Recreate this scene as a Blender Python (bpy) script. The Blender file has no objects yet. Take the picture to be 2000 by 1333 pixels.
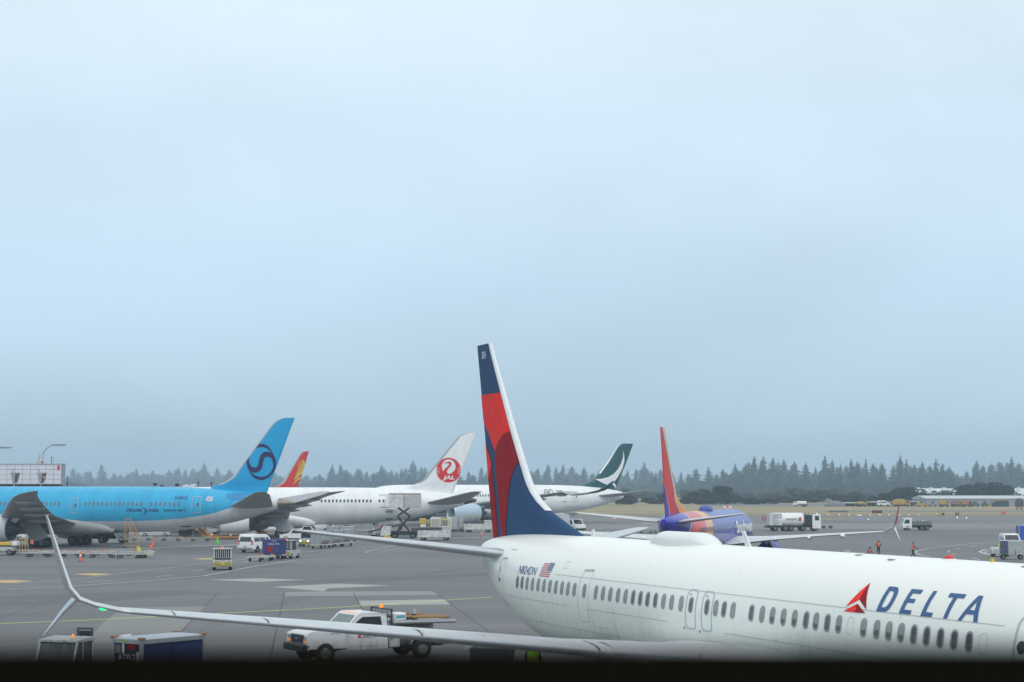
import bpy, bmesh, math, random
import numpy as np
from mathutils import Vector, Matrix, geometry
R = math.radians
S = bpy.context.scene
C = S.collection
random.seed(7)

# ---------------------------------------------------------------- camera, sky, sun, exposure
FPX, PITCH, CAMZ = 3610.55, 0.07835, 7.147
cam = bpy.data.cameras.new('camera')
cam.sensor_width = 36.0
cam.lens = FPX / 2000 * 36
cam.clip_start = 0.05
cam.clip_end = 12000
cam.dof.use_dof = True
cam.dof.focus_distance = 130
cam.dof.aperture_fstop = 6.2
camo = bpy.data.objects.new('camera', cam)
C.objects.link(camo)
camo.location = (0, 0, CAMZ)
camo.rotation_euler = (math.pi / 2 + PITCH, 0, 0)
S.camera = camo

SUN_EL, SUN_AZ = R(42), R(158)          # azimuth measured from +Y towards +X
W = bpy.data.worlds.new('World')
S.world = W
W.use_nodes = True
nt = W.node_tree
nt.nodes.clear()
def N(tree, kind, **kw):
    n = tree.nodes.new(kind)
    for k, v in kw.items():
        if k.startswith('in_'):
            key = k[3:]
            n.inputs[int(key) if key.isdigit() else key].default_value = v
        else:
            setattr(n, k, v)
    return n
def lk(tree, a, ao, b, bi):
    tree.links.new(a.outputs[ao], b.inputs[bi])
tc = N(nt, 'ShaderNodeTexCoord')
sep = N(nt, 'ShaderNodeSeparateXYZ')
lk(nt, tc, 'Generated', sep, 0)
ramp = N(nt, 'ShaderNodeValToRGB')
cr = ramp.color_ramp
cr.interpolation = 'LINEAR'
SKY = [(0.0, (.475, .635, .77)), (.03, (.505, .675, .815)), (.065, (.56, .735, .885)), (.105, (.61, .79, .95)), (.15, (.655, .83, .975)), (.20, (.70, .86, .985)), (.26, (.755, .885, .975)), (.42, (.87, .955, 1.0)), (1.0, (.99, 1.03, 1.05))]
for i, (p, c) in enumerate(SKY):
    e = cr.elements[i] if i < 2 else cr.elements.new(p)
    e.position = p
    e.color = (*c, 1)
lk(nt, sep, 'Z', ramp, 0)
# cloud deck seen in perspective: direction / (height + something)
add = N(nt, 'ShaderNodeMath', operation='ADD', in_1=.35)
mx = N(nt, 'ShaderNodeMath', operation='MAXIMUM', in_1=.02)
lk(nt, sep, 'Z', mx, 0)
lk(nt, mx, 0, add, 0)
dv = N(nt, 'ShaderNodeVectorMath', operation='DIVIDE')
cmb = N(nt, 'ShaderNodeCombineXYZ')
for i in range(3):
    lk(nt, add, 0, cmb, i)
lk(nt, tc, 'Generated', dv, 0)
lk(nt, cmb, 0, dv, 1)
nz = N(nt, 'ShaderNodeTexNoise', in_Scale=1.1, in_Detail=5.0, in_Roughness=.5, in_Distortion=.35)
mp = N(nt, 'ShaderNodeMapping')
mp.inputs['Location'].default_value = (18.96, 10.98, 6.16)
lk(nt, dv, 0, mp, 0)
lk(nt, mp, 0, nz, 'Vector')
mr = N(nt, 'ShaderNodeMapRange', in_1=.3, in_2=.72, in_3=.88, in_4=1.14)
lk(nt, nz, 'Fac', mr, 0)
mul = N(nt, 'ShaderNodeMix', data_type='RGBA', blend_type='MULTIPLY')
mul.inputs[0].default_value = 1.0
lk(nt, ramp, 0, mul, 6)
lk(nt, mr, 0, mul, 7)
sky = N(nt, 'ShaderNodeTexSky', sky_type='NISHITA', sun_disc=False, sun_elevation=SUN_EL, sun_rotation=SUN_AZ)
skm = N(nt, 'ShaderNodeMix', data_type='RGBA', blend_type='MULTIPLY')
skm.inputs[0].default_value = 1.0
skm.inputs[7].default_value = (.1, .1, .1, 1)
lk(nt, sky, 0, skm, 6)
cov = N(nt, 'ShaderNodeMix', data_type='RGBA')
cov.inputs[0].default_value = .93        # a closed overcast
lk(nt, skm, 2, cov, 6)
lk(nt, mul, 2, cov, 7)
bg = N(nt, 'ShaderNodeBackground', in_Strength=1.0)
lk(nt, cov, 2, bg, 0)
wo = N(nt, 'ShaderNodeOutputWorld')
lk(nt, bg, 0, wo, 0)

sl = bpy.data.lights.new('sun', 'SUN')
sl.energy = 1.15
sl.angle = R(35)
sl.color = (1, .97, .93)
so = bpy.data.objects.new('sun', sl)
C.objects.link(so)
sdir = Vector((math.sin(SUN_AZ) * math.cos(SUN_EL), math.cos(SUN_AZ) * math.cos(SUN_EL), math.sin(SUN_EL)))
so.rotation_euler = sdir.to_track_quat('Z', 'Y').to_euler()
so.location = (0, 0, 80)

S.render.engine = 'CYCLES'
S.cycles.use_denoising = True
S.cycles.max_bounces = 6
S.cycles.volume_bounces = 1
S.cycles.sample_clamp_indirect = 4
S.view_settings.view_transform = 'Standard'
S.view_settings.look = 'None'
S.view_settings.exposure = 0.0
S.view_settings.gamma = 1.0
S.view_settings.use_curve_mapping = False

# ---------------------------------------------------------------- terrain height and photo-to-ground helpers
GT = [(-500, 0), (60, 0), (110, -.25), (155, -.5), (200, -.7), (245, -.85), (300, -1.0), (340, -.9), (400, -.65), (520, -.6), (9000, -.6)]
def gz(y):
    for (a, za), (b, zb) in zip(GT, GT[1:]):
        if y <= b:
            t = max(0, min(1, (y - a) / (b - a)))
            return za + (zb - za) * t
    return GT[-1][1]
def ray(u, v):
    cx, cz = (u - 1000) / FPX, -(v - 666.5) / FPX
    return Vector((cx, math.cos(PITCH) - cz * math.sin(PITCH), math.sin(PITCH) + cz * math.cos(PITCH)))
def gp(u, v, h=0.0):
    """ground point (plus h) seen at photograph pixel u, v"""
    d = ray(u, v)
    z = 0
    for _ in range(30):
        t = (z + h - CAMZ) / d.z
        z = .5 * z + .5 * gz(d.y * t)
    t = (z + h - CAMZ) / d.z
    return Vector((d.x * t, d.y * t, z + h))
def at(u, D):
    """x of pixel column u at distance D"""
    return (u - 1000) / FPX * D
def on_plane(frame, u, v, Y):
    """where pixel u, v meets the plane y = Y of a local frame (x aft, y right, z up): returns x, z"""
    ox, oy, oz, phi = frame
    a = (math.cos(phi), math.sin(phi)); r = (-math.sin(phi), math.cos(phi))
    d = ray(u, v)
    o = (-ox, -oy)
    oy_, dy_ = o[0] * r[0] + o[1] * r[1], d.x * r[0] + d.y * r[1]
    t = (Y - oy_) / dy_
    return (o[0] * a[0] + o[1] * a[1] + t * (d.x * a[0] + d.y * a[1]), CAMZ + t * d.z - oz)

# ---------------------------------------------------------------- materials
MATS = {}
def mat(name, col, rough=.5, metal=0.0, var=.12, scale=3.0, spec=.5, emit=None, estr=1.0, stretch=None, coat=0.0):
    if name in MATS:
        return MATS[name]
    m = bpy.data.materials.new(name)
    m.use_nodes = True
    t = m.node_tree
    b = t.nodes['Principled BSDF']
    b.inputs['Base Color'].default_value = (*col, 1)
    b.inputs['Roughness'].default_value = rough
    b.inputs['Metallic'].default_value = metal
    b.inputs['Specular IOR Level'].default_value = spec
    b.inputs['Coat Weight'].default_value = coat
    if emit:
        b.inputs['Emission Color'].default_value = (*emit, 1)
        b.inputs['Emission Strength'].default_value = estr
    if var:
        c = N(t, 'ShaderNodeTexCoord')
        mpp = N(t, 'ShaderNodeMapping')
        if stretch:
            mpp.inputs['Scale'].default_value = stretch
        n = N(t, 'ShaderNodeTexNoise', in_Scale=scale, in_Detail=6.0, in_Roughness=.62)
        r = N(t, 'ShaderNodeMapRange', in_1=.3, in_2=.7, in_3=1 - var, in_4=1 + var)
        x = N(t, 'ShaderNodeMix', data_type='RGBA', blend_type='MULTIPLY')
        x.inputs[0].default_value = 1
        x.inputs[6].default_value = (*col, 1)
        lk(t, c, 'Object', mpp, 0); lk(t, mpp, 0, n, 'Vector'); lk(t, n, 'Fac', r, 0); lk(t, r, 0, x, 7); lk(t, x, 2, b, 'Base Color')
        r2 = N(t, 'ShaderNodeMapRange', in_1=.3, in_2=.7, in_3=max(.02, rough - .08), in_4=min(1, rough + .1))
        lk(t, n, 'Fac', r2, 0); lk(t, r2, 0, b, 'Roughness')
    MATS[name] = m
    return m

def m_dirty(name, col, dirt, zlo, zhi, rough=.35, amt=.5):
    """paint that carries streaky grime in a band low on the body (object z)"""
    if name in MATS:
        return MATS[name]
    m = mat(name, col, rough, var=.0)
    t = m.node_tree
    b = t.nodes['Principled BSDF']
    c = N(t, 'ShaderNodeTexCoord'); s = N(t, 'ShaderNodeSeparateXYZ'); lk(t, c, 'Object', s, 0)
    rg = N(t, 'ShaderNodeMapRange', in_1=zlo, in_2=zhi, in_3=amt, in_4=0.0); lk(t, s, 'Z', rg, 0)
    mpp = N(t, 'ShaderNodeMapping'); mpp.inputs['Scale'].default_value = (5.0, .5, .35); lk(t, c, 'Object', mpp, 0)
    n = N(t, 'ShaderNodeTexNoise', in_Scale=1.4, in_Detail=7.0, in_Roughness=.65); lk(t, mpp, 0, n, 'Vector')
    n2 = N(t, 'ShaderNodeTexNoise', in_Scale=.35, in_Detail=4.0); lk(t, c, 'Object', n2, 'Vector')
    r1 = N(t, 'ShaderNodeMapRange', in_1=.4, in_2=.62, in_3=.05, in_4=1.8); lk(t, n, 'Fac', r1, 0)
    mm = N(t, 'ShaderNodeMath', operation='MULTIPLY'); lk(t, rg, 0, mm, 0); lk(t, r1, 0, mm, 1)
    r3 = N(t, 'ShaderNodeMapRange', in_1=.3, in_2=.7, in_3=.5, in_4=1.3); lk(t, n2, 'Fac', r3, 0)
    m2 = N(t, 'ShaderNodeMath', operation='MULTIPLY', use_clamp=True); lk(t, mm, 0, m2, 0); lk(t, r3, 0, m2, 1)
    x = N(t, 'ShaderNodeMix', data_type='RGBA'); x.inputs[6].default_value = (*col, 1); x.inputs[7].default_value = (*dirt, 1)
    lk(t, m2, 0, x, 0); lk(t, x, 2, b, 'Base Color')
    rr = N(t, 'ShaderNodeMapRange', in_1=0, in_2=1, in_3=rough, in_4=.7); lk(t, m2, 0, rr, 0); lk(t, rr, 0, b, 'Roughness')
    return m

def m_bands(name, kx, kz, k2, stops, rough=.3):
    """paint in bands: constant ramp over s = kx*x + kz*z + k2*z*z (object space); stops = [(s, colour)], s from 0 to 60"""
    m = mat(name, stops[0][1], rough, var=0, coat=.3)
    t = m.node_tree
    b = t.nodes['Principled BSDF']
    c = N(t, 'ShaderNodeTexCoord'); s = N(t, 'ShaderNodeSeparateXYZ'); lk(t, c, 'Object', s, 0)
    a = N(t, 'ShaderNodeMath', operation='MULTIPLY', in_1=kx / 60); lk(t, s, 'X', a, 0)
    z2 = N(t, 'ShaderNodeMath', operation='MULTIPLY'); lk(t, s, 'Z', z2, 0); lk(t, s, 'Z', z2, 1)
    bz = N(t, 'ShaderNodeMath', operation='MULTIPLY_ADD', in_1=kz / 60); lk(t, s, 'Z', bz, 0); lk(t, a, 0, bz, 2)
    cz = N(t, 'ShaderNodeMath', operation='MULTIPLY_ADD', in_1=k2 / 60); lk(t, z2, 0, cz, 0); lk(t, bz, 0, cz, 2)
    r = N(t, 'ShaderNodeValToRGB'); r.color_ramp.interpolation = 'CONSTANT'
    for i, (p, col) in enumerate(stops):
        e = r.color_ramp.elements[i] if i < 2 else r.color_ramp.elements.new(p / 60)
        e.position = p / 60; e.color = (*col, 1)
    lk(t, cz, 0, r, 0); lk(t, r, 0, b, 'Base Color')
    return m

def m_split(name, curve, top, bottom, rough=.3):
    """two-tone paint: top colour above the curve z(x), bottom colour under it"""
    m = mat(name, top, rough, var=0, spec=.4)
    t = m.node_tree
    b = t.nodes['Principled BSDF']
    c = N(t, 'ShaderNodeTexCoord'); s = N(t, 'ShaderNodeSeparateXYZ'); lk(t, c, 'Object', s, 0)
    fx = N(t, 'ShaderNodeMapRange', in_1=0, in_2=70, in_3=0, in_4=1); lk(t, s, 'X', fx, 0)
    fc = N(t, 'ShaderNodeFloatCurve')
    cu = fc.mapping.curves[0]
    pts = [(x / 70, z / 10) for x, z in curve]
    cu.points[0].location = pts[0]; cu.points[1].location = pts[-1]
    for p in pts[1:-1]:
        cu.points.new(*p)
    fc.mapping.update()
    lk(t, fx, 0, fc, 'Value')
    sz = N(t, 'ShaderNodeMath', operation='MULTIPLY', in_1=.1); lk(t, s, 'Z', sz, 0)
    g = N(t, 'ShaderNodeMath', operation='GREATER_THAN'); lk(t, sz, 0, g, 0); lk(t, fc, 0, g, 1)
    x = N(t, 'ShaderNodeMix', data_type='RGBA'); x.inputs[6].default_value = (*bottom, 1); x.inputs[7].default_value = (*top, 1)
    n = N(t, 'ShaderNodeTexNoise', in_Scale=.5, in_Detail=6.0, in_Roughness=.6); mq = N(t, 'ShaderNodeMapping'); mq.inputs['Scale'].default_value = (1.6, .3, .25)
    lk(t, c, 'Object', mq, 0); lk(t, mq, 0, n, 'Vector')
    r = N(t, 'ShaderNodeMapRange', in_1=.3, in_2=.7, in_3=.88, in_4=1.08); lk(t, n, 'Fac', r, 0)
    y = N(t, 'ShaderNodeMix', data_type='RGBA', blend_type='MULTIPLY'); y.inputs[0].default_value = 1; lk(t, x, 2, y, 6); lk(t, r, 0, y, 7)
    lk(t, g, 0, x, 0); lk(t, y, 2, b, 'Base Color')
    return m

white = mat('white_paint', (.76, .78, .78), .38, var=.05)
ltgrey = mat('light_grey_paint', (.42, .44, .45), .45, var=.08)
midgrey = mat('mid_grey_paint', (.22, .23, .25), .5)
dkgrey = mat('dark_grey_metal', (.06, .065, .075), .5)
black = mat('black_rubber', (.018, .018, .02), .75)
blackp = mat('black_paint', (.02, .022, .028), .4)
alu = mat('brushed_aluminium', (.62, .64, .66), .32, metal=.85, var=.1)
steel = mat('dull_steel', (.36, .37, .38), .45, metal=.6, var=.18)
glass = mat('dark_glass', (.02, .03, .035), .08, var=0, spec=.8)
glass2 = mat('grey_window_glass', (.07, .08, .10), .15, var=0)
yellow = mat('yellow_paint', (.62, .42, .05), .5, var=.15)
orange = mat('orange_paint', (.75, .22, .03), .5)
amber = mat('amber_lens', (.8, .25, .02), .3, var=0, emit=(1, .35, .03), estr=.5)
redl = mat('red_lens', (.6, .03, .03), .3, var=0)
cone_o = mat('cone_orange', (.85, .12, .04), .55, var=.05)
cone_g = mat('cone_green', (.12, .75, .05), .55, var=.05)
navyc = mat('navy_curtain', (.014, .034, .12), .7, var=.25, scale=2)
worn_white = mat('scuffed_white_paint', (.58, .59, .57), .5, var=.32, scale=2.5)
gse_white = mat('equipment_white', (.44, .46, .45), .5, var=.3, scale=4)
hose = mat('ochre_hose', (.30, .15, .04), .7)

# ---------------------------------------------------------------- mesh building
class MB:
    def __init__(s):
        s.v = []; s.f = []; s.m = []; s.sm = []
    def add(s, verts, faces, m=0, smooth=False):
        o = len(s.v)
        s.v += [tuple(p) for p in verts]
        s.f += [tuple(i + o for i in f) for f in faces]
        s.m += [m] * len(faces); s.sm += [smooth] * len(faces)
        return s
    def box(s, x0, x1, y0, y1, z0, z1, m=0, tf=None):
        v = [(x, y, z) for z in (z0, z1) for x, y in ((x0, y0), (x1, y0), (x1, y1), (x0, y1))]
        if tf: v = [tf @ Vector(p) for p in v]
        return s.add(v, [(3, 2, 1, 0), (4, 5, 6, 7), (0, 1, 5, 4), (1, 2, 6, 5), (2, 3, 7, 6), (3, 0, 4, 7)], m)
    def prism(s, poly, a, b, axis='y', m=0):
        """poly = list of 2D points; extruded along axis from a to b"""
        n = len(poly)
        def P(p, t):
            return {'y': (p[0], t, p[1]), 'x': (t, p[0], p[1]), 'z': (p[0], p[1], t)}[axis]
        v = [P(p, a) for p in poly] + [P(p, b) for p in poly]
        tri = geometry.tessellate_polygon([[Vector((p[0], p[1], 0)) for p in poly]])
        f = [tuple(t) for t in tri] + [tuple(i + n for i in reversed(t)) for t in tri] + [(i, (i + 1) % n, (i + 1) % n + n, i + n) for i in range(n)]
        return s.add(v, f, m)
    def cyl(s, p0, p1, r0, r1=None, n=12, m=0, cap=True, smooth=True):
        r1 = r0 if r1 is None else r1
        p0, p1 = Vector(p0), Vector(p1)
        d = (p1 - p0).normalized()
        a = d.orthogonal().normalized(); b = d.cross(a)
        v = []
        for p, r in ((p0, r0), (p1, r1)):
            v += [p + (a * math.cos(2 * math.pi * i / n) + b * math.sin(2 * math.pi * i / n)) * r for i in range(n)]
        s.add(v, [(i, (i + 1) % n, (i + 1) % n + n, i + n) for i in range(n)], m, smooth)
        if cap:
            s.add(v, [tuple(range(n - 1, -1, -1)), tuple(range(n, 2 * n))], m)
        return s
    def tube(s, path, r, n=8, m=0):
        path = [Vector(p) for p in path]
        for a, b in zip(path, path[1:]):
            s.cyl(a, b, r, n=n, m=m)
        return s
    def lathe(s, prof, o=(0, 0, 0), axis='x', n=24, m=0, smooth=True, ang=(0, 360)):
        """prof = [(t, r)] along the axis"""
        full = ang == (0, 360)
        k = n if full else n + 1
        v = []
        for t, r in prof:
            for i in range(k):
                a = R(ang[0] + (ang[1] - ang[0]) * i / n)
                c, q = r * math.cos(a), r * math.sin(a)
                p = {'x': (t, c, q), 'y': (c, t, q), 'z': (c, q, t)}[axis]
                v.append((p[0] + o[0], p[1] + o[1], p[2] + o[2]))
        f = []
        for j in range(len(prof) - 1):
            for i in range(n):
                i2 = (i + 1) % k
                f.append((j * k + i, j * k + i2, (j + 1) * k + i2, (j + 1) * k + i))
        return s.add(v, f, m, smooth)
    def rings(s, rings, m=0, closed=True, cap=True, smooth=True):
        k = len(rings[0]); v = [p for r in rings for p in r]; f = []
        for j in range(len(rings) - 1):
            for i in range(k if closed else k - 1):
                i2 = (i + 1) % k
                f.append((j * k + i, j * k + i2, (j + 1) * k + i2, (j + 1) * k + i))
        s.add(v, f, m, smooth)
        if cap:
            s.add(rings[0], [tuple(range(k))], m); s.add(rings[-1], [tuple(range(k))], m)
        return s
    def ell(s, c, rx, ry, rz, m=0, n=12, h=8, zmin=-1):
        prof = []
        for j in range(h + 1):
            a = math.pi * j / h
            prof.append((-math.cos(a), math.sin(a)))
        v = []
        for t, r in prof:
            t = max(t, zmin)
            for i in range(n):
                a = 2 * math.pi * i / n
                v.append((c[0] + rx * r * math.cos(a), c[1] + ry * r * math.sin(a), c[2] + rz * t))
        f = [(j * n + i, j * n + (i + 1) % n, (j + 1) * n + (i + 1) % n, (j + 1) * n + i) for j in range(h) for i in range(n)]
        return s.add(v, f, m, True)
    def build(s, name, mats, parent=None, bevel=0.0, fix=True, weld=False):
        me = bpy.data.meshes.new(name)
        me.from_pydata(s.v, [], s.f)
        if not isinstance(mats, (list, tuple)): mats = [mats]
        for q in mats: me.materials.append(q)
        for p, mi, sm in zip(me.polygons, s.m, s.sm):
            p.material_index = mi; p.use_smooth = sm
        if bevel or fix or weld:
            bm = bmesh.new(); bm.from_mesh(me)
            if weld: bmesh.ops.remove_doubles(bm, verts=bm.verts, dist=1e-4)
            if bevel:
                bmesh.ops.remove_doubles(bm, verts=bm.verts, dist=1e-4)
                es = [e for e in bm.edges if len(e.link_faces) == 2 and e.calc_face_angle(0) > R(35) and not any(f.smooth for f in e.link_faces)]
                bmesh.ops.bevel(bm, geom=es, offset=bevel, segments=1, affect='EDGES', clamp_overlap=True)
            bmesh.ops.recalc_face_normals(bm, faces=bm.faces)
            bm.to_mesh(me); bm.free()
        o = bpy.data.objects.new(name, me)
        C.objects.link(o)
        if parent: o.parent = parent
        return o

def tag(o, label=None, cat=None, group=None, kind=None):
    if label: o['label'] = label
    if cat: o['category'] = cat
    if group: o['group'] = group
    if kind: o['kind'] = kind
    return o
def thing(name, label, cat, loc=(0, 0, 0), rz=0.0, group=None):
    o = bpy.data.objects.new(name, None)
    C.objects.link(o)
    o.empty_display_size = .5
    o.location = loc; o.rotation_euler = (0, 0, rz)
    return tag(o, label, cat, group)
def copy_tree(o, parent=None):
    c = o.copy(); C.objects.link(c)
    if parent is not None: c.parent = parent
    for ch in list(KIDS(o)): copy_tree(ch, c)
    return c
def KIDS(o):
    return [x for x in list(o.children)]
def place_copy(src, loc, rz, label, group=None):
    c = copy_tree(src)
    c.location = loc; c.rotation_euler = (0, 0, rz)
    c['label'] = label
    if group: c['group'] = group
    return c

def tri2d(polys, step=None):
    """triangulate 2D polygons (even-odd), with interior grid points when step is given; returns verts, tris"""
    V = []; E = []
    for poly in polys:
        o = len(V); n = len(poly)
        pts = []
        for i in range(n):
            a, b = poly[i], poly[(i + 1) % n]
            k = max(1, int(math.hypot(b[0] - a[0], b[1] - a[1]) / step)) if step else 1
            pts += [(a[0] + (b[0] - a[0]) * j / k, a[1] + (b[1] - a[1]) * j / k) for j in range(k)]
        V += pts
        E += [(o + i, o + (i + 1) % len(pts)) for i in range(len(pts))]
    def inside(x, y):
        c = False
        for poly in polys:
            n = len(poly)
            for i in range(n):
                x1, y1 = poly[i]; x2, y2 = poly[(i + 1) % n]
                if (y1 > y) != (y2 > y) and x < (x2 - x1) * (y - y1) / (y2 - y1) + x1: c = not c
        return c
    if step:
        xs = [p[0] for p in V]; ys = [p[1] for p in V]
        x = min(xs) + step / 2
        while x < max(xs):
            y = min(ys) + step / 2
            while y < max(ys):
                if inside(x, y): V.append((x, y))
                y += step
            x += step
    r = geometry.delaunay_2d_cdt([Vector(p) for p in V], E, [], 0, 1e-5)
    vv = [(p.x, p.y) for p in r[0]]
    tr = []
    for t in r[2]:
        cx = sum(vv[i][0] for i in t) / 3; cy = sum(vv[i][1] for i in t) / 3
        if inside(cx, cy): tr.append(tuple(t))
    return vv, tr
def drape(name, polys, fn, m, parent, step=None, mb=None, mi=0):
    """lay flat 2D shapes on a surface: fn(x, z) -> 3D point"""
    vv, tr = tri2d(polys, step)
    b = mb or MB()
    b.add([fn(*p) for p in vv], tr, mi)
    if mb: return mb
    return b.build(name, m, parent, fix=False)
def rrect(cx, cy, w, h, r, n=4):
    p = []
    for sx, sy, a0 in ((1, 1, 0), (-1, 1, 90), (-1, -1, 180), (1, -1, 270)):
        for i in range(n + 1):
            a = R(a0 + 90 * i / n)
            p.append((cx + sx * (w / 2 - r) + r * math.cos(a), cy + sy * (h / 2 - r) + r * math.sin(a)))
    return p
def circ(cx, cy, r, n=32, a0=0, a1=360):
    return [(cx + r * math.cos(R(a0 + (a1 - a0) * i / n)), cy + r * math.sin(R(a0 + (a1 - a0) * i / n))) for i in range(n)]
def stroke(pts, ws):
    """polygon of a stroke of varying width"""
    P = [Vector(p) for p in pts]
    # Catmull-Rom refine
    Q = []; WW = []
    for i in range(len(P) - 1):
        p0 = P[max(0, i - 1)]; p1 = P[i]; p2 = P[i + 1]; p3 = P[min(len(P) - 1, i + 2)]
        for k in range(4):
            t = k / 4
            Q.append(.5 * ((2 * p1) + (p2 - p0) * t + (2 * p0 - 5 * p1 + 4 * p2 - p3) * t * t + (3 * p1 - p0 - 3 * p2 + p3) * t ** 3))
            WW.append(ws[i] * (1 - t) + ws[i + 1] * t)
    Q.append(P[-1]); WW.append(ws[-1])
    L = []; Rr = []
    for i, q in enumerate(Q):
        d = (Q[min(i + 1, len(Q) - 1)] - Q[max(i - 1, 0)]).normalized()
        n = Vector((-d.y, d.x))
        L.append(q + n * WW[i] / 2); Rr.append(q - n * WW[i] / 2)
    return [(p.x, p.y) for p in L + Rr[::-1]]
def text_tris(s, size, bold=.0, shear=0.0, space=1.0, step=None):
    cu = bpy.data.curves.new('t', 'FONT')
    cu.body = s; cu.size = size; cu.offset = bold; cu.shear = shear; cu.space_character = space
    cu.resolution_u = 3
    o = bpy.data.objects.new('t', cu)
    C.objects.link(o)
    dg = bpy.context.evaluated_depsgraph_get()
    me = bpy.data.meshes.new_from_object(o.evaluated_get(dg))
    bm = bmesh.new(); bm.from_mesh(me)
    bmesh.ops.triangulate(bm, faces=bm.faces)
    if step:
        for _ in range(4):
            es = [e for e in bm.edges if e.calc_length() > step]
            if not es: break
            bmesh.ops.subdivide_edges(bm, edges=es, cuts=1)
            bmesh.ops.triangulate(bm, faces=bm.faces)
    v = [(p.co.x, p.co.y) for p in bm.verts]; f = [tuple(x.index for x in q.verts) for q in bm.faces]
    bm.free()
    C.objects.unlink(o); bpy.data.objects.remove(o); bpy.data.curves.remove(cu); bpy.data.meshes.remove(me)
    return v, f
def lettering(name, s, fn, m, parent, width=None, height=1.0, **kw):
    """text scaled to a width and cap height, laid through fn(x, y) with x from 0 to width"""
    v, f = text_tris(s, 1.0, **kw)
    x0 = min(p[0] for p in v); x1 = max(p[0] for p in v); y1 = max(p[1] for p in v); y0 = min(0, min(p[1] for p in v))
    cap = .727 if any(ch.isupper() or ch.isdigit() for ch in s) else .55
    sx = (width / (x1 - x0)) if width else height / cap
    b = MB()
    b.add([fn((p[0] - x0) * sx, p[1] * height / cap) for p in v], f)
    return b.build(name, m, parent, fix=False)
# ---------------------------------------------------------------- ground
def m_apron():
    m = bpy.data.materials.new('apron_concrete'); m.use_nodes = True
    t = m.node_tree; b = t.nodes['Principled BSDF']
    c = N(t, 'ShaderNodeTexCoord')
    def noise(scale, st, det=6, ro=.6):
        mp_ = N(t, 'ShaderNodeMapping'); mp_.inputs['Scale'].default_value = st
        n = N(t, 'ShaderNodeTexNoise', in_Scale=scale, in_Detail=det, in_Roughness=ro)
        lk(t, c, 'Object', mp_, 0); lk(t, mp_, 0, n, 'Vector'); return n
    a = noise(.02, (1, 1, 1), 6, .55)          # broad patches
    s = noise(.25, (.12, 1, 1), 6, .65)        # long wiped streaks
    f = noise(6.0, (1, 1, 1), 4, .7)           # aggregate
    s2 = noise(.09, (.25, 1.2, 1), 8, .7)
    def mr_(n, lo, hi, a0=.3, a1=.7):
        r = N(t, 'ShaderNodeMapRange', in_1=a0, in_2=a1, in_3=lo, in_4=hi); lk(t, n, 'Fac', r, 0); return r
    r1, r2, r3, r4 = mr_(a, .86, 1.16), mr_(s, .80, 1.2), mr_(f, .88, 1.12), mr_(s2, .85, 1.15)
    def mulm(x, y):
        q = N(t, 'ShaderNodeMath', operation='MULTIPLY'); lk(t, x, 0, q, 0); lk(t, y, 0, q, 1); return q
    q = mulm(mulm(r1, r2), mulm(r3, r4))
    x = N(t, 'ShaderNodeMix', data_type='RGBA', blend_type='MULTIPLY'); x.inputs[0].default_value = 1
    x.inputs[6].default_value = (.130, .132, .135, 1)
    lk(t, q, 0, x, 7); lk(t, x, 2, b, 'Base Color')
    rr = mr_(s, .62, .85); lk(t, rr, 0, b, 'Roughness')
    bm_ = N(t, 'ShaderNodeBump', in_Strength=.15, in_Distance=.01); lk(t, f, 'Fac', bm_, 'Height'); lk(t, bm_, 0, b, 'Normal')
    return m
ys = [-60, 0, 30, 60, 85, 110, 132, 155, 178, 200, 222, 245, 272, 300, 320, 340, 370, 400, 460, 520, 700, 1200, 2500, 4500]
xs = [-3500, -1200, -500, -250, -120, -60, -30, 0, 30, 60, 120, 250, 500, 1200, 3500]
b = MB()
b.add([(x, y, gz(y)) for y in ys for x in xs], [(j * len(xs) + i, j * len(xs) + i + 1, (j + 1) * len(xs) + i + 1, (j + 1) * len(xs) + i) for j in range(len(ys) - 1) for i in range(len(xs) - 1)])
ground = tag(b.build('ground', m_apron(), fix=False), kind='structure')

def ground_patch(name, px, m, h=.004, kind='structure', label=None, cat=None):
    """flat patch on the ground given by photograph pixels along its outline; long sides are subdivided to follow the ground"""
    w = [gp(*p) for p in px]
    q = [(p.x, p.y) for p in w]
    yb = sorted(set([y for y in ys if min(a[1] for a in q) < y < max(a[1] for a in q)]))
    V = []; 
    poly = []
    n = len(q)
    for i in range(n):
        a, c = q[i], q[(i + 1) % n]
        poly.append(a)
        cuts = sorted([(y - a[1]) / (c[1] - a[1]) for y in yb if (a[1] - y) * (c[1] - y) < 0]) if c[1] != a[1] else []
        poly += [(a[0] + (c[0] - a[0]) * t, y_) for t in cuts for y_ in [a[1] + (c[1] - a[1]) * t]]
    V, T = tri2d([poly])
    mb = MB().add([(x, y, gz(y) + h) for x, y in V], T)
    o = mb.build(name, m, fix=False)
    return o
def ground_line(name, px, wid, m, h=.008, dash=None):
    w = [gp(*p) for p in px]
    mb = MB()
    for a, c in zip(w, w[1:]):
        d = Vector((c.x - a.x, c.y - a.y)); L = d.length; d.normalize(); q = Vector((-d.y, d.x)) * wid / 2
        s = 0.0
        segs = []
        if dash:
            while s < L: segs.append((s, min(L, s + dash[0]))); s += dash[0] + dash[1]
        else:
            segs = [(0, L)]
        for s0, s1 in segs:
            k = max(1, int((s1 - s0) / 8))
            for i in range(k):
                pp = []
                for s_, sg in ((s0 + (s1 - s0) * i / k, -1), (s0 + (s1 - s0) * (i + 1) / k, -1), (s0 + (s1 - s0) * (i + 1) / k, 1), (s0 + (s1 - s0) * i / k, 1)):
                    x, y = a.x + d.x * s_ + q.x * sg, a.y + d.y * s_ + q.y * sg
                    pp.append((x, y, gz(y) + h))
                mb.add(pp, [(0, 1, 2, 3)])
    return mb.build(name, m, fix=False)
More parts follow.
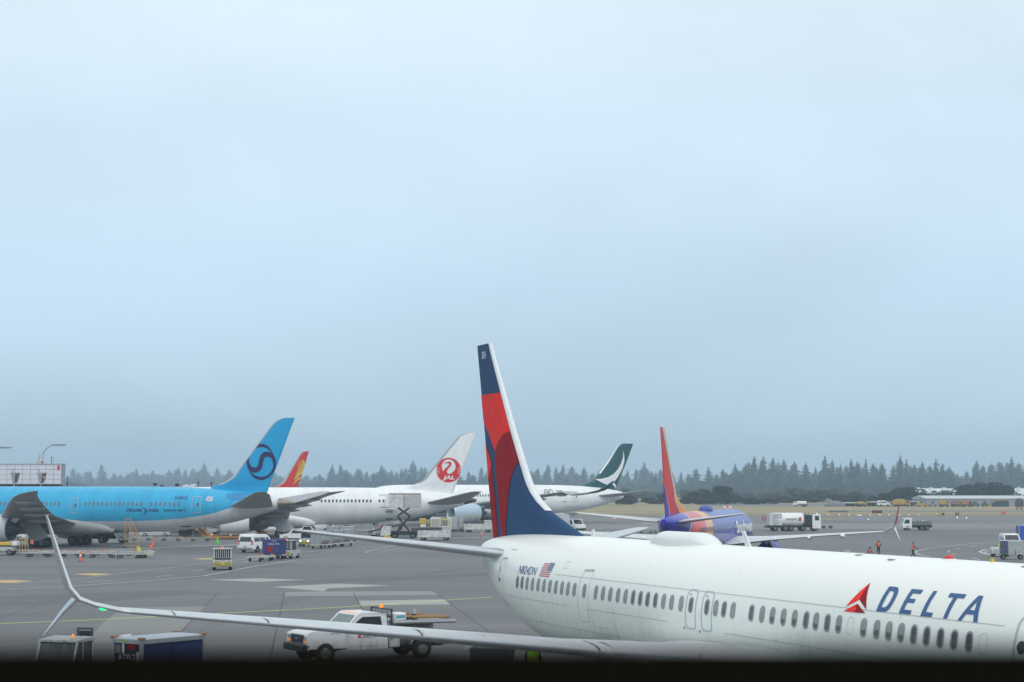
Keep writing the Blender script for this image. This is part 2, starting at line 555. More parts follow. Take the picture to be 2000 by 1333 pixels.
m_white = mat('road_marking_white', (.50, .52, .53), .6, var=.3, scale=1.5)
m_yel = mat('road_marking_yellow', (.60, .68, .10), .6, var=.2, scale=1.5)
m_yel2 = mat('road_marking_ochre', (.50, .36, .14), .6, var=.25, scale=1.5)
m_pale = mat('pale_concrete', (.33, .333, .318), .75, var=.12, scale=.6, stretch=(.3, 1, 1))
m_pale2 = mat('paler_concrete', (.235, .237, .232), .75, var=.12, scale=.6, stretch=(.3, 1, 1))
m_pale3 = mat('weathered_concrete', (.20, .203, .20), .75, var=.12, scale=.6, stretch=(.3, 1, 1))
m_joint = mat('slab_joint', (.055, .057, .06), .8, var=0)
m_bound = mat('stand_boundary_white', (.30, .32, .33), .6, var=.2)
gk = dict(kind='structure')
tag(ground_line('taxi_line', [(-60, 1221), (190, 1211), (380, 1201), (640, 1188), (960, 1167)], .24, m_yel), **gk)
tag(ground_line('lane_marking', [(-30, 1153), (140, 1145), (280, 1136), (400, 1125), (500, 1106), (580, 1094), (690, 1090)], .22, m_white), **gk)
tag(ground_line('lane_marking', [(-30, 1143), (60, 1139), (170, 1129), (290, 1114), (400, 1101)], .2, m_white, dash=(.62, .3)), **gk)
tag(ground_line('lane_marking', [(455, 1095), (560, 1082), (640, 1075), (760, 1066)], .16, m_white), **gk)
for a_, b_ in (((0, 1146), (80, 1143)), ((165, 1137), (225, 1134)), ((305, 1127), (340, 1123)), ((378, 1116), (399, 1113)), ((476, 1098), (512, 1091)), ((560, 1088), (588, 1085)), ((623, 1080), (650, 1078))):
    tag(ground_line('lane_marking', [a_, b_], .16, m_white), **gk)
tag(ground_line('lane_marking', [(770, 1066), (720, 1077), (714, 1080), (730, 1080), (800, 1077)], .14, m_white), **gk)
tag(ground_line('lane_marking', [(745, 1076), (790, 1070)], .14, m_white), **gk)
tag(ground_patch('concrete_panel', [(405, 1133), (500, 1130), (600, 1133), (505, 1137)], m_pale), **gk)
tag(ground_patch('concrete_panel', [(478, 1159), (636, 1156), (530, 1147), (655, 1140.5), (765, 1144), (640, 1150), (630, 1157)], m_pale, .006), **gk)
tag(ground_patch('concrete_panel', [(556, 1158), (632, 1156), (845, 1155), (860, 1163), (556, 1165)], m_pale2, .005), **gk)
tag(ground_patch('concrete_panel', [(700, 1174), (868, 1171), (880, 1181), (702, 1183)], m_pale), **gk)
tag(ground_patch('concrete_panel', [(207, 1211), (245, 1187), (400, 1185), (376, 1210), (330, 1256), (165, 1257)], m_pale3), **gk)
for i, (a_, b_) in enumerate((((556, 1158), (527, 1290)), ((690, 1158), (735, 1240)), ((846, 1155), (957, 1236)), ((30, 1206), (320, 1154)), ((0, 1207), (135, 1165)), ((400, 1185), (425, 1160)), ((376, 1210), (340, 1250)), ((0, 1300), (160, 1256)))):
    tag(ground_line('slab_joint', [a_, b_], .07, m_joint, .005), **gk)
# pale stand boundary behind the vans, ochre stand marks
tag(ground_line('stand_boundary', [(-60, 1083), (140, 1078), (260, 1072.5), (400, 1066.5), (560, 1062), (760, 1055), (960, 1049)], 2.2, m_bound, .006), **gk)
m_oil = mat('oil_stain', (.07, .07, .07), .5, var=.3, scale=3)
m_tyre = mat('tyre_rubber_mark', (.095, .096, .098), .7, var=.35, scale=2, stretch=(.3, 2, 1))
m_tar = mat('tar_seam', (.06, .06, .062), .6, var=.2)
m_dark = mat('darker_asphalt', (.112, .114, .117), .8, var=.16, scale=.5, stretch=(.2, 1, 1))
for px_ in ([(560, 1138), (660, 1131), (960, 1119), (960, 1124), (700, 1137), (600, 1141)], [(-40, 1166), (160, 1160), (330, 1154), (400, 1158), (200, 1176), (-40, 1188)], [(380, 1108), (520, 1100), (600, 1104), (430, 1116)]):
    tag(ground_patch('asphalt_patch', px_, m_dark, .003), **gk)
for u_, v_, w_ in ((262, 1135, 7), (228, 1134, 5), (560, 1106, 9), (600, 1109, 14), (630, 1108, 10), (655, 1107, 12), (345, 1100, 6), (820, 1200, 16), (470, 1185, 10), (740, 1125, 12), (60, 1174, 12), (905, 1150, 14), (1290, 1047, 10), (330, 1243, 9)):
    p_ = [(u_ + w_ * math.cos(R(a)) * (1 + .3 * math.sin(a * 1.7 + u_)), v_ + w_ * .09 * math.sin(R(a)) * (1 + .3 * math.cos(a + u_))) for a in range(0, 360, 30)]
    tag(ground_patch('oil_stain', p_, m_oil, .005), **gk)
for q_ in (((120, 1150), (420, 1122), (700, 1104)), ((110, 1153), (415, 1125), (690, 1107)), ((400, 1222), (640, 1150), (900, 1110)), ((418, 1223), (655, 1151), (910, 1111)), ((720, 1128), (860, 1117), (950, 1113)), ((1550, 1048), (1700, 1044), (1950, 1047)), ((1540, 1050), (1690, 1046), (1950, 1049))):
    tag(ground_line('tyre_mark', list(q_), .22, m_tyre, .0045), **gk)
for q_ in (((-40, 1196), (180, 1176), (420, 1160)), ((560, 1200), (900, 1176)), ((640, 1112), (960, 1100)), ((60, 1260), (240, 1252)), ((20, 1110), (330, 1104)), ((1500, 1061), (1990, 1052)), ((820, 1262), (960, 1248)), ((430, 1262), (520, 1268))):
    tag(ground_line('tar_seam', list(q_), .045, m_tar, .0055), **gk)
tag(ground_patch('parking_mark', [(-20, 1134), (30, 1133.5), (64, 1136), (30, 1139), (-20, 1139)], m_yel2, .01), **gk)
tag(ground_patch('parking_mark', [(140, 1122), (185, 1120), (222, 1122), (185, 1125)], m_yel2, .01), **gk)
tag(ground_patch('parking_mark', [(376, 1092), (400, 1090.6), (432, 1091.5), (420, 1093.5), (395, 1093.5)], m_yel2, .01), **gk)
tag(ground_line('stand_line', [(0, 1116), (140, 1120)], .2, m_yel2), **gk)
tag(ground_line('stand_line', [(318, 1091), (360, 1092)], .2, m_yel2), **gk)
tag(ground_line('stand_line', [(566, 1076), (590, 1075.5)], .25, m_yel2), **gk)
tag(ground_line('stand_line', [(640, 1038), (760, 1036)], .3, m_yel2), **gk)
tag(ground_line('stand_line', [(1868, 1042), (1960, 1043)], .45, m_yel2), **gk)
# right hand lane markings
tag(ground_line('lane_marking', [(1950, 1058), (1880, 1064), (1810, 1072), (1790, 1077), (1788, 1080), (1800, 1085), (1815, 1088)], .2, m_white), **gk)
tag(ground_line('lane_marking', [(1960, 1070), (1925, 1073), (1913, 1078), (1925, 1083), (1960, 1087)], .3, m_white), **gk)
tag(ground_line('lane_marking', [(1960, 1073), (1930, 1076), (1923, 1079), (1932, 1083), (1960, 1087)], .2, m_white), **gk)
for a_, b_ in (((1850, 1079), (1855, 1076)), ((1865, 1073), (1877, 1071)), ((1895, 1069), (1908, 1066)), ((1856, 1082), (1866, 1084)), ((1897, 1090), (1914, 1094)), ((1935, 1099), (1962, 1103))):
    tag(ground_line('lane_marking', [a_, b_], .18, m_white), **gk)
# far taxiways and dry grass
m_taxi = mat('taxiway_asphalt', (.165, .165, .168), .85, var=.14, scale=.05, stretch=(.2, 1, 1))
m_taxi2 = mat('pale_taxiway', (.20, .20, .20), .85, var=.1, scale=.05, stretch=(.2, 1, 1))
def m_grassf(name, c1, c2):
    m = mat(name, c1, .9, var=0); t = m.node_tree; b = t.nodes['Principled BSDF']
    c = N(t, 'ShaderNodeTexCoord'); mp_ = N(t, 'ShaderNodeMapping'); mp_.inputs['Scale'].default_value = (.25, 1, 1)
    n = N(t, 'ShaderNodeTexNoise', in_Scale=.06, in_Detail=6.0); n2 = N(t, 'ShaderNodeTexNoise', in_Scale=1.5, in_Detail=5.0)
    lk(t, c, 'Object', mp_, 0); lk(t, mp_, 0, n, 'Vector'); lk(t, c, 'Object', n2, 'Vector')
    r = N(t, 'ShaderNodeMapRange', in_1=.52, in_2=.66); lk(t, n, 'Fac', r, 0)
    x = N(t, 'ShaderNodeMix', data_type='RGBA'); x.inputs[6].default_value = (*c1, 1); x.inputs[7].default_value = (*c2, 1); lk(t, r, 0, x, 0)
    r2 = N(t, 'ShaderNodeMapRange', in_1=.3, in_2=.7, in_3=.75, in_4=1.25); lk(t, n2, 'Fac', r2, 0)
    y = N(t, 'ShaderNodeMix', data_type='RGBA', blend_type='MULTIPLY'); y.inputs[0].default_value = 1; lk(t, x, 2, y, 6); lk(t, r2, 0, y, 7); lk(t, y, 2, b, 'Base Color')
    return m
m_dry = m_grassf('dry_grass', (.30, .24, .135), (.13, .16, .06))
m_green = m_grassf('green_grass', (.21, .20, .10), (.30, .25, .14))
def xband(name, m, y0, y1, x0, x1, h, kind='structure'):
    yy = [y0] + [y for y in ys if y0 < y < y1] + [y1]
    return tag(MB().add([p for y in yy for p in ((x0, y, gz(y) + h), (x1, y, gz(y) + h))], [(2 * i, 2 * i + 1, 2 * i + 3, 2 * i + 2) for i in range(len(yy) - 1)]).build(name, m, fix=False), kind=kind)
xband('grass_field', m_dry, 512, 4400, 15, 3400, .02)
xband('grass_field', m_green, 486, 530, 12, 3400, .03)
xband('taxiway', m_taxi, 560, 590, 95, 3400, .05)
xband('service_yard', m_taxi, 720, 812, 80, 3400, .05)
tag(ground_patch('grass_field', [(1560, 1013), (1600, 1012), (1680, 1012.6), (1600, 1017), (1560, 1017)], m_green, .02), **gk)
tag(ground_patch('taxiway', [(1100, 1010), (2100, 1008), (2100, 1016), (1100, 1019)], m_taxi, .01), **gk)
tag(ground_patch('taxiway', [(1100, 1022), (2100, 1023), (2100, 1034), (1100, 1034)], m_taxi2, .01), **gk)
# airside window sill and frame of the terminal, close to the camera
sillm = mat('black_sill', (.0055, .0048, .0036), .95, var=0, spec=0.0)
sl_o = thing('window_sill', None, None); tag(sl_o, kind='structure')
MB().box(-3.0, 3.0, .36, .52, CAMZ - .30, CAMZ - .0435).build('ledge', sillm, sl_o, bevel=.006)
MB().box(-3.0, 3.0, .40, .56, CAMZ - 1.5, CAMZ - .301).build('wall_panel', sillm, sl_o)
# ---------------------------------------------------------------- airliners: local frame x aft from the nose, y right (starboard), z up
class Curve1:
    def __init__(s, xs, ys):
        s.x = xs; s.y = ys; n = len(xs)
        d = [(ys[i + 1] - ys[i]) / (xs[i + 1] - xs[i]) for i in range(n - 1)]
        m = [d[0]] + [0 if d[i - 1] * d[i] <= 0 else 2 * d[i - 1] * d[i] / (d[i - 1] + d[i]) for i in range(1, n - 1)] + [d[-1]]
        s.mm = m
    def __call__(s, x):
        X = s.x; x = max(X[0], min(X[-1], x))
        i = max(0, min(len(X) - 2, int(np.searchsorted(X, x)) - 1))
        h = X[i + 1] - X[i]; t = (x - X[i]) / h
        return (s.y[i] * (2 * t ** 3 - 3 * t * t + 1) + s.mm[i] * h * (t ** 3 - 2 * t * t + t) + s.y[i + 1] * (3 * t * t - 2 * t ** 3) + s.mm[i + 1] * h * (t ** 3 - t * t))
class Body:
    def __init__(s, prof):
        s.prof = prof
        xs = [p[0] for p in prof]
        s.c = [Curve1(xs, [p[i] for p in prof]) for i in (1, 2, 3, 4)]
        s.x0, s.x1 = xs[0], xs[-1]
    def sec(s, x):
        return [c(x) for c in s.c]
    def pt(s, x, z, side=1, off=0.0):
        zt, zb, w, zc = s.sec(x)
        h = (zt - zc) if z > zc else (zc - zb)
        q = max(-1, min(1, (z - zc) / h))
        y = w * math.sqrt(max(0, 1 - q * q))
        n = Vector((0, y / (w * w), (z - zc) / (h * h)))
        n = n.normalized() if n.length > 1e-9 else Vector((0, 1, 0))
        return (x, side * (y + n.y * off), z + n.z * off)
    def pa(s, x, deg, side=1, off=0.0):
        """point at angle deg from the crown"""
        zt, zb, w, zc = s.sec(x)
        a = R(deg); c, q = math.cos(a), math.sin(a)
        h = (zt - zc) if c > 0 else (zc - zb)
        return (x, side * (w + off) * q, zc + (h + off) * c)
    def mesh(s, name, m, parent, na=48, xa=None, xb=None, step=.5, grow=0.0, cap=True):
        xa = s.x0 if xa is None else xa; xb = s.x1 if xb is None else xb
        k = max(3, int((xb - xa) / step))
        xs = [xa + (xb - xa) * i / k for i in range(k + 1)]
        if xa == s.x0: xs = [xa, xa + .06, xa + .15, xa + .3] + [x for x in xs if x > xa + .4]
        rr = [[s.pa(x, 360 * i / na, 1, grow) for i in range(na)] for x in xs]
        return MB().rings(rr, cap=cap).build(name, m, parent)
FOIL = [(0, 0), (.0125, .33), (.04, .56), (.1, .79), (.2, .96), (.32, 1.0), (.45, .93), (.6, .76), (.75, .52), (.9, .24), (1.0, .04)]
def foil(s):
    for (a, fa), (b, fb) in zip(FOIL, FOIL[1:]):
        if s <= b: return fa + (fb - fa) * (s - a) / (b - a)
    return .04
def foil_ring(le, chord, td, ht, twist=0.0, camber=0.0):
    le = Vector(le); td = Vector(td).normalized()
    up = [le + Vector((chord * s, 0, -chord * s * twist)) + td * (ht * f + camber * chord * 4 * s * (1 - s)) for s, f in FOIL]
    lo = [le + Vector((chord * s, 0, -chord * s * twist)) + td * (-ht * f * .9 + camber * chord * 4 * s * (1 - s)) for s, f in FOIL[1:-1]][::-1]
    return up + [le + Vector((chord, 0, -chord * twist)) - td * ht * .04] + lo
def foil_loft(name, stations, m, parent):
    return MB().rings([foil_ring(*st) for st in stations]).build(name, m, parent)
class Fin:
    """stations from the top down: (z, x leading edge, x trailing edge, half thickness)"""
    def __init__(s, st):
        s.st = st
    def at(s, z):
        st = s.st
        if z >= st[0][0]: return st[0][1:]
        for a, b in zip(st, st[1:]):
            if z >= b[0]:
                t = (a[0] - z) / (a[0] - b[0])
                return tuple(a[i] + (b[i] - a[i]) * t for i in (1, 2, 3))
        return st[-1][1:]
    def pt(s, x, z, side=1, off=.012):
        a, b, h = s.at(z)
        x = max(a, min(b, x))
        t = (x - a) / (b - a)
        return (x, side * (h * foil(t) + off), z)
    def mesh(s, name, m, parent, dz=.5):
        rr = []
        for (za, xa, ya, ha), (zb, xb, yb, hb) in zip(s.st, s.st[1:]):
            k = max(1, int((za - zb) / dz))
            rr += [za + (zb - za) * j / k for j in range(k)]
        rr.append(s.st[-1][0])
        rings = []
        for z in rr:
            a, b, h = s.at(z)
            up = [(a + (b - a) * q, h * f, z) for q, f in FOIL]
            lo = [(a + (b - a) * q, -h * f, z) for q, f in FOIL[1:]][::-1]
            rings.append(up + lo)
        return MB().rings(rings).build(name, m, parent)
def fin_edge(fin, z1, z0, wf, off, mb, ahead=.02):
    """strip along the fin's leading edge, wf(z) wide, laid over the nose of the section"""
    n = max(2, int((z1 - z0) / .3))
    q = [0, .01, .03, .07, .14, .3, .6, 1.0]
    for sd in (1, -1):
        v = []
        for i in range(n + 1):
            z = z1 + (z0 - z1) * i / n
            a, b, h = fin.at(z); w = wf(z)
            for t in q:
                p = fin.pt(a + w * t, z, sd, off)
                v.append((p[0] - ahead * (1 - t), p[1] if t else 0.0, p[2]))
        k = len(q)
        mb.add(v, [(i * k + j, i * k + j + 1, (i + 1) * k + j + 1, (i + 1) * k + j) for i in range(n) for j in range(k - 1)], smooth=True)
    return mb
def fin_band(fin, z1, z0, f0, f1, off, mb):
    """band between distances f0(z) and f1(z) behind the leading edge"""
    n = max(2, int((z1 - z0) / .3))
    for sd in (1, -1):
        v = []
        for i in range(n + 1):
            z = z1 + (z0 - z1) * i / n
            a = fin.at(z)[0]
            v += [fin.pt(a + f0(z) + (f1(z) - f0(z)) * j / 4, z, sd, off) for j in range(5)]
        mb.add(v, [(i * 5 + j, i * 5 + j + 1, (i + 1) * 5 + j + 1, (i + 1) * 5 + j) for i in range(n) for j in range(4)])
    return mb
def wheel(parent, p, r, w, rim=True, name='wheel', ax='y', rm=None):
    prof = [(-w / 2, r * .55), (-w / 2, r * .86), (-w * .38, r * .97), (0, r), (w * .38, r * .97), (w / 2, r * .86), (w / 2, r * .55)]
    b = MB().lathe(prof, p, ax, 20)
    o = b.build(name, black, parent)
    if rim:
        MB().lathe([(-w * .42, .01), (-w * .42, r * .3), (-w * .3, r * .5), (-w * .46, r * .56), (w * .46, r * .56), (w * .3, r * .5), (w * .42, r * .3), (w * .42, .01)], p, ax, 16).build('rim', rm or mat('wheel_rim_grey', (.16, .165, .17), .5), o)
    return o
def nacelle(root, x0, x1, Y, z, r, m, wing_z, chevron=False, core=dkgrey, lip=alu):
    L = x1 - x0
    e = thing('engine', None, None); e.parent = root
    b = MB()
    b.lathe([(x0 + .12, r * .80), (x0 + .02, r * .83), (x0, r * .88), (x0 + .06, r * .93), (x0 + L * .1, r * .985), (x0 + L * .3, r * 1.0), (x0 + L * .6, r * .98), (x0 + L * .85, r * .9), (x1, r * .82)], (0, Y, z), 'x', 36, 0)
    b.lathe([(x0 + .12, r * .80), (x0 + L * .3, r * .82)], (0, Y, z), 'x', 36, 0)
    b.lathe([(x1, r * .82), (x1 - L * .3, r * .8)], (0, Y, z), 'x', 36, 0)
    if chevron:
        n = 18
        for i in range(n):
            a0, a1, am = (2 * math.pi * q / n for q in (i, i + 1, i + .5))
            b.add([(x1 - .01, Y + r * .82 * math.cos(a0), z + r * .82 * math.sin(a0)), (x1 - .01, Y + r * .82 * math.cos(a1), z + r * .82 * math.sin(a1)), (x1 + r * .3, Y + r * .76 * math.cos(am), z + r * .76 * math.sin(am))], [(0, 1, 2)], 1)
    b.build('cowl', [m, core], e, fix=False)
    MB().lathe([(x0 - .01, r * .87), (x0 + .015, r * .82), (x0 + .14, r * .795)], (0, Y, z), 'x', 36).lathe([(x0 - .01, r * .87), (x0 + .02, r * .92), (x0 + .2, r * .968)], (0, Y, z), 'x', 36).build('lip', lip, e, fix=False)
    f = MB().lathe([(x0 + L * .3, 0.01), (x0 + L * .3, r * .82)], (0, Y, z), 'x', 24)
    f.lathe([(x0 + L * .12, 0.02), (x0 + L * .2, r * .18), (x0 + L * .3, r * .26)], (0, Y, z), 'x', 20)
    f.build('fan', dkgrey, e, fix=False)
    MB().lathe([(x1 - L * .3, r * .62), (x1, r * .56), (x1 + L * .16, r * .44), (x1 + L * .16, r * .34), (x1 + L * .34, r * .06)], (0, Y, z), 'x', 24).build('exhaust_cone', core, e, fix=False)
    MB().prism([(x0 + L * .25, z + r * .9), (x0 + L * .6, wing_z + .1), (x1 + L * .35, wing_z), (x1 + L * .1, z + r * .3), (x1 - L * .2, z + r * .3)], Y - .2, Y + .2, 'y').build('pylon', m, e)
    return e
def bogie(root, x, Y, zs, r=.65, w=.5, axles=2, gap=1.5, track=1.3, door=None, doorm=None):
    g = thing('landing_gear', None, None); g.parent = root
    b = MB().cyl((x, Y, r), (x - .2, Y, zs), .17, .2, m=0).cyl((x, Y, r + .8), (x - 1.6, Y * .7, zs), .1).cyl((x, Y, r + 1.0), (x + .4, Y * .45, zs + .3), .1)
    b.cyl((x, Y, r + .3), (x, Y, r + 1.5), .22)
    if axles == 2: b.cyl((x - gap / 2, Y, r), (x + gap / 2, Y, r), .13)
    for k in range(axles):
        xx = x + (k - (axles - 1) / 2) * gap
        b.cyl((xx, Y - track / 2, r), (xx, Y + track / 2, r), .1)
    b.build('strut', steel, g)
    for k in range(axles):
        xx = x + (k - (axles - 1) / 2) * gap
        for s in (-1, 1):
            wheel(g, (xx, Y + s * track / 2, r), r, w)
    if door:
        MB().prism(door, Y - .12 + (-.9 if Y < 0 else .9), Y + .12 + (-.9 if Y < 0 else .9) - .1, 'y').build('gear_door', doorm or ltgrey, g, bevel=.02)
    return g
def canoe(root, x, Y, z, L, m):
    MB().lathe([(0, .02), (.1 * L, .13 * 1), (.35 * L, .27), (.65 * L, .24), (L, .02)], (x, Y, z), 'x', 10).build('flap_fairing', m, root)
def strip(root, name, pts, w, m, fn, mb=None):
    """thin line laid on a surface through fn"""
    b = mb or MB()
    for (x0, z0), (x1, z1) in zip(pts, pts[1:]):
        d = Vector((x1 - x0, z1 - z0)); n = max(1, int(d.length / .4)); d.normalize(); q = Vector((-d.y, d.x)) * w / 2
        for i in range(n):
            a = (x0 + (x1 - x0) * i / n, z0 + (z1 - z0) * i / n); c = (x0 + (x1 - x0) * (i + 1) / n, z0 + (z1 - z0) * (i + 1) / n)
            b.add([fn(a[0] - q.x, a[1] - q.y), fn(c[0] - q.x, c[1] - q.y), fn(c[0] + q.x, c[1] + q.y), fn(a[0] + q.x, a[1] + q.y)], [(0, 1, 2, 3)])
    return b if mb else b.build(name, m, root, fix=False)
def ringpoly(cx, cy, w, h, r, t):
    return [rrect(cx, cy, w, h, r), rrect(cx, cy, w - 2 * t, h - 2 * t, max(.01, r - t))]

P9 = [(0, 2.78, 2.68, .04, 2.73), (.25, 3.1, 2.3, .42, 2.72), (.8, 3.45, 1.98, .8, 2.78), (1.6, 3.85, 1.75, 1.15, 2.95), (2.4, 4.45, 1.62, 1.38, 3.1), (3.2, 4.98, 1.54, 1.57, 3.3), (4.4, 5.3, 1.49, 1.75, 3.5), (6, 5.46, 1.48, 1.86, 3.62), (8, 5.49, 1.48, 1.88, 3.65), (14, 5.49, 1.48, 1.88, 3.65), (20, 5.49, 1.48, 1.88, 3.65), (26, 5.49, 1.48, 1.88, 3.65), (29, 5.49, 1.50, 1.88, 3.66), (31, 5.49, 1.60, 1.88, 3.68), (33, 5.49, 1.86, 1.82, 3.78), (35, 5.47, 2.28, 1.62, 3.95), (36.5, 5.43, 2.74, 1.38, 4.15), (38, 5.36, 3.28, 1.04, 4.40), (39.6, 5.22, 3.95, .66, 4.62), (40.4, 5.08, 4.32, .42, 4.70), (40.75, 4.95, 4.48, .25, 4.72)]
FIN9 = [(12.57, 40.3, 41.8, .05), (12.3, 40.12, 41.74, .07), (10.6, 38.86, 41.3, .12), (9, 37.66, 40.9, .16), (7.3, 36.25, 40.52, .2), (6.9, 35.75, 40.4, .2), (6.5, 35.0, 40.3, .2), (6.2, 34.1, 40.22, .2), (5.8, 32.6, 40.12, .18), (5.5, 31.45, 40.05, .16), (4.9, 31.2, 39.9, .16)]
def shift(prof, cut, dx):
    return [(p[0] if p[0] < cut else p[0] - dx, *p[1:]) for p in prof if not (cut - .1 < p[0] - 0 < cut + dx - .1)]
def wing737(root, side, dx, m, mw, wl_m, nav=None, tipx=24.6, zt=3.9, red=None):
    k = .075
    Z = lambda y: zt - k * (17 - y)
    st = [((13.2 - dx, side * 1.0, Z(1.0)), 9.0, (0, 0, 1), .5, .035), ((14.2 - dx, side * 1.9, Z(1.9)), 8.0, (0, 0, 1), .44, .035), ((16.9 - dx, side * 5.9, Z(5.9)), 5.25, (0, 0, 1), .21, .02), ((20.75 - dx, side * 11.5, Z(11.5)), 3.55, (0, 0, 1), .125), ((24.1 - dx, side * 16.4, Z(16.4)), 2.0, (0, 0, 1), .07)]
    w = foil_loft('wing', st, m, root)
    # leading edge slats in bare metal
    for a, b in ((2.6, 5.6), (6.2, 9.6), (9.7, 13.0), (13.1, 16.2)):
        rr = []
        for y in (a, b):
            for (p, c, _, h), (p2, c2, _, h2) in zip([q_[:4] for q_ in st], [q_[:4] for q_ in st[1:]]):
                y0, y1 = abs(p[1]), abs(p2[1])
                if y0 <= y <= y1:
                    t = (y - y0) / (y1 - y0)
                    x = p[0] + (p2[0] - p[0]) * t; c_ = c + (c2 - c) * t; h_ = h + (h2 - h) * t; z = Z(y)
                    rr.append([(x + c_ * q - .012 * (q < .03), side * y, z + (h_ * f + .008)) for q, f in FOIL[:5]][::-1] + [(x + c_ * q - .012, side * y, z - (h_ * .9 * f + .008)) for q, f in FOIL[1:4]])
                    break
        if len(rr) == 2:
            MB().rings(rr, closed=False, cap=False).build('slat', mw, w, fix=False)
    wl = [((24.1 - dx, side * 16.4, Z(16.4)), 2.0, (0, 0, 1), .07), ((24.9 - dx, side * 17.0, 3.98), 1.85, (0, -.25 * side, 1), .07), ((25.4 - dx, side * 17.35, 4.12), 1.7, (0, -.7 * side, .7), .085), ((25.8 - dx, side * 17.55, 4.42), 1.5, (0, -1 * side, .38), .08), ((26.1 - dx, side * 17.68, 4.9), 1.25, (0, -1 * side, .25), .065), ((26.7 - dx, side * 17.86, 5.65), .85, (0, -1 * side, .22), .045), ((27.3 - dx, side * 18.02, 6.34), .42, (0, -1 * side, .2), .022)]
    if red is not None:
        foil_loft('winglet_root', wl[:4], m, root); wl = wl[3:]
    q = foil_loft('winglet', wl, wl_m, root)
    lo = [((25.5 - dx, side * 17.42, 4.1), 1.1, (0, .7 * side, .7), .06), ((26.3 - dx, side * 17.65, 3.72), .75, (0, .8 * side, .55), .045), ((27.45 - dx, side * 18.03, 3.02), .2, (0, .8 * side, .55), .015)]
    foil_loft('lower_winglet', lo, red or wl_m, root)
    return w, Z
def stab737(root, side, dx, m, ml):
    st = [((35.2 - dx, side * .9, 4.72), 4.2, (0, 0, 1), .2), ((38.6 - dx, side * 4.2, 5.13), 2.85, (0, 0, 1), .13), ((41.15 - dx, side * 6.9, 5.47), 1.3, (0, 0, 1), .055), ((41.5 - dx, side * 7.17, 5.5), .7, (0, 0, 1), .02)]
    o = foil_loft('stabilizer', st, m, root)
    rr = []
    for p, c, _, h in st:
        rr.append([(p[0] + c * q - .01, p[1], p[2] + h * f + .006) for q, f in FOIL[:4]][::-1] + [(p[0] + c * q - .01, p[1], p[2] - h * .9 * f - .006) for q, f in FOIL[1:4]])
    MB().rings(rr, closed=False, cap=False).build('leading_edge', ml, o, fix=False)
    return o

# ------------------------------------------------ the near airliner
DPHI = 1.94184
hero = thing('airliner', 'white narrow-body airliner in the foreground with a red and navy fin and large blue lettering', 'airliner', (13.8125, 32.539, 0), DPHI)
B9 = Body(P9)
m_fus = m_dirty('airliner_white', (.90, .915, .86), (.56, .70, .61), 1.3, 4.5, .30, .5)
navy = mat('navy_paint', (.034, .085, .19), .6, var=.1, spec=.12)
redp = mat('bright_red_paint', (.92, .045, .04), .6, var=.1, spec=.1)
dred = mat('deep_red_paint', (.33, .014, .02), .6, var=.15, spec=.1)
seam = mat('panel_seam', (.44, .48, .47), .6, var=0)
frame_shade_m = mat('window_frame_recess_shade', (.25, .27, .28), .4, metal=.4, var=0)
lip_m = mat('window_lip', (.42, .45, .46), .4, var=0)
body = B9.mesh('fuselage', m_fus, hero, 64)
F9 = lambda off, side=1: (lambda x, z: B9.pt(x, z, side, off))
fin9 = Fin(FIN9)
fo = fin9.mesh('tail_fin', navy, hero)
FP = lambda off=.014, side=1: (lambda x, z: fin9.pt(x, z, side, off))
finshapes = dict(
    bright_panel=([(41.3, 10.63), (38.7, 10.62), (37.4, 9.27), (38.62, 9.05), (39.15, 8.75), (39.51, 8.47), (40.3, 9.1), (41.06, 9.67)], redp),
    small_bright_panel=([(40.84, 8.8), (40.4, 8.4), (40.0, 7.99), (40.25, 7.7), (40.52, 7.45)], redp),
    dark_panel=([(39.51, 8.47), (39.15, 8.75), (38.62, 9.05), (37.4, 9.27), (36.75, 8.3), (37.25, 7.9), (37.63, 7.5), (38.12, 6.56), (38.45, 5.8), (38.64, 5.26), (39.03, 5.25), (39.28, 6.97), (39.51, 8.11)], dred),
    small_dark_panel=([(40.0, 7.99), (39.82, 7.5), (39.66, 6.78), (39.42, 5.23), (39.96, 5.2), (40.25, 6.3), (40.52, 7.45), (40.25, 7.7)], dred))
for sd in (1, -1):
    for nme, (pl, mm) in finshapes.items():
        drape(nme, [pl], FP(.018, sd), mm, fo, .1)
le = [(FIN9[i][1], FIN9[i][0]) for i in range(0, 8)]
lem = mat('polished_leading_edge', (.72, .75, .77), .3, metal=0, var=.03)
b = fin_edge(fin9, 12.57, 6.3, lambda z: .11 + .012 * (12.57 - z), .032, MB())
b.build('leading_edge', lem, fo, fix=False)
lettering('fleet_number', '3824', lambda x, y: fin9.pt(41.12 - x, 12.02 + y, 1, .02), white, fo, .5, .28, bold=.01)
for pl_ in ([(39.95, 5.6), (40.05, 6.5), (39.95, 8.4), (40.55, 11.9), (41.7, 11.95)], [(40.4, 12.3), (41.75, 12.32)], [(38.35, 9.9), (37.5, 8.2), (36.9, 7.2), (36.6, 5.6)]):
    strip(fo, 'panel_line', pl_, .014, dkgrey, FP(.02))

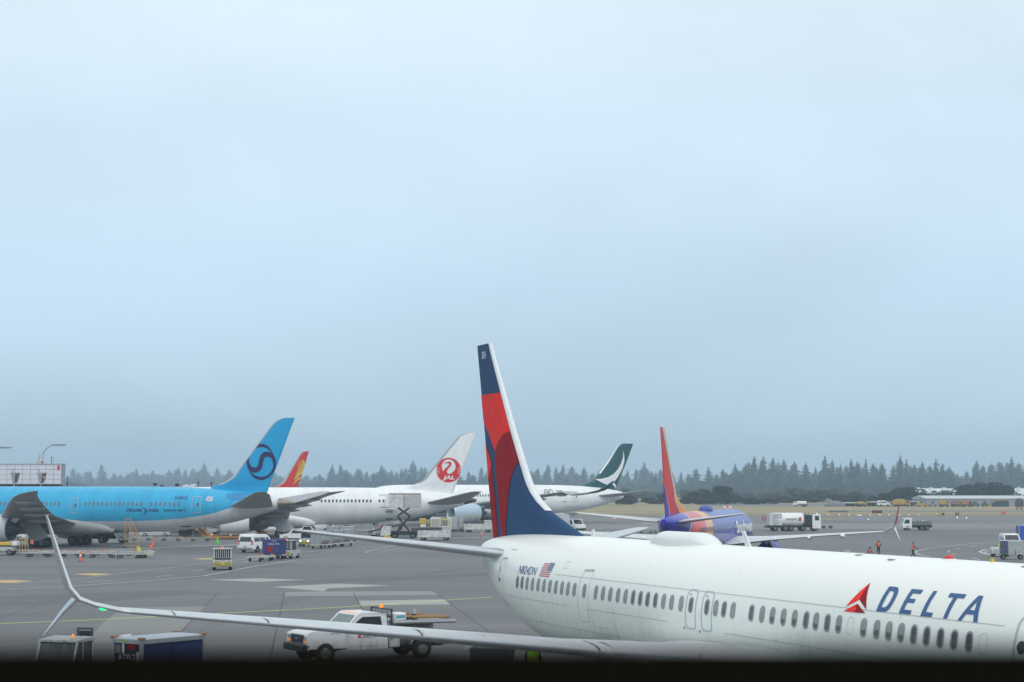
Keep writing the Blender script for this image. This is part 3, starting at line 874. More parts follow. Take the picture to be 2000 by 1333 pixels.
WX = [32.93, 32.46, 31.97, 31.47, 30.96, 30.47, 29.97, 29.47, 28.97, 28.48, 27.97, 27.2, 26.32, 25.79, 25.26, 24.71, 24.18, 23.66, 23.17, 22.68, 22.17, 21.65, 21.14, 20.55, 19.96, 19.02, 18.51, 18.05, 17.56, 16.57, 16.01, 15.49, 14.94, 14.4, 13.85, 13.39, 12.87, 12.36, 11.29, 10.74, 10.25, 9.76, 9.27, 8.78, 8.27, 7.77, 7.25]
SH = 'ddmmmmmmmmmmmmmmgddddgmgddgdgdggggdgdgggggdddddddd'
pane_d = mat('cabin_pane_dark', (.10, .115, .135), .25, var=.25, scale=5)
pane_g = mat('cabin_pane_green', (.27, .33, .28), .3, var=.15, scale=5)
pane_m = mat('cabin_pane_grey', (.27, .30, .31), .3, var=.2, scale=5)
pane_k = mat('cabin_pane_unlit', (.045, .05, .055), .2, var=.2, scale=5)
pane_lo = mat('cabin_pane_lower', (.10, .10, .095), .3, var=.2, scale=5)
PANES = dict(d=pane_d, g=pane_g, m=pane_m)
for sd in (1, -1):
    for i, x in enumerate(WX):
        z = 3.94
        f = F9(.012, sd)
        o = drape('window', [rrect(x, z, .25, .425, .124), rrect(x - .012, z, .20, .37, .098)], f, frame_shade_m, hero, .12)  # grey frame ring, wider aft; its dark tone also paints the recess shade
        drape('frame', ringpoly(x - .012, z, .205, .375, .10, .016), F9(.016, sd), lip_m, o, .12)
        pm = pane_k if i >= 42 else PANES[SH[i]]
        drape('pane', [rrect(x - .012, z, .176, .345, .086)], F9(.010, sd), pm, o, .12)
        if 2 <= i <= 8 or 31 <= i:
            zb_ = z + (.06 if i < 10 else -.01 - .02 * ((i * 7) % 3))
            drape('blind', [[(x + .072, zb_), (x - .096, zb_), (x - .09, z - .1), (x - .05, z - .155), (x + .025, z - .155), (x + .066, z - .1)]], F9(.013, sd), pane_lo if i > 30 else pane_m, o, .12)
# doors and exits
def door9(name, cx, w, z0, z1, r, fr, t, sd=1, extra=None):
    cz = (z0 + z1) / 2
    o = drape(name, ringpoly(cx, cz, w, z1 - z0, r, t), F9(.008, sd), fr, hero, .15)
    return o
exitm = mat('exit_surround', (.50, .55, .60), .45, var=.03)
for sd in (1, -1):
    for cx in (19.96, 19.02):
        o = door9('overwing_exit', cx, .62, 3.28, 4.36, .16, exitm, .045, sd)
        strip(o, 'placard', [(cx + .16, 4.22), (cx + .03, 4.22)], .022, redl, F9(.01, sd))
    o = door9('exit_door', 27.27, .78, 2.98, 4.58, .2, seam, .018, sd)
    strip(o, 'rain_gutter', [(27.6, 4.55), (26.9, 4.57)], .045, lip_m, F9(.02, sd))
    o = door9('service_door', 35.0, .72, 3.0, 4.68, .2, seam, .02, sd)
    strip(o, 'rain_gutter', [(35.25, 4.65), (34.7, 4.66)], .045, lip_m, F9(.02, sd))
    strip(o, 'handle', [(35.22, 3.92), (35.08, 3.92)], .12, dkgrey, F9(.02, sd))
    strip(o, 'latch', [(35.18, 4.36), (35.16, 4.16)], .06, dkgrey, F9(.02, sd))
    o = door9('service_door', 5.35, .92, 2.75, 4.6, .22, exitm, .06, sd)
    drape('porthole', [circ(5.55, 3.95, .13)], F9(.012, sd), pane_k, o, .1)
    drape('handle', [rrect(5.5, 3.5, .42, .14, .04)], F9(.012, sd), dkgrey, o, .1)
    # joints, vents and probes on the skin
    f = F9(.008, sd)
    for z, xa, xb in ((4.33, 6.2, 29.8), (3.42, 28.3, 34.5), (3.40, 21.4, 27.0), (3.32, 6.2, 18.0), (2.7, 22.0, 33.0)):
        strip(body, 'panel_seam', [(xa, z), (xb, z)], .014, seam, f)
    for x, za, zb in ((21.45, 2.9, 3.95 - .28), (23.4, 4.33, 5.3), (28.3, 4.33, 5.3), (17.95, 4.4, 5.3), (14.1, 3.32, 2.4), (30.2, 3.42, 2.2), (33.4, 4.33, 5.2), (26.6, 3.4, 2.5), (17.95, 2.2, 3.32), (9.9, 4.33, 3.0), (30.9, 3.42, 2.3), (25.0, 3.1, 2.3), (34.9, 3.2, 2.4), (12.0, 4.3, 5.2), (6.4, 2.5, 3.7)):
        strip(body, 'panel_seam', [(x, za), (x, zb)], .014, seam, f)
    strip(body, 'panel_seam', [(35.0, 4.95), (34.4, 4.96)], .02, seam, f)
    for x in (6.78, 11.86):
        for p in (ringpoly(x, 3.94, .27, .41, .13, .010),):
            drape('window_plug', p, f, seam, body, .12)
    for x, z, r in ((20.35, 3.3, .035), (19.45, 3.26, .035), (25.0, 3.42, .02), (15.3, 3.35, .02), (12.9, 2.95, .075)):
        drape('vent', [circ(x, z, r, 12)], F9(.012, sd), dkgrey, body)
MB().box(12.83, 12.9, 1.8, 1.93, 2.87, 2.92).build('drain_mast', white, body)
for x, z, s in ((36.9, 3.75, .35), (34.6, 2.95, .3), (32.1, 2.28, .45)):
    p = B9.pt(x, z, 1, 0)
    MB().prism([(x - .05, p[2] - .05), (x + s, p[2] + .02), (x + s * .9, p[2] - .16)], p[1] - .35, p[1] - .2, 'y').build('antenna', dkgrey, hero)
# lettering and emblem drawn on the skin
tblue = mat('lettering_blue', (.050, .125, .29), .5, var=.03, spec=.3)
def letter(name, polys, sd):
    drape(name, [[(x, z) for x, z in p] for p in polys], F9(.010, sd), tblue, hero, .12)
Lr = dict(
    D=[[(10.92, 4.33), (10.90, 4.88), (10.62, 4.88), (10.53, 4.87), (10.45, 4.82), (10.385, 4.72), (10.375, 4.62), (10.39, 4.5), (10.44, 4.41), (10.52, 4.35), (10.62, 4.33)], [(10.77, 4.43), (10.755, 4.79), (10.64, 4.79), (10.57, 4.76), (10.53, 4.69), (10.52, 4.6), (10.54, 4.51), (10.59, 4.45), (10.65, 4.43)]],
    E=[[(10.01, 4.34), (9.98, 4.87), (9.54, 4.87), (9.54, 4.785), (9.84, 4.785), (9.85, 4.67), (9.6, 4.67), (9.6, 4.585), (9.85, 4.585), (9.86, 4.43), (9.56, 4.43), (9.56, 4.34)]],
    L=[[(9.17, 4.33), (9.14, 4.87), (9.0, 4.87), (9.02, 4.43), (8.75, 4.43), (8.75, 4.34)]],
    T=[[(8.50, 4.86), (8.50, 4.775), (8.29, 4.775), (8.32, 4.34), (8.18, 4.34), (8.15, 4.775), (7.92, 4.775), (7.92, 4.86)]],
    A=[[(7.79, 4.335), (7.49, 4.86), (7.33, 4.86), (7.10, 4.335), (7.245, 4.335), (7.31, 4.48), (7.58, 4.48), (7.66, 4.335)], [(7.41, 4.74), (7.53, 4.565), (7.345, 4.565)]])
for ch, pl in Lr.items():
    letter('letter_' + ch.lower(), pl, 1)
emb = thing('emblem', None, None); emb.parent = hero
for pl, mm in (([(11.76, 4.92), (12.23, 4.35), (11.78, 4.54)], redp), ([(11.76, 4.92), (11.78, 4.54), (11.34, 4.34)], dred), ([(12.26, 4.25), (11.79, 4.45), (11.8, 4.25)], redp), ([(11.79, 4.45), (11.8, 4.25), (11.33, 4.26)], dred)):
    drape('facet', [pl], F9(.010), mm, emb, .15)
lettering('registration', 'N824DN', lambda x, y: B9.pt(33.02 - x, 4.225 + y, 1, .012), tblue, hero, 1.62, .27)
fl = thing('flag', None, None); fl.parent = hero
flag_r = mat('flag_red', (.55, .10, .14), .5, var=0); flag_b = mat('flag_blue', (.17, .24, .32), .5, var=0)
for i in range(7):
    z0 = 4.215 + i * .0645
    xr = 30.56 if i > 2 else 30.18
    drape('stripe', [[(31.03, z0), (31.03, z0 + .033), (xr, z0 + .033), (xr, z0)]], F9(.010), flag_r, fl, .2)
drape('canton', [[(30.56, 4.40), (30.56, 4.665), (30.16, 4.665), (30.16, 4.40)]], F9(.012), flag_b, fl, .2)
# crown fittings
dome = MB()
rr = []
for i in range(15):
    t = i / 14; x = 22.05 + 3.9 * t
    hgt = .36 * max(0, min(1, math.sin(math.pi * min(1, max(0, t))) * 1.7)) ** .7 + .004
    wd = .62 * max(.05, math.sin(math.pi * (.04 + .92 * t))) ** .5
    rr.append([(x, wd * math.cos(R(a)), 5.44 + hgt * math.sin(R(a)) ** .8 if a not in (0, 180) else 5.3) for a in range(0, 181, 15)])
dome.rings(rr, closed=False, cap=False)
dm = dome.build('satellite_dome', mat('dome_white', (.74, .78, .76), .4, var=.04), hero)
MB().prism([(20.22, 5.44), (19.93, 5.44), (20.33, 5.9), (20.45, 5.9)], -.02, .02, 'y').build('blade_antenna', white, hero, bevel=.008)
MB().prism([(30.9, 5.44), (30.6, 5.44), (30.66, 5.72), (30.76, 5.72)], -.02, .02, 'y').build('blade_antenna', white, hero, bevel=.008)
o = MB().lathe([(0, .17), (.03, .16)], (10.6, 0, 5.47), 'z', 16).build('beacon', white, hero)
MB().ell((10.6, 0, 5.5), .13, .11, .085).build('lens', redl, o)
MB().prism([(9.05, 5.4), (8.93, 5.4), (8.95, 5.56), (9.0, 5.56)], -.04, .04, 'y').build('vane', yellow, hero)
for x, y in ((13.95, .3), (12.2, .5), (7.3, .35)):
    zt, zb, w, zc = B9.sec(x); z = zc + (zt - zc) * math.sqrt(1 - (y / w) ** 2)
    MB().ell((x, y, z), .16, .07, .02).build('vent', midgrey, body)
# tail cone outlet, wings, stabilizers, winglets
MB().lathe([(0, .19), (-.15, .17), (-.5, .12)], (40.8, 0, 4.72), 'x', 20).build('exhaust_outlet', dkgrey, hero, fix=False)
wing_m = mat('wing_grey', (.60, .64, .64), .42, metal=.15, var=.08, scale=1.2)
slat_m = mat('slat_metal', (.60, .63, .66), .34, metal=.55, var=.06)
wlm = mat('winglet_metal', (.60, .63, .66), .3, metal=.55, var=.06)
for sd in (1, -1):
    wng, Zw = wing737(hero, sd, 0, wing_m, slat_m, wlm)
    stab737(hero, sd, 0, mat('stabilizer_grey', (.58, .60, .62), .35, metal=.3, var=.05), slat_m)
    nacelle(hero, 14.2, 18.4, sd * 4.83, 1.55, 1.03, white, 2.9)
    bogie(hero, 21.3, sd * 2.86, 2.6, .56, .42, 1, 1, .86)
    for yy, xx, cc, hh in ((5.9, 16.9, 5.25, .21), (9.65, 19.49, 4.12, .155), (13.05, 21.81, 3.06, .108), (15.2, 23.27, 2.38, .085)):
        wp_ = lambda q, f, o: (xx + cc * q - .02 * (q < .03), sd * (yy + o), Zw(yy) + hh * f + .018 - cc * q * .01)
        MB().rings([[wp_(q, f, o) for q, f in FOIL[:5]] for o in (0, .035)], closed=False, cap=False).build('slat_gap', dkgrey, wng, fix=False)
    for xq, zq, wq, hq in ((31.2, 2.9, .5, .35), (26.0, 2.75, .6, .3), (16.2, 2.95, .5, .3), (13.6, 3.1, .35, .3), (29.2, 4.65, .3, .22), (9.0, 3.05, .5, .4), (33.6, 3.3, .35, .4)):
        drape('access_panel', ringpoly(xq, zq, wq, hq, .05, .012), F9(.008, sd), seam, body, .15)
    # wing to body fairing
    rr = []
    for i in range(25):
        t = i / 24; x = 11.4 + 13.6 * t
        q = max(0.0, math.sin(math.pi * t)) ** .55
        zt_ = 1.9 + 1.14 * q
        yb = B9.pt(x, zt_, 1, 0)[1]
        rr.append([(x, sd * (yb + .012), zt_), (x, sd * (yb + .12 * q), zt_ - .1), (x, sd * (1.9 + .28 * q), 2.3), (x, sd * (1.75 + .3 * q), 1.8), (x, sd * 1.1, 1.45 - .2 * q), (x, 0, 1.42 - .2 * q)])
    MB().rings(rr, closed=False, cap=False).build('wing_fairing', m_fus, hero)
    MB().ell((24.98, sd * 16.78, 3.90), .1, .13, .055).build('nav_light', mat('nav_green' if sd > 0 else 'nav_red', (.0, .35, .08) if sd > 0 else (.5, .02, .0), .3, var=0, emit=(0.0, 1, .22) if sd > 0 else (1, .05, .0), estr=3), hero)
ng = thing('landing_gear', None, None); ng.parent = hero
MB().cyl((4.1, 0, .35), (4.0, 0, 2.2), .09).build('strut', steel, ng)
for s in (-1, 1): wheel(ng, (4.1, s * .2, .34), .34, .2)
# ---------------------------------------------------------------- wide-body airliners behind
P787 = [(0, 4.1, 4.0, .05, 4.05), (.4, 4.75, 3.3, .8, 4.05), (1.2, 5.35, 2.85, 1.4, 4.15), (2.6, 6.2, 2.4, 2.0, 4.4), (4.5, 7.1, 2.1, 2.5, 4.7), (7, 7.75, 1.98, 2.8, 4.88), (10, 7.93, 1.96, 2.88, 4.93), (16, 7.95, 1.96, 2.885, 4.94), (30, 7.95, 1.96, 2.885, 4.94), (38, 7.95, 1.96, 2.885, 4.94), (43, 7.92, 2.08, 2.84, 5.0), (48.4, 7.78, 2.55, 2.52, 5.2), (53.2, 7.48, 3.3, 1.95, 5.45), (57.3, 7.0, 4.35, 1.28, 5.7), (60.0, 6.45, 5.15, .68, 5.85), (61.3, 6.2, 5.5, .36, 5.85), (61.9, 6.05, 5.65, .2, 5.85)]
FIN787 = [(16.75, 60.2, 61.95, .06), (16.55, 59.6, 61.85, .09), (16.3, 59.1, 61.75, .12), (15.6, 58.45, 61.45, .15), (13.8, 56.95, 60.75, .22), (11, 54.65, 59.65, .3), (9.9, 53.8, 59.2, .32), (9.2, 53.3, 58.9, .32), (8.7, 52.5, 58.7, .3), (8.3, 51.6, 58.55, .25), (7.9, 50.2, 58.4, .15), (7.3, 49.8, 58.2, .15), (6.8, 49.8, 58.0, .15)]
def wing787(root, side, m, dx=0, scale=1, dz=0, tip=None):
    def q(x, y, z, c, h, n=(0, 0, 1)):
        return ((x * scale + dx, side * y * scale, z + dz), c * scale, (0, n[1] * side, n[2]), h * scale)
    st = [q(17.5, 1.0, 2.9, 15, .8), q(19.6, 2.9, 3.15, 12.2, .72), q(25.0, 9.7, 4.25, 7.9, .45), q(31.3, 18, 5.55, 5.4, .28), q(36.7, 25, 6.65, 3.5, .17), q(39.6, 28, 7.1, 2.4, .1), q(41.6, 29.4, 7.32, 1.35, .05), q(43.0, 30.1, 7.45, .4, .015)]
    if tip is not None:
        st = st[:5] + tip
    w = foil_loft('wing', st, m, root)
    for x, y, z, L in ((29.6, 8.6, 3.5, 4.6), (32.3, 13.6, 4.4, 4.2), (35.0, 18.8, 5.25, 3.8), (37.6, 23.6, 6.1, 3.0)):
        MB().lathe([(0, .03), (.12 * L, .2), (.38 * L, .34), (.7 * L, .26), (L, .03)], (x * scale + dx - 1.5, side * y * scale, z + dz), 'x', 10).build('flap_fairing', m, w)
    return w
def fairing787(root, m, P=None, x0=17.5, x1=36.0, body=None):
    rr = []
    n = 26
    for i in range(n + 1):
        t = i / n; x = x0 + (x1 - x0) * t
        q = max(0.0, math.sin(math.pi * (t ** .85))) ** .5
        zt, zb, w, zc = body.sec(x)
        zside = zb + .35 + 1.55 * q
        ring = []
        p0 = body.pt(x, zside, 1, .02)
        for sd in (1, -1):
            pts = [(x, sd * p0[1], zside), (x, sd * (p0[1] + .16 * q), zside - .25 * q), (x, sd * (w * .93 + .32 * q) * (.75 + .25 * q), zb + .15 + .85 * q), (x, sd * w * (.55 + .3 * q), zb - .02 - .1 * q), (x, sd * w * .3, zb - .03 - .33 * q)]
            ring += pts if sd == 1 else pts[::-1]
        rr.append(ring)
    return MB().rings(rr, closed=False, cap=False).build('wing_fairing', m, root)
def door_part(root, body, x, zc, w, h, side, fm, name='cabin_door', t=.07, off=.03, win=True):
    fn = lambda a, z: body.pt(a, z, side, off)
    o = drape(name, ringpoly(x, zc, w, h, .16, t), fn, fm, root, .5)
    if win: drape('pane', [rrect(x + .25, zc + .05, .22, .42, .1)], fn, glass2, o)
    drape('handle', [rrect(x - .1, zc - .12, .3, .09, .03)], fn, redl, o)
    return o
def wide(name, label, frame, kind, fus_m, fin_m, wing_m_, nac_m, windows, winm, zwin, doors=(), doorm=None, near=-1, body_prof=None, fin_st=None, gearx=31.5, tipst=None, eng=(21.9, 26.6, 9.7, 2.5, 1.78), stab=None, cone_m=None, chev=True, wscale=1, wdx=0, fair=(17.5, 36.0), fin_le=None, span=1.0):
    root = thing('airliner', label, 'airliner', frame[:3], frame[3])
    body = Body(body_prof or P787)
    fu = body.mesh('fuselage', fus_m, root, 56, step=.8, xb=body.x1 - 2.0)
    o = body.mesh('tail_cone', cone_m or steel, root, 40, step=.4, xa=body.x1 - 2.0)
    fin = Fin(fin_st or FIN787)
    fo = fin.mesh('tail_fin', fin_m, root)
    for sd in (1, -1):
        wing787(root, sd, wing_m_, wdx, wscale, 0, tipst(sd) if tipst else None)
        sx = stab or [(53.4, 1.2, 5.35, 6.2, .3), (59.9, 8.4, 6.95, 2.6, .13), (61.2, 9.7, 7.25, 1.4, .06), (61.9, 9.95, 7.3, .5, .02)]
        foil_loft('stabilizer', [((x, sd * y, z), c, (0, 0, 1), h) for x, y, z, c, h in sx], wing_m_, root)
        nacelle(root, eng[0], eng[1], sd * eng[2], eng[3], eng[4], nac_m, 4.3, chev)
        bogie(root, gearx, sd * 4.9, 3.4, .66, .5, 2, 1.5, 1.35, [(gearx - 2.9, 3.35), (gearx - .2, 3.5), (gearx + 1.55, 1.85), (gearx + 1.8, 1.4), (gearx + .2, .85), (gearx - .9, 1.0), (gearx - 1.8, 2.6)] , ltgrey)
    g = thing('landing_gear', None, None); g.parent = root
    MB().cyl((5.6, 0, .5), (5.3, 0, 2.6), .12).build('strut', steel, g)
    for s in (-1, 1): wheel(g, (5.6, s * .35, .5), .5, .35)
    fairing787(root, wing_m_ if kind == 'white_fairing' else fus_m, body=body, x0=fair[0], x1=fair[1])
    for sd in (1, -1):
        for x in windows:
            drape('window', [rrect(x, zwin, .30, .50, .14, 3)], (lambda a, z: body.pt(a, z, sd, .025)), winm, root)
        for x, zc, w, h in doors:
            door_part(root, body, x, zc, w, h, sd, doorm or ltgrey)
    if fin_le:
        b = fin_edge(fin, (fin_st or FIN787)[0][0], fin_le[1], lambda z: fin_le[2] + .02 * (16.5 - z), .03, MB())
        b.build('leading_edge', fin_le[0], fo, fix=False)
    return root, body, fin, fo

greyw = mat('composite_grey', (.36, .37, .375), .45, var=.06)
# --- sky blue wide-body on the left
AP = (-86.8, 256.6, -.85, R(-18))
ap_split = m_split('sky_blue_over_white', [(0, 3.6), (20, 3.5), (36, 3.42), (43, 3.55), (47, 3.85), (50.5, 4.3), (53, 4.95), (55.5, 5.75), (57.3, 6.45), (59, 7.3), (61, 8.2), (70, 9.5)], (.035, .41, .68), (.66, .67, .68))
skyb = mat('sky_blue_paint', (.02, .37, .68), .4, var=.04, spec=.3)
xs_ = [33.2 + i * .635 for i in range(14)] + [26.0 + i * .635 for i in range(6)] + [42.85 + i * .672 for i in range(7)]
xs_ = [x for x in [26.2 + i * .62 for i in range(6)]] + [33.25 + i * .635 for i in range(14)] + [42.95 + i * .655 for i in range(7)] + [8 + i * .62 for i in range(26)]
pinkpane = mat('shaded_pane', (.15, .18, .21), .3, var=.2)
ap, apb, apf, apfo = wide('airliner', 'sky blue wide-body airliner on the left with a purple swirl emblem on its fin', AP, 'white_fairing', ap_split, skyb, greyw, mat('nacelle_white', (.66, .68, .69), .35, var=.04), xs_, pinkpane, 5.68,
    doors=[(31.6, 5.45, 1.15, 2.0), (49.25, 5.6, 1.25, 2.1), (7.0, 5.3, 1.1, 2.0)], gearx=27.9, cone_m=mat('tail_cone_metal', (.33, .29, .24), .35, metal=.8, var=.15), fin_le=(mat('pale_leading_edge', (.50, .54, .56), .35, metal=.3, var=.03), 8.2, .3), fair=(15.5, 37.0))
pt_ap = lambda x, z: apb.pt(x, z, -1, .03)
pur = mat('deep_purple', (.025, .018, .10), .4, var=0)
P_ = [(105, -75), (60, -122), (0, -138), (-70, -118), (-118, -55), (-122, 5), (-95, 55), (-50, 68), (-12, 45), (0, 0), (14, -45), (52, -65), (98, -50), (122, 0), (115, 60), (70, 115), (5, 138), (-60, 120), (-110, 75)]
W_ = [6, 22, 28, 21, 20, 27, 38, 44, 42, 38, 42, 44, 38, 27, 20, 21, 28, 22, 6]
k_ = 2.0 / 130
for sd in (-1, 1):
    drape('emblem', [stroke([(57.35 + x * k_ * .98, 11.1 - z * k_) for x, z in P_], [w * k_ for w in W_])], lambda x, z: apf.pt(x, z, sd, .03), pur, apfo, .35)
nav_t = mat('marking_dark_blue', (.012, .03, .10), .5, var=0)
lettering('lettering', 'DREAM', lambda x, y: pt_ap(39.45 + x, 4.68 + y), nav_t, ap, 2.15, .44, bold=.01)
lettering('lettering', 'LINER', lambda x, y: pt_ap(42.35 + x, 4.68 + y), nav_t, ap, 1.75, .44, bold=.01)
drape('lettering', [stroke([(41.75, 5.2), (42.1, 5.05), (42.2, 4.8), (42.05, 4.5), (41.8, 4.35)], [.03, .12, .16, .1, .03])], pt_ap, nav_t, ap)
lettering('lettering', 'BOEING 787-9', lambda x, y: pt_ap(44.75 + x, 4.75 + y), nav_t, ap, 3.1, .26, bold=.02, shear=.3)
lettering('registration', 'HL8515', lambda x, y: pt_ap(46.2 + x, 6.32 + y), nav_t, ap, 1.65, .36, bold=.01)
fl = thing('flag', None, None); fl.parent = ap
drape('field', [rrect(50.95, 6.35, .85, .55, .02)], pt_ap, white, fl)
fr_ = lambda x, z: apb.pt(x, z, -1, .045)
drape('disc', [circ(50.95, 6.38, .13, 12, 0, 180)], fr_, mat('flag_disc_red', (.5, .03, .04), .5, var=0), fl)
drape('disc', [circ(50.95, 6.34, .13, 12, 180, 360)], fr_, nav_t, fl)
for dx, dz in ((-.28, .16), (.28, .16), (-.28, -.16), (.28, -.16)):
    drape('trigram', [rrect(50.95 + dx, 6.35 + dz, .14, .09, .01)], fr_, nav_t, fl)
drape('cargo_door', ringpoly(47.2, 3.3, 1.3, 1.1, .1, .05), pt_ap, greyw, ap)
strip(ap, 'sill_plate', [(46.6, 2.78), (47.9, 2.82)], .12, dkgrey, pt_ap)
drape('fin_root_painted_shadow', [[(53.0, 6.9), (54.0, 7.15), (56.2, 7.0), (57.1, 6.6), (56, 6.25), (54.0, 6.2), (53.2, 6.5)]], pt_ap, mat('fin_root_shade_blue', (.025, .24, .50), .4, var=.1), ap, .5)  # shade below the fin root, painted as a darker blue patch

# --- white wide-body with the red disc
JL = (-67.65, 301, -1.0, 0.0)
jw = mat('pearl_white_paint', (.80, .82, .83), .35, var=.07, scale=.6, stretch=(1.5, .4, .3))
xs_ = [37.05 + i * .607 for i in range(14)] + [46.35 + i * .62 for i in range(4)] + [10 + i * .61 for i in range(30)]
jl, jlb, jlf, jlfo = wide('airliner', 'white wide-body airliner with a round red emblem on its white fin', JL, 'x', jw, jw, greyw, jw, xs_, glass2, 5.78, doors=[(33.6, 5.6, 1.15, 1.95), (51.2, 5.75, 1.15, 1.95), (7.0, 5.3, 1.1, 2.0)], gearx=31.3, cone_m=mat('burnt_cone_metal', (.10, .065, .06), .5, metal=.5, var=.2), fin_le=(greyw, 8.6, .32))
redj = mat('emblem_red', (.66, .012, .02), .4, var=0)
jc = (57.35, 10.75); jr = 2.0
for sd in (-1, 1):
    fnj = lambda x, z: jlf.pt(x, z, sd, .03)
    fnk = lambda x, z: jlf.pt(x, z, sd, .05)
    em = drape('emblem', [circ(jc[0], jc[1], jr, 48)], fnj, redj, jlfo, .35)
    # white breast field with the red neck and head of the crane left in it, and wing feather cuts
    drape('field', [[(jc[0] + .02 + 1.12 * math.cos(R(a)), jc[1] + .58 + 1.15 * math.sin(R(a))) for a in range(-36, 217, 9)] + [(jc[0] - .62, jc[1] - .55), (jc[0] - .45, jc[1] - .62), (jc[0] + .0, jc[1] - .65), (jc[0] + .5, jc[1] - .5)]], fnk, white, em, .3)
    fnl = lambda x, z: jlf.pt(x, z, sd, .07)
    drape('neck', [stroke([(jc[0] - .45, jc[1] - .85), (jc[0] - .55, jc[1] - .2), (jc[0] - .15, jc[1] + .35), (jc[0] + .28, jc[1] + .85), (jc[0] + .15, jc[1] + 1.2), (jc[0] - .15, jc[1] + 1.18), (jc[0] - .95, jc[1] + 1.16)], [.9, .5, .36, .34, .4, .2, .02])], fnl, redj, em, .3)
    for a in (-158, -168, -178, -188, -22, -12, -2, 8):
        ca, sa = math.cos(R(a)), math.sin(R(a))
        drape('feather_gap', [stroke([(jc[0] + 1.45 * ca, jc[1] + 1.45 * sa + .1), (jc[0] + 2.03 * ca, jc[1] + 2.03 * sa + .15)], [.02, .12])], fnk, white, em)
    if sd == -1:
        v = lettering('lettering', 'JAL', lambda x, y: fnl(jc[0] - 1.0 + x, jc[1] - 1.5 + y), white, em, 2.0, .62, bold=.035, shear=.25, step=.3)
pt_j = lambda x, z: jlb.pt(x, z, -1, .03)
lettering('lettering', 'unicef', lambda x, y: pt_j(46.3 + x, 6.55 + y), mat('unicef_blue', (.25, .32, .42), .5, var=0), jl, 1.6, .34)
drape('roundel', [circ(48.2, 6.7, .2, 12)], pt_j, mat('roundel_grey', (.22, .25, .32), .5, var=0), jl)
drape('cargo_opening', [rrect(47.85, 3.45, 1.15, 1.3, .08)], pt_j, blackp, jl)
MB().prism([(47.35, 4.55), (49.0, 4.45), (49.0, 6.65), (47.4, 6.7)], -3.05, -3.0, 'y').build('open_cabin_door', jw, jl, bevel=.02)

# --- far wide-body with the red and gold fin
HU = (-90.2, 412, -1.0, R(50))
hr = mat('fin_vermilion', (.62, .03, .018), .5, var=.03, spec=.2)
hu, hub, huf, hufo = wide('airliner', 'airliner behind the others whose red fin carries yellow flame swirls', HU, 'x', jw, hr, greyw, jw, [], glass2, 5.78, fin_le=(greyw, 8.0, .38))
gold = mat('swirl_yellow', (.70, .50, .04), .45, var=0)
HS = [([(57.0, 8.6), (57.9, 9.2), (58.9, 9.9), (59.9, 10.0), (60.3, 9.3), (59.7, 8.6), (59.2, 8.9), (59.5, 9.3)], [.1, .4, .5, .5, .45, .4, .3, .1]),
      ([(57.4, 9.7), (58.6, 10.7), (60.0, 11.5), (60.9, 12.4), (61.1, 13.7), (60.6, 14.8)], [.2, .7, .8, .8, .6, .06]),
      ([(57.9, 10.9), (59.2, 11.9), (60.2, 12.8), (60.5, 13.9), (60.3, 14.8)], [.1, .5, .5, .4, .06]),
      ([(58.3, 12.0), (59.2, 12.7), (59.8, 13.4), (60.0, 14.4)], [.08, .4, .35, .05]),
      ([(58.7, 13.1), (59.2, 13.6), (59.5, 14.5)], [.08, .3, .05])]
for sd in (-1, 1):
    for pts, ws in HS:
        drape('swirl', [stroke([(x - .7 - max(0, z - 11) * .05, z) for x, z in pts], ws)], lambda x, z: huf.pt(x, z, sd, .04), gold, hufo, .4)

# --- wide-body with the dark green fin
CX = (-31.9, 364, -.65, R(30))
PA = [(p[0] * 66 / 61.9, p[1] * 1.0 + .12 * min(1, p[0] / 10), p[2], p[3] * 1.03, p[4] + .03) for p in P787]
FINA = [(16.9, 63.9, 66.85, .07), (16.6, 63.2, 66.75, .1), (16.2, 62.7, 66.6, .13), (12.9, 60.2, 65.1, .25), (9.5, 57.1, 63.4, .33), (8.8, 56.3, 63.0, .33), (8.1, 54.6, 62.6, .25), (7.8, 53.8, 62.4, .2), (6.9, 53.6, 62.0, .2)]
cw = mat('airbus_white_paint', (.80, .82, .83), .35, var=.06, scale=.6, stretch=(1.5, .4, .3))
teal = mat('deep_teal_paint', (.012, .085, .09), .4, var=.05)
paleblue = mat('pale_blue_nacelle', (.42, .54, .62), .35, var=.03)
def a_tip(sd):
    q = lambda x, y, z, c, h, n=(0, 0, 1): ((x, sd * y, z), c, (0, n[1] * sd, n[2]), h)
    return [q(33.8, 27.5, 6.1, 3.0, .15), q(36.0, 30.6, 6.55, 2.2, .1)]
xs_ = [24 + i * .63 for i in range(11)] + [8 + i * .63 for i in range(20)] + [37.2 + i * .63 for i in range(18)]
cx, cxb, cxf, cxfo = wide('airliner', 'white wide-body airliner with a white brushstroke on its dark green fin', CX, 'x', cw, teal, greyw, paleblue, xs_, glass2, 5.9, doors=[(35.6, 5.6, 1.1, 1.95), (50.6, 5.5, 1.15, 2.0)], gearx=33.5, body_prof=PA, fin_st=FINA, tipst=a_tip, wdx=-3.2, fair=(18, 38),
    eng=(16.9, 23.0, 10.5, 2.55, 1.95), stab=[(56.0, 1.2, 5.7, 7.0, .32), (62.6, 8.2, 6.7, 2.8, .13), (64.7, 9.5, 6.95, .9, .04)], chev=False, cone_m=dkgrey, fin_le=(mat('bare_fin_edge', (.5, .53, .55), .3, metal=.4, var=0), 10.5, .3))
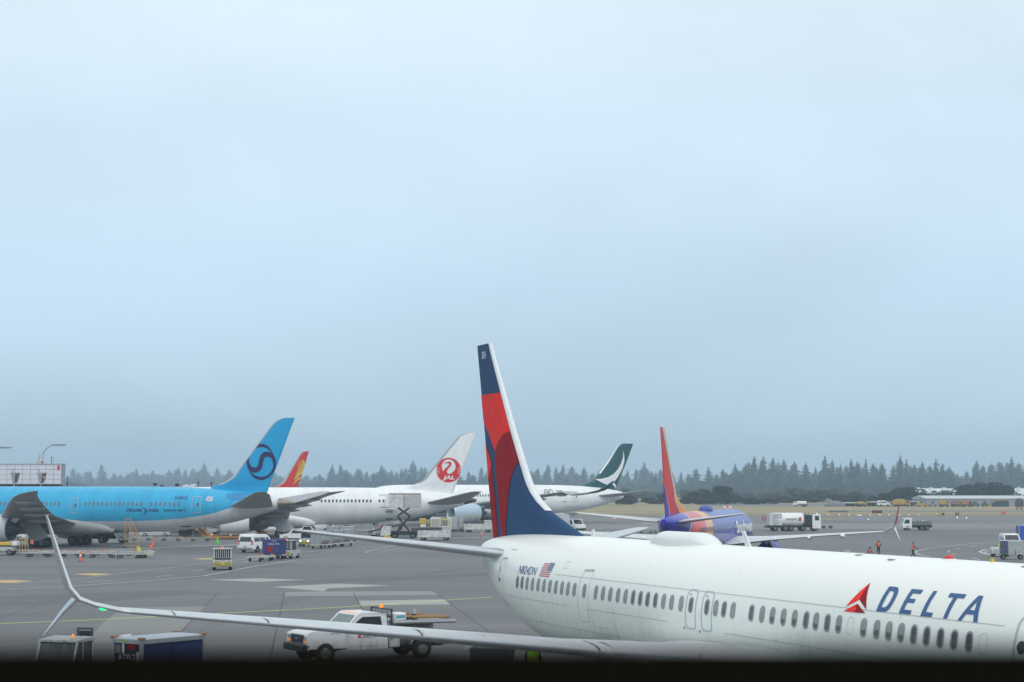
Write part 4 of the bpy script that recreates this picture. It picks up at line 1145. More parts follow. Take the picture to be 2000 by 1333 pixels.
for sd in (-1, 1):
    q = lambda x, y, z, c, h, n=(0, 0, 1): ((x, sd * y, z), c, (0, n[1] * sd, n[2]), h)
    foil_loft('winglet', [q(36.0, 30.6, 6.55, 2.2, .1), q(37.6, 31.5, 7.0, 1.8, .08, (0, -.5, 1)), q(39.0, 32.1, 7.8, 1.3, .06, (0, -.8, .7)), q(40.4, 32.4, 8.75, .5, .02, (0, -1, .4))], teal, cx)
    fnx = lambda x, z: cxf.pt(x, z, sd, .04)
    drape('brushstroke', [[(64.2, 15.4), (64.15, 14.0), (63.6, 12.6), (62.8, 11.4), (61.7, 10.4), (60.2, 9.7), (58.5, 9.35), (57.0, 9.3), (58.2, 8.75), (59.6, 8.2), (60.6, 7.95), (61.4, 8.2), (62.6, 7.35), (63.2, 7.2), (62.9, 7.6), (61.75, 8.55), (62.9, 9.8), (64.0, 11.5), (64.55, 13.2), (64.45, 14.4)]], fnx, cw, cxfo, .5)
pt_c = lambda x, z: cxb.pt(x, z, -1, .04)
for cxx in (43.6, 44.75):
    drape('lettering', [circ(cxx, 6.55, .58, 20), circ(cxx, 6.55, .44, 20)], pt_c, teal, cx)
drape('lettering', [rrect(43.6, 6.55, .8, .14, .02)], pt_c, teal, cx)
lettering('lettering', 'YEARS', lambda x, y: pt_c(45.9 + x, 6.62 + y), teal, cx, 1.7, .34, bold=.01)
lettering('lettering', 'TOGETHER', lambda x, y: pt_c(45.9 + x, 6.12 + y), teal, cx, 3.0, .34, bold=.01)
lettering('registration', 'B-LRN', lambda x, y: pt_c(47.1 + x, 4.45 + y), dkgrey, cx, 1.2, .28)
MB().prism([(45.2, 1.6), (46.2, 1.65), (46.7, 2.7), (46.0, 2.75)], -.6, -.5, 'y').build('gear_door', dkgrey, cx)
MB().ell((36.5, 0, 8.02), 2.0, .7, .3, n=16).build('satellite_dome', cw, cx)

# --- blue narrow-body with red and orange tail, seen from behind
SW = (23.6, 190, -.55, R(-106.9))
cutx, dxs = 14.5, 2.63
P8 = [(p[0] if p[0] < 15 else p[0] - dxs, *p[1:]) for p in P9]
P8 = [p for p in P8 if not (14 < p[0] < 17.5)]
FIN8 = [(z, a - dxs, b_, h) for z, a, b_, h in [(q[0], q[1], q[2] - dxs, q[3]) for q in FIN9]]
sblue = (.048, .058, .36); sred = (.66, .03, .025); sor = (.80, .33, .02); sviol = (.03, .03, .38); ssil = (.55, .6, .65)
m_sw = m_bands('blue_red_orange_bands', 1.0, .95, -.0, [(0, sblue), (29.3, ssil), (29.5, sor), (32.3, ssil), (32.55, sred), (37.3, ssil), (37.6, sviol)])
m_swf = m_bands('fin_red_orange', 1.0, -.42, 0.0, [(0, sor), (22, sor)], .3)
sw = thing('airliner', 'blue narrow-body airliner seen from behind with a red, orange and blue tail', 'airliner', SW[:3], SW[3])
B8 = Body(P8)
B8.mesh('fuselage', m_sw, sw, 48, step=.6)
fin8 = Fin(FIN8)
redfin = mat('fin_red', sred, .35, var=.06)
f8o = fin8.mesh('tail_fin', redfin, sw)
ow = lambda z: .62 + (12.5 - z) * .05 + (0 if z > 7.2 else (7.2 - z) * 1.3)
fin_edge(fin8, 12.57, 4.95, ow, .022, MB()).build('orange_band', mat('band_orange', (.80, .36, .02), .35, var=0), f8o, fix=False)
fin_band(fin8, 12.57, 4.95, lambda z: ow(z), lambda z: ow(z) + .36, .024, MB()).build('silver_band', mat('band_silver', ssil, .35, var=0), f8o, fix=False)
for sd in (1, -1):
    fn8 = lambda x, z: fin8.pt(x, z, sd, .02)
    drape('blue_panel', [[(37.9, 7.9), (36.0, 5.3), (37.4, 5.0), (37.9, 7.0)]], fn8, mat('panel_violet_blue', sviol, .35, var=0), f8o, .4)
    drape('silver_band', [[(38.0, 8.1), (37.9, 7.9), (36.0, 5.3), (35.85, 5.3)]], fn8, mat('band_silver', ssil, .35, var=0), f8o, .4)
    stab737(sw, sd, dxs, mat('stabilizer_grey', (.58, .60, .62), .35, metal=.3, var=.05), slat_m)
    wing737(sw, sd, dxs, wing_m, slat_m, mat('winglet_red', (.42, .04, .05), .4, var=0), zt=3.75, red=white)
    nacelle(sw, 11.6, 15.8, sd * 4.83, 1.55, 1.03, mat('nacelle_blue', sblue, .35, var=0), 2.9)
    bogie(sw, 18.7, sd * 2.86, 2.6, .56, .42, 1, 1, .86)
    for x in (15.5 - dxs + .0, ):
        pass
    for yy, zz, L in ((6.2, 2.9, 2.4), (9.6, 3.15, 2.0), (12.8, 3.4, 1.7)):
        xw = 16.9 + (yy - 5.9) * .70 + 2.6 - dxs
        MB().lathe([(0, .03), (.15 * L, .15), (.4 * L, .24), (.7 * L, .2), (L, .03)], (xw, sd * yy, zz - .1), 'x', 10).build('flap_fairing', white, sw)
fsw = lambda off=.02: (lambda x, z: B8.pt(x, z, 1, off))
swpane = mat('pale_window', (.42, .45, .55), .4, var=0)
for sd in (1, -1):
    for i in range(44):
        x = 31.3 - i * .53
        if 15.9 < x < 17.0 or x < 6.2: continue
        drape('window', [rrect(x, 3.94, .27, .4, .12, 3)], lambda a, z: B8.pt(a, z, sd, .02), swpane if x < 26 else glass2, sw)
    for x in (16.9, 16.0):
        drape('overwing_exit', ringpoly(x, 3.82, .6, 1.06, .15, .05), lambda a, z: B8.pt(a, z, sd, .02), mat('exit_surround', (.5, .55, .6), .45), sw)
    drape('service_door', ringpoly(31.9 + .7, 3.85, .76, 1.6, .2, .04), lambda a, z: B8.pt(a, z, sd, .02), mat('band_silver', ssil, .35, var=0), sw)
lettering('lettering', 'Southwest', lambda x, y: B8.pt(14.2 - x, 3.3 + y * .97, 1, .035), white, sw, 9.4, 1.15, bold=.05, step=.3)
MB().ell((19.8, 0, 5.5), 1.55, .62, .5, n=16).build('satellite_dome', mat('dome_blue', (.06, .08, .30), .4, var=0), sw)
MB().lathe([(0, .19), (-.2, .16), (-.6, .1)], (38.14, 0, 4.72), 'x', 16).build('exhaust_outlet', dkgrey, sw, fix=False)
# ---------------------------------------------------------------- ground vehicles and equipment (local +x forward, origin on the ground)
def hd(deg):
    """heading: 0 = away from the camera, 90 = to the right, 180 = towards the camera, 270 = to the left"""
    return R(90 - deg)
def spot(u, v):
    p = gp(u, v); p.z = gz(p.y) + .004
    return p
def wheels(root, xs, ht, r, w, rims=True):
    for x in xs:
        for s in (-1, 1):
            wheel(root, (x, s * ht, r), r, w, rims)
def sheet(root, name, pts, m, t=.0):
    """flat polygon in 3D"""
    b = MB()
    n = Vector(pts[1]) - Vector(pts[0]); n = n.cross(Vector(pts[2]) - Vector(pts[0])).normalized() * (t or .01)
    k = len(pts)
    b.add([Vector(p) + n for p in pts] + [Vector(p) - n for p in pts], [tuple(range(k)), tuple(range(2 * k - 1, k - 1, -1))] + [(i, (i + 1) % k, (i + 1) % k + k, i + k) for i in range(k)])
    return b.build(name, m, root)
yellow_stripe = mat('hazard_yellow', (.62, .55, .08), .5, var=.1)

def make_tug(label, group=None, chev_front=False, closed=True):
    t = thing('baggage_tractor', label, 'tractor', group=group)
    MB().prism([(-1.5, .32), (1.5, .32), (1.5, .85), (1.35, 1.02), (.35, 1.08), (.35, .95), (-1.0, .95), (-1.5, .9)], -.72, .72, 'y').build('chassis', gse_white, t, bevel=.03)
    b = MB()
    for s in (-1, 1):
        b.box(-1.02, -.94, s * .66 - .04, s * .66 + .04, .9, 1.95).box(.28, .36, s * .66 - .04, s * .66 + .04, 1.05, 1.95)
    b.build('cab_frame', gse_white, t)
    MB().prism([(-1.12, 1.95), (.45, 1.95), (.42, 2.03), (-1.1, 2.05)], -.75, .75, 'y').build('roof', gse_white, t, bevel=.02)
    o = MB().box(-1.0, -.985, -.62, .62, 1.18, 1.9).build('rear_window', glass, t)
    b = MB()
    for i in range(9): b.box(-1.03, -1.005, -.6 + i * .15 - .012, -.6 + i * .15 + .012, 1.2, 1.88)
    b.build('window_guard', white, t)
    MB().box(.30, .315, -.62, .62, 1.15, 1.9).build('windscreen', glass, t)
    for s in (-1, 1):
        MB().box(-.9, .25, s * .70, s * .71, .98, 1.9).build('side_curtain', blackp, t)
        MB().cyl((1.49, s * .5, .75), (1.53, s * .5, .75), .09).build('headlight', mat('headlight_lit', (.9, .9, .8), .2, var=0, emit=(1, .95, .8), estr=6) if chev_front else white, t)
        MB().box(-1.53, -1.5, s * .45 - .05, s * .45 + .05, .78, .86).build('tail_light', redl, t)
    MB().ell((-.3, 0, 2.08), .1, .1, .09).build('beacon', mat('beacon_red', (.7, .04, .03), .3, var=0, emit=(1, .05, .03), estr=1.2), t)
    MB().box(-1.56, -1.5, -.2, .2, .98, 1.14).build('socket_plate', dkgrey, t)
    for xf, sg in ((-1.505, -1), (1.505, 1)):
        p = MB().box(min(xf, xf + sg * .02), max(xf, xf + sg * .02), -.72, .72, .36, .74).build('hazard_panel', yellow_stripe, t)
        for s in (-1, 1):
            for k in range(4):
                y0 = .08 + k * .19
                pts = [(xf + sg * .026, s * max(0.0, min(.72, y0 + dy)), z) for dy, z in ((-.12, .37), (-.03, .37), (.19, .73), (.10, .73))]
                pts = [(a, s * min(.72, max(0, abs(b_))), c_) for a, b_, c_ in pts]
                sheet(p, 'stripe', pts, blackp, .003)
    wheels(t, (-1.0, 1.0), .62, .3, .24)
    MB().box(-1.75, -1.5, -.06, .06, .38, .46).build('tow_hitch', dkgrey, t)
    return t
def make_dolly(label, group, L=3.3, W=1.7, cat='dolly'):
    t = thing('cargo_dolly', label, cat, group=group)
    b = MB()
    for y in (-W / 2, W / 2 - .1): b.box(-L / 2, L / 2, y, y + .1, .42, .56)
    for x in (-L / 2, L / 2 - .1, -.05): b.box(x, x + .1, -W / 2 + .1, W / 2 - .1, .42, .56)
    b.build('frame', gse_white, t)
    b = MB()
    for i in range(9): b.cyl((-L / 2 + .3 + i * (L - .6) / 8, -W / 2 + .12, .55), (-L / 2 + .3 + i * (L - .6) / 8, W / 2 - .12, .55), .045, n=6)
    tag(b.build('rollers', steel, t), kind='stuff')
    for x in (-L / 2 + .05, L / 2 - .15):
        for s in (-1, 1):
            MB().box(x, x + .1, s * (W / 2 - .05) - .05, s * (W / 2 - .05) + .05, .56, .72).build('stop', random.choice([redl, orange, redl]), t)
    MB().cyl((L / 2, 0, .4), (L / 2 + .9, 0, .35), .04).build('drawbar', yellow, t)
    wheels(t, (-L / 2 + .6, L / 2 - .6), W / 2 - .25, .2, .14, False)
    return t
def make_cone(label, m, group, h=.72):
    t = thing('traffic_cone', label, 'traffic cone', group=group)
    MB().box(-.19, .19, -.19, .19, 0, .04).build('base', m if m is cone_g else blackp, t)
    c = MB().lathe([(.04, .15), (h, .03)], (0, 0, 0), 'z', 14)
    c.lathe([(h, .03), (h, .001)], (0, 0, 0), 'z', 14)
    c.build('cone', m, t)
    if m is cone_o: MB().lathe([(h * .5, .097), (h * .72, .072)], (0, 0, 0), 'z', 14).build('collar', white, t)
    return t
def make_van(label, cat='van', L=5.6, H=2.15):
    t = thing('van', label, cat)
    W = 1.0
    sec = [(-L / 2, .38, .9), (-L / 2 + .02, 1.1, W), (-L / 2 + .12, H - .15, .86), (-L / 2 + .3, H, .8)]
    prof = [(-L / 2, .4), (-L / 2, 1.15), (-L / 2 + .14, H - .12), (-L / 2 + .35, H), (L / 2 - 2.1, H), (L / 2 - 1.75, H - .06), (L / 2 - .95, 1.38), (L / 2 - .2, 1.12), (L / 2, .92), (L / 2, .4)]
    def half(z):
        return W if z < 1.2 else W - (z - 1.2) / (H - 1.2) * .16
    rr = []
    for x, z in prof: pass
    b = MB()
    n = len(prof)
    Lv = [(x, half(z), z) for x, z in prof]; Rv = [(x, -half(z), z) for x, z in prof]
    tri = geometry.tessellate_polygon([[Vector((p[0], p[1], 0)) for p in prof]])
    b.add(Lv + Rv, [tuple(q) for q in tri] + [tuple(i + n for i in q) for q in tri] + [(i, (i + 1) % n, (i + 1) % n + n, i + n) for i in range(n)])
    b.build('body', white, t, bevel=.05)
    b2 = MB().box(-L / 2 - .07, -L / 2 + .1, -W + .03, W - .03, .36, .62)
    b2.build('rear_bumper', midgrey, t, bevel=.03)
    MB().box(L / 2 - .1, L / 2 + .06, -W + .03, W - .03, .36, .66).build('front_bumper', midgrey, t, bevel=.03)
    sheet(t, 'rear_window', [(-L / 2 + .005 - .012, -.78, 1.35), (-L / 2 - .007, .78, 1.35), (-L / 2 + .1, .72, H - .28), (-L / 2 + .1, -.72, H - .28)], glass, .008)
    sheet(t, 'windscreen', [(L / 2 - 1.0, -.84, 1.45), (L / 2 - 1.0, .84, 1.45), (L / 2 - 1.70, .76, H - .12), (L / 2 - 1.70, -.76, H - .12)], glass, .012)
    for s in (-1, 1):
        for x0, x1 in ((-L / 2 + .5, -L / 2 + 1.75), (-L / 2 + 1.85, -L / 2 + 3.05), (L / 2 - 2.35, L / 2 - 1.45)):
            sheet(t, 'side_window', [(x0, s * (half(1.32) + .004), 1.32), (x1, s * (half(1.32) + .004), 1.32), (x1 - (.35 if x1 > L / 2 - 2 else 0), s * (half(H - .35) + .004), H - .35), (x0, s * (half(H - .35) + .004), H - .35)], glass, .006)
        MB().box(-L / 2 - .01, -L / 2 + .1, s * .9 - .09, s * .9 + .09, .95, 1.5).build('tail_light', redl, t)
        MB().box(L / 2 - .1, L / 2 + .01, s * .78 - .16, s * .78 + .16, .85, 1.05).build('headlight', alu, t)
        MB().box(L / 2 - 1.25, L / 2 - 1.1, s * 1.06 - .1, s * 1.06 + .1, 1.3, 1.55).build('mirror', blackp, t)
        for x in (-L / 2 + 1.2, L / 2 - 1.0):
            MB().lathe([(0, .02), (0, .44)], (x, s * (W + .002), .42), 'y', 16, ang=(0, 180)).build('wheel_arch', blackp, t)
    sheet(t, 'licence_plate', [(-L / 2 - .085, -.25, .7), (-L / 2 - .085, .25, .7), (-L / 2 - .085, .25, .85), (-L / 2 - .085, -.25, .85)], ltgrey, .004)
    wheels(t, (-L / 2 + 1.2, L / 2 - 1.0), .89, .37, .26)
    return t
def make_container(name, label, m, W=1.55, L=1.9, H=1.6, cat='container', group=None):
    t = thing(name, label, cat, group=group)
    MB().prism([(-W / 2 + .0, 0), (W / 2 - .28, 0), (W / 2 + .1, .45), (W / 2 + .1, H), (-W / 2, H)], -L / 2, L / 2, 'y').build('shell', m, t, bevel=.015)
    b = MB()
    for y in (-L / 2, L / 2):
        for a, c in (((-W / 2, y, .02), (-W / 2, y, H)), ((W / 2 + .1, y, .45), (W / 2 + .1, y, H)), ((-W / 2, y, H), (W / 2 + .1, y, H))): b.cyl(a, c, .035, n=6)
    b.build('edge_rail', alu, t)
    return t

# persons
BODY = {}
def person_mesh(pose):
    if pose in BODY: return BODY[pose]
    V = []; E = []; RAD = []
    def v(p, r, parent=None):
        V.append(p); RAD.append(r)
        if parent is not None: E.append((parent, len(V) - 1))
        return len(V) - 1
    sit = pose == 'sit'; low = -.42 if sit else (-.45 if pose == 'crouch' else 0)
    lean = .28 if pose == 'crouch' else (.06 if pose != 'bend' else .5)
    pv = v((0, 0, .95 + low), .15)
    ab = v((lean * .3, 0, 1.12 + low), .14, pv); ch = v((lean * .7, 0, 1.34 + low), .16, ab); nk = v((lean, 0, 1.50 + low), .07, ch)
    hd_ = v((lean + .02, 0, 1.60 + low), .095, nk); v((lean + .02, 0, 1.72 + low), .075, hd_)
    hands = []
    for s in (-1, 1):
        sh = v((lean * .75, s * .19, 1.42 + low), .07, ch)
        if pose == 'stand': el, wr = (-.02, s * .27, 1.14), (.08, s * .28, .88)
        elif pose == 'folded': el, wr = (.05, s * .28, 1.16), (.24, s * .08, 1.2)
        else: el, wr = (.15, s * .27, 1.18), (.38, s * .16, 1.12)
        e = v((el[0] + lean * .5, el[1], el[2] + low), .05, sh); w = v((wr[0] + lean * .5, wr[1], wr[2] + low), .036, e)
        h = v((wr[0] + lean * .5 + .07, wr[1], wr[2] + low - .04), .032, w); hands.append(V[h])
        hp = v((0, s * .1, .88 + low), .1, pv)
        if sit: k, a = (.45, s * .12, .5), (.5, s * .12, .1)
        elif pose == 'crouch': k, a = (.42, s * .16, .48), (.12, s * .14, .09)
        elif pose == 'walk': k, a = (.14 if s > 0 else -.02, s * .1, .5), (.18 if s > 0 else -.28, s * .1, .1)
        else: k, a = (.02, s * .11, .5), (-.01, s * .12, .09)
        kk = v(k, .07, hp); aa = v(a, .045, kk); v((a[0] + .16, a[1], .045), .04, aa)
    me = bpy.data.meshes.new('body'); me.from_pydata(V, E, [])
    o = bpy.data.objects.new('tmp', me); C.objects.link(o)
    m = o.modifiers.new('s', 'SKIN')
    for sv, r in zip(me.skin_vertices[0].data, RAD): sv.radius = (r, r * (1.0))
    me.skin_vertices[0].data[0].use_root = True
    me.skin_vertices[0].data[2].radius = (.19, .12); me.skin_vertices[0].data[1].radius = (.16, .11)
    o.modifiers.new('d', 'SUBSURF').levels = 1
    dg = bpy.context.evaluated_depsgraph_get()
    r = bpy.data.meshes.new_from_object(o.evaluated_get(dg))
    C.objects.unlink(o); bpy.data.objects.remove(o)
    bm = bmesh.new(); bm.from_mesh(r)
    for f in bm.faces: f.smooth = True
    # fingers, thumb, nose and ears
    for h in hands:
        for k in range(5):
            ln = (.05, .07, .075, .07, .05)[k]
            mtx = Matrix.Translation((h[0] + .02 + ln / 2, h[1] + (k - 2) * .016, h[2] - .02 - .006 * k)) @ Matrix.Diagonal((ln, .013, .015, 1))
            bmesh.ops.create_cube(bm, size=1, matrix=mtx)
    hx, hz_ = lean + .02, 1.62 + low
    bmesh.ops.create_cone(bm, segments=6, radius1=.018, radius2=.004, depth=.04, cap_ends=True, matrix=Matrix.Translation((hx + .10, 0, hz_ + .01)) @ Matrix.Rotation(R(90), 4, 'Y'))
    for s in (-1, 1): bmesh.ops.create_icosphere(bm, subdivisions=1, radius=.025, matrix=Matrix.Translation((hx, s * .09, hz_ + .01)))
    bm.to_mesh(r); bm.free()
    BODY[pose] = (r, low, lean)
    return BODY[pose]
skin = mat('skin', (.28, .16, .11), .6, var=0)
def person(label, loc, rz, pose='stand', vest=None, vestm=None, cloth=None, hair=None, hat=None):
    me, low, lean = person_mesh(pose)
    me = me.copy(); me.materials.clear()
    cl = cloth or mat('dark_workwear', (.02, .025, .04), .8)
    me.materials.append(cl); me.materials.append(skin)
    for p in me.polygons:
        c = p.center
        p.material_index = 1 if (c.z > 1.50 + low or len(p.vertices) < 3) else 0
    t = thing('person', label, 'person', loc, rz)
    o = bpy.data.objects.new('body', me); C.objects.link(o); o.parent = t
    hx, hz_ = lean + .02, 1.62 + low
    MB().ell((hx - .02, 0, hz_ + .055), .115, .10, .10, zmin=-.35).build('cap' if hat else 'hair', hat or hair or blackp, t)
    b = MB()
    for s in (-1, 1): b.ell((hx + .092, s * .035, hz_ + .035), .01, .014, .008, n=6, h=4)
    b.build('eyes', blackp, t)
    MB().box(hx + .088, hx + .1, -.025, .025, hz_ - .045, hz_ - .035).build('mouth', redl, t)
    if vestm:
        rr = []
        for z, rx, ry, x in ((1.0, .165, .20, .15), (1.12, .16, .19, .3), (1.3, .165, .225, .6), (1.42, .13, .2, .75), (1.47, .08, .11, .85)):
            rr.append([(x * lean + rx * math.cos(2 * math.pi * i / 16), ry * math.sin(2 * math.pi * i / 16), z + low) for i in range(16)])
        vo = MB().rings(rr, cap=False).build('vest', vestm, t, fix=False)
        for z, rx, ry, x in ((1.16, .168, .205, .33),):
            MB().rings([[(x * lean + rx * math.cos(2 * math.pi * i / 16), ry * math.sin(2 * math.pi * i / 16), zz + low) for i in range(16)] for zz in (z, z + .05)], cap=False).build('reflective_band', ltgrey if vestm.name.startswith('vest_orange') else mat('vest_orange_band', (.8, .25, .05), .5, var=0), vo, fix=False)
    return t
v_or = mat('vest_orange', (.85, .17, .04), .6, var=0)
v_ye = mat('vest_lime', (.42, .85, .04), .6, var=0)
v_pk = mat('vest_orange_red', (.85, .14, .10), .6, var=0)
# ================= foreground vehicles
# white utility pickup
pk = thing('service_truck', 'white utility pickup with a steel tank, amber beacon and ochre poles behind the near wing', 'truck', spot(705, 1288), hd(239))
Wk = .98
vwhite = m_dirty('vehicle_white', (.68, .70, .71), (.16, .15, .14), .35, 1.1, .38, .5)
MB().prism([(2.05, .62), (2.9, .62), (2.92, 1.0), (2.88, 1.22), (2.7, 1.32), (1.25, 1.42), (1.15, .62)], -Wk, Wk, 'y').build('bonnet', vwhite, pk, bevel=.06)
MB().prism([(-.75, .55), (1.3, .55), (1.3, 1.40), (1.2, 1.43), (.62, 2.02), (.45, 2.07), (-.45, 2.07), (-.68, 2.0), (-.75, 1.4)], -Wk + .04, Wk - .04, 'y').build('cab', vwhite, pk, bevel=.05)
sheet(pk, 'windscreen', [(1.22, -.82, 1.45), (1.22, .82, 1.45), (.68, .72, 1.99), (.68, -.72, 1.99)], mat('tinted_windscreen', (.13, .19, .19), .1, var=.3, scale=2), .012)
for s in (-1, 1):
    d = MB().box(-.62, 1.1, s * (Wk - .035) - .01, s * (Wk - .035) + .01, .66, 1.42).build('door', vwhite, pk, bevel=.01)
    sheet(d, 'side_window', [(1.0, s * (Wk - .02), 1.47), (-.5, s * (Wk - .02), 1.47), (-.42, s * (Wk - .02), 1.92), (.42, s * (Wk - .02), 1.92)], glass, .01)
    MB().box(-.5, -.3, s * (Wk - .02) - .012, s * (Wk - .02) + .012, 1.28, 1.33).build('handle', blackp, d)
    q = lambda x, y, s=s: (.55 - x, s * (Wk - .018), 1.12 + y) if s > 0 else (-.25 + x, s * (Wk - .018), 1.12 + y)
    lettering('lettering', 'DELTA', (lambda x, y, s=s: (-.02 + (-x if s > 0 else x) + (.42 if s > 0 else -.25), s * (Wk - .008), 1.02 + y)), blackp, d, .66, .14, space=1.2, bold=.02)
    ex = .55 if s > 0 else -.4
    drape('emblem', [[(ex, 1.22), (ex - .1, 1.02), (ex + .1, 1.02)]], lambda x, z, s=s: (x, s * (Wk - .010), z), redl, d)
    lettering('lettering', 'A1714', (lambda x, y, s=s: ((1.9 - x) if s > 0 else (1.45 + x), s * (Wk + .004), 1.2 + y)), tblue, pk, .4, .1, bold=.02)
    MB().lathe([(0, .02), (0, .52)], (2.1, s * (Wk - .02), .48), 'y', 20, ang=(0, 180)).build('wheel_arch', blackp, pk, fix=False)
    MB().box(2.78, 2.93, s * .78 - .15, s * .78 + .15, .98, 1.18).build('headlight', alu, pk, bevel=.02)
    MB().box(2.76, 2.935, s * .78 - .17, s * .78 + .17, .88, .975).build('indicator', amber, pk)
    MB().box(1.05, 1.2, s * 1.16 - .12, s * 1.16 + .12, 1.35, 1.62).build('mirror', blackp, pk, bevel=.02)
g = MB().box(2.86, 2.95, -.6, .6, .86, 1.22).build('grille', dkgrey, pk, bevel=.02)
for i in range(4): MB().box(2.95, 2.97, -.56, .56, .90 + i * .08, .93 + i * .08).build('slat', blackp, g)
MB().ell((2.97, 0, 1.05), .01, .1, .045).build('badge', steel, g)
MB().box(2.82, 3.12, -1.0, 1.0, .52, .82).build('bumper', blackp, pk, bevel=.04)
for i in range(5):
    MB().ell((.52, -.56 + i * .28, 2.075), .05, .035, .025).build('roof_marker_light', amber, pk)
b = MB()
for x in (-.95,):
    for y in (-.95, .95): b.cyl((x, y, .9), (x, y, 2.2), .035, n=6)
    b.cyl((x, -.95, 2.2), (x, .95, 2.2), .035, n=6).cyl((x, -.95, 1.9), (x, .95, 1.9), .03, n=6)
    for i in range(8): b.cyl((x, -.8 + i * .23, 1.55), (x, -.8 + i * .23, 2.2), .012, n=5)
b.build('headache_rack', blackp, pk)
MB().cyl((-.95, 0, 2.22), (-.95, 0, 2.3), .09).ell((-.95, 0, 2.33), .08, .08, .07).build('beacon', amber, pk)
MB().box(-3.7, 2.6, -.42, .42, .48, .66).build('chassis_frame', blackp, pk)
MB().lathe([(-3.35, .05), (-3.3, .5), (-3.15, .62), (-1.5, .62), (-1.35, .5), (-1.3, .05)], (0, 0, 1.05), 'x', 28).build('tank', steel, pk, fix=False)
MB().box(-1.35, -.85, -.95, .95, .55, 1.3).build('tool_cabinet', gse_white, pk, bevel=.02)
MB().cyl((-4.1, .55, .8), (-3.3, .55, .8), .26).build('small_tank', steel, pk)
MB().box(-3.6, -1.3, -.98, .98, 1.60, 1.66).build('deck', steel, pk)
MB().cyl((-4.0, .92, 1.58), (-1.0, .92, 1.62), .08, n=14).build('suction_tube', steel, pk)
for y, z, x0, x1 in ((.45, 1.78, -3.7, -1.2), (.2, 1.80, -3.4, -1.1), (-.1, 1.86, -3.0, -1.3), (.75, 1.76, -3.8, -2.0)):
    MB().cyl((x0, y, z), (x1, y + .1, z + .05), .05, n=8).build('pole', mat('ochre_pole', (.30, .16, .06), .6), pk)
MB().box(-1.75, -1.2, .2, .75, 1.68, 2.02).build('cooler_box', white, pk, bevel=.04)
MB().box(-1.7, -1.25, .752, .76, 1.78, 1.92).build('cooler_label', mat('label_teal', (.12, .35, .42), .5, var=.5, scale=20), pk)
for i, (x, y) in enumerate(((-2.1, .1), (-2.35, .3), (-1.9, -.2))):
    MB().lathe([(0, .16), (.1, .17), (.22, .1)], (x, y, 1.69), 'z', 10).build('fitting', blackp, pk)
MB().box(-2.55, -2.45, -.1, .1, 1.68, 2.1).build('stake', ltgrey, pk)
wheels(pk, (2.1,), .88, .44, .28)
for s in (-1, 1):
    wheel(pk, (-2.4, s * .86, .44), .44, .34)
    MB().prism([(-3.0, .62), (-2.95, .95), (-1.85, .95), (-1.8, .62), (-1.95, .85), (-2.85, .85)], s * .95 - .12, s * .95 + .12, 'y').build('mudguard', steel, pk)

pk.scale = (1, 1, .95)
# tractor at bottom left
tg = make_tug('white cab baggage tractor with orange beacon at the bottom left, driver inside', None)
tg.name = 'baggage_tractor'
tg.location = spot(122, 1366); tg.rotation_euler = (0, 0, hd(196))
for ch in list(tg.children):
    if ch.name.startswith(('cab_frame', 'roof', 'rear_window', 'window_guard', 'windscreen', 'side_curtain', 'beacon')):
        bpy.data.objects.remove(ch)
MB().prism([(-.7, .9), (.62, .9), (.62, 1.05), (.30, 1.92), (-.55, 1.98), (-.7, 1.9)], -.70, .70, 'y').build('cab_glazing', mat('painted_reflection_glazing', (.09, .11, .11), .12, var=.3, scale=2, stretch=(1, 3, .3)), tg)  # lighter streaky base colour paints the reflection into the cab glass
b = MB()
for s in (-1, 1):
    y = s * .70
    b.tube([(.66, y, .9), (.64, y, 1.1), (.32, y, 1.95)], .045, 6).tube([(-.72, y, .9), (-.72, y, 1.95)], .04, 6).tube([(-.05, y, .95), (-.05, y, 1.95)], .03, 6)
b.tube([(.66, -.7, 1.08), (.66, .7, 1.08)], .03, 6)
b.build('cab_frame', gse_white, tg)
MB().prism([(-.8, 1.93), (.38, 1.93), (.36, 2.0), (-.75, 2.06)], -.76, .76, 'y').build('roof', mat('scuffed_roof', (.34, .37, .37), .5, var=.3, scale=3), tg, bevel=.03)
MB().lathe([(0, .055), (.04, .06), (.12, .045), (.15, .01)], (.0, .35, 2.04), 'z', 12).build('beacon', amber, tg)
b = MB()
for y in (-.3, .2):
    b.tube([(.36, y, 2.0), (.46, y + .1, 1.98), (.42, y + .3, 1.72)], .012, 5)
b.build('wiper', blackp, tg)
b = MB().tube([(-.95, .55, 1.0), (-.95, .55, 2.3), (-.95, .0, 2.3), (-.95, .0, 1.0)], .04, 6)
b.build('roll_bar', dkgrey, tg)
MB().box(-1.0, -.97, .04, .52, 1.7, 2.22).build('head_board', blackp, tg)
for i in range(3): MB().tube([(-1.0, -.1 - i * .15, 1.0), (-1.15, -.2 - i * .12, 1.5), (-1.0, -.3 - i * .1, 1.9)], .03, 5).build('air_hose', blackp, tg)
person('driver sitting in the dark cab of the white tractor at the bottom left', tg.matrix_basis @ Vector((-.25, .3, .35)) if False else (tg.location.x - .05, tg.location.y + .3, tg.location.z + .35), tg.rotation_euler.z, 'sit')

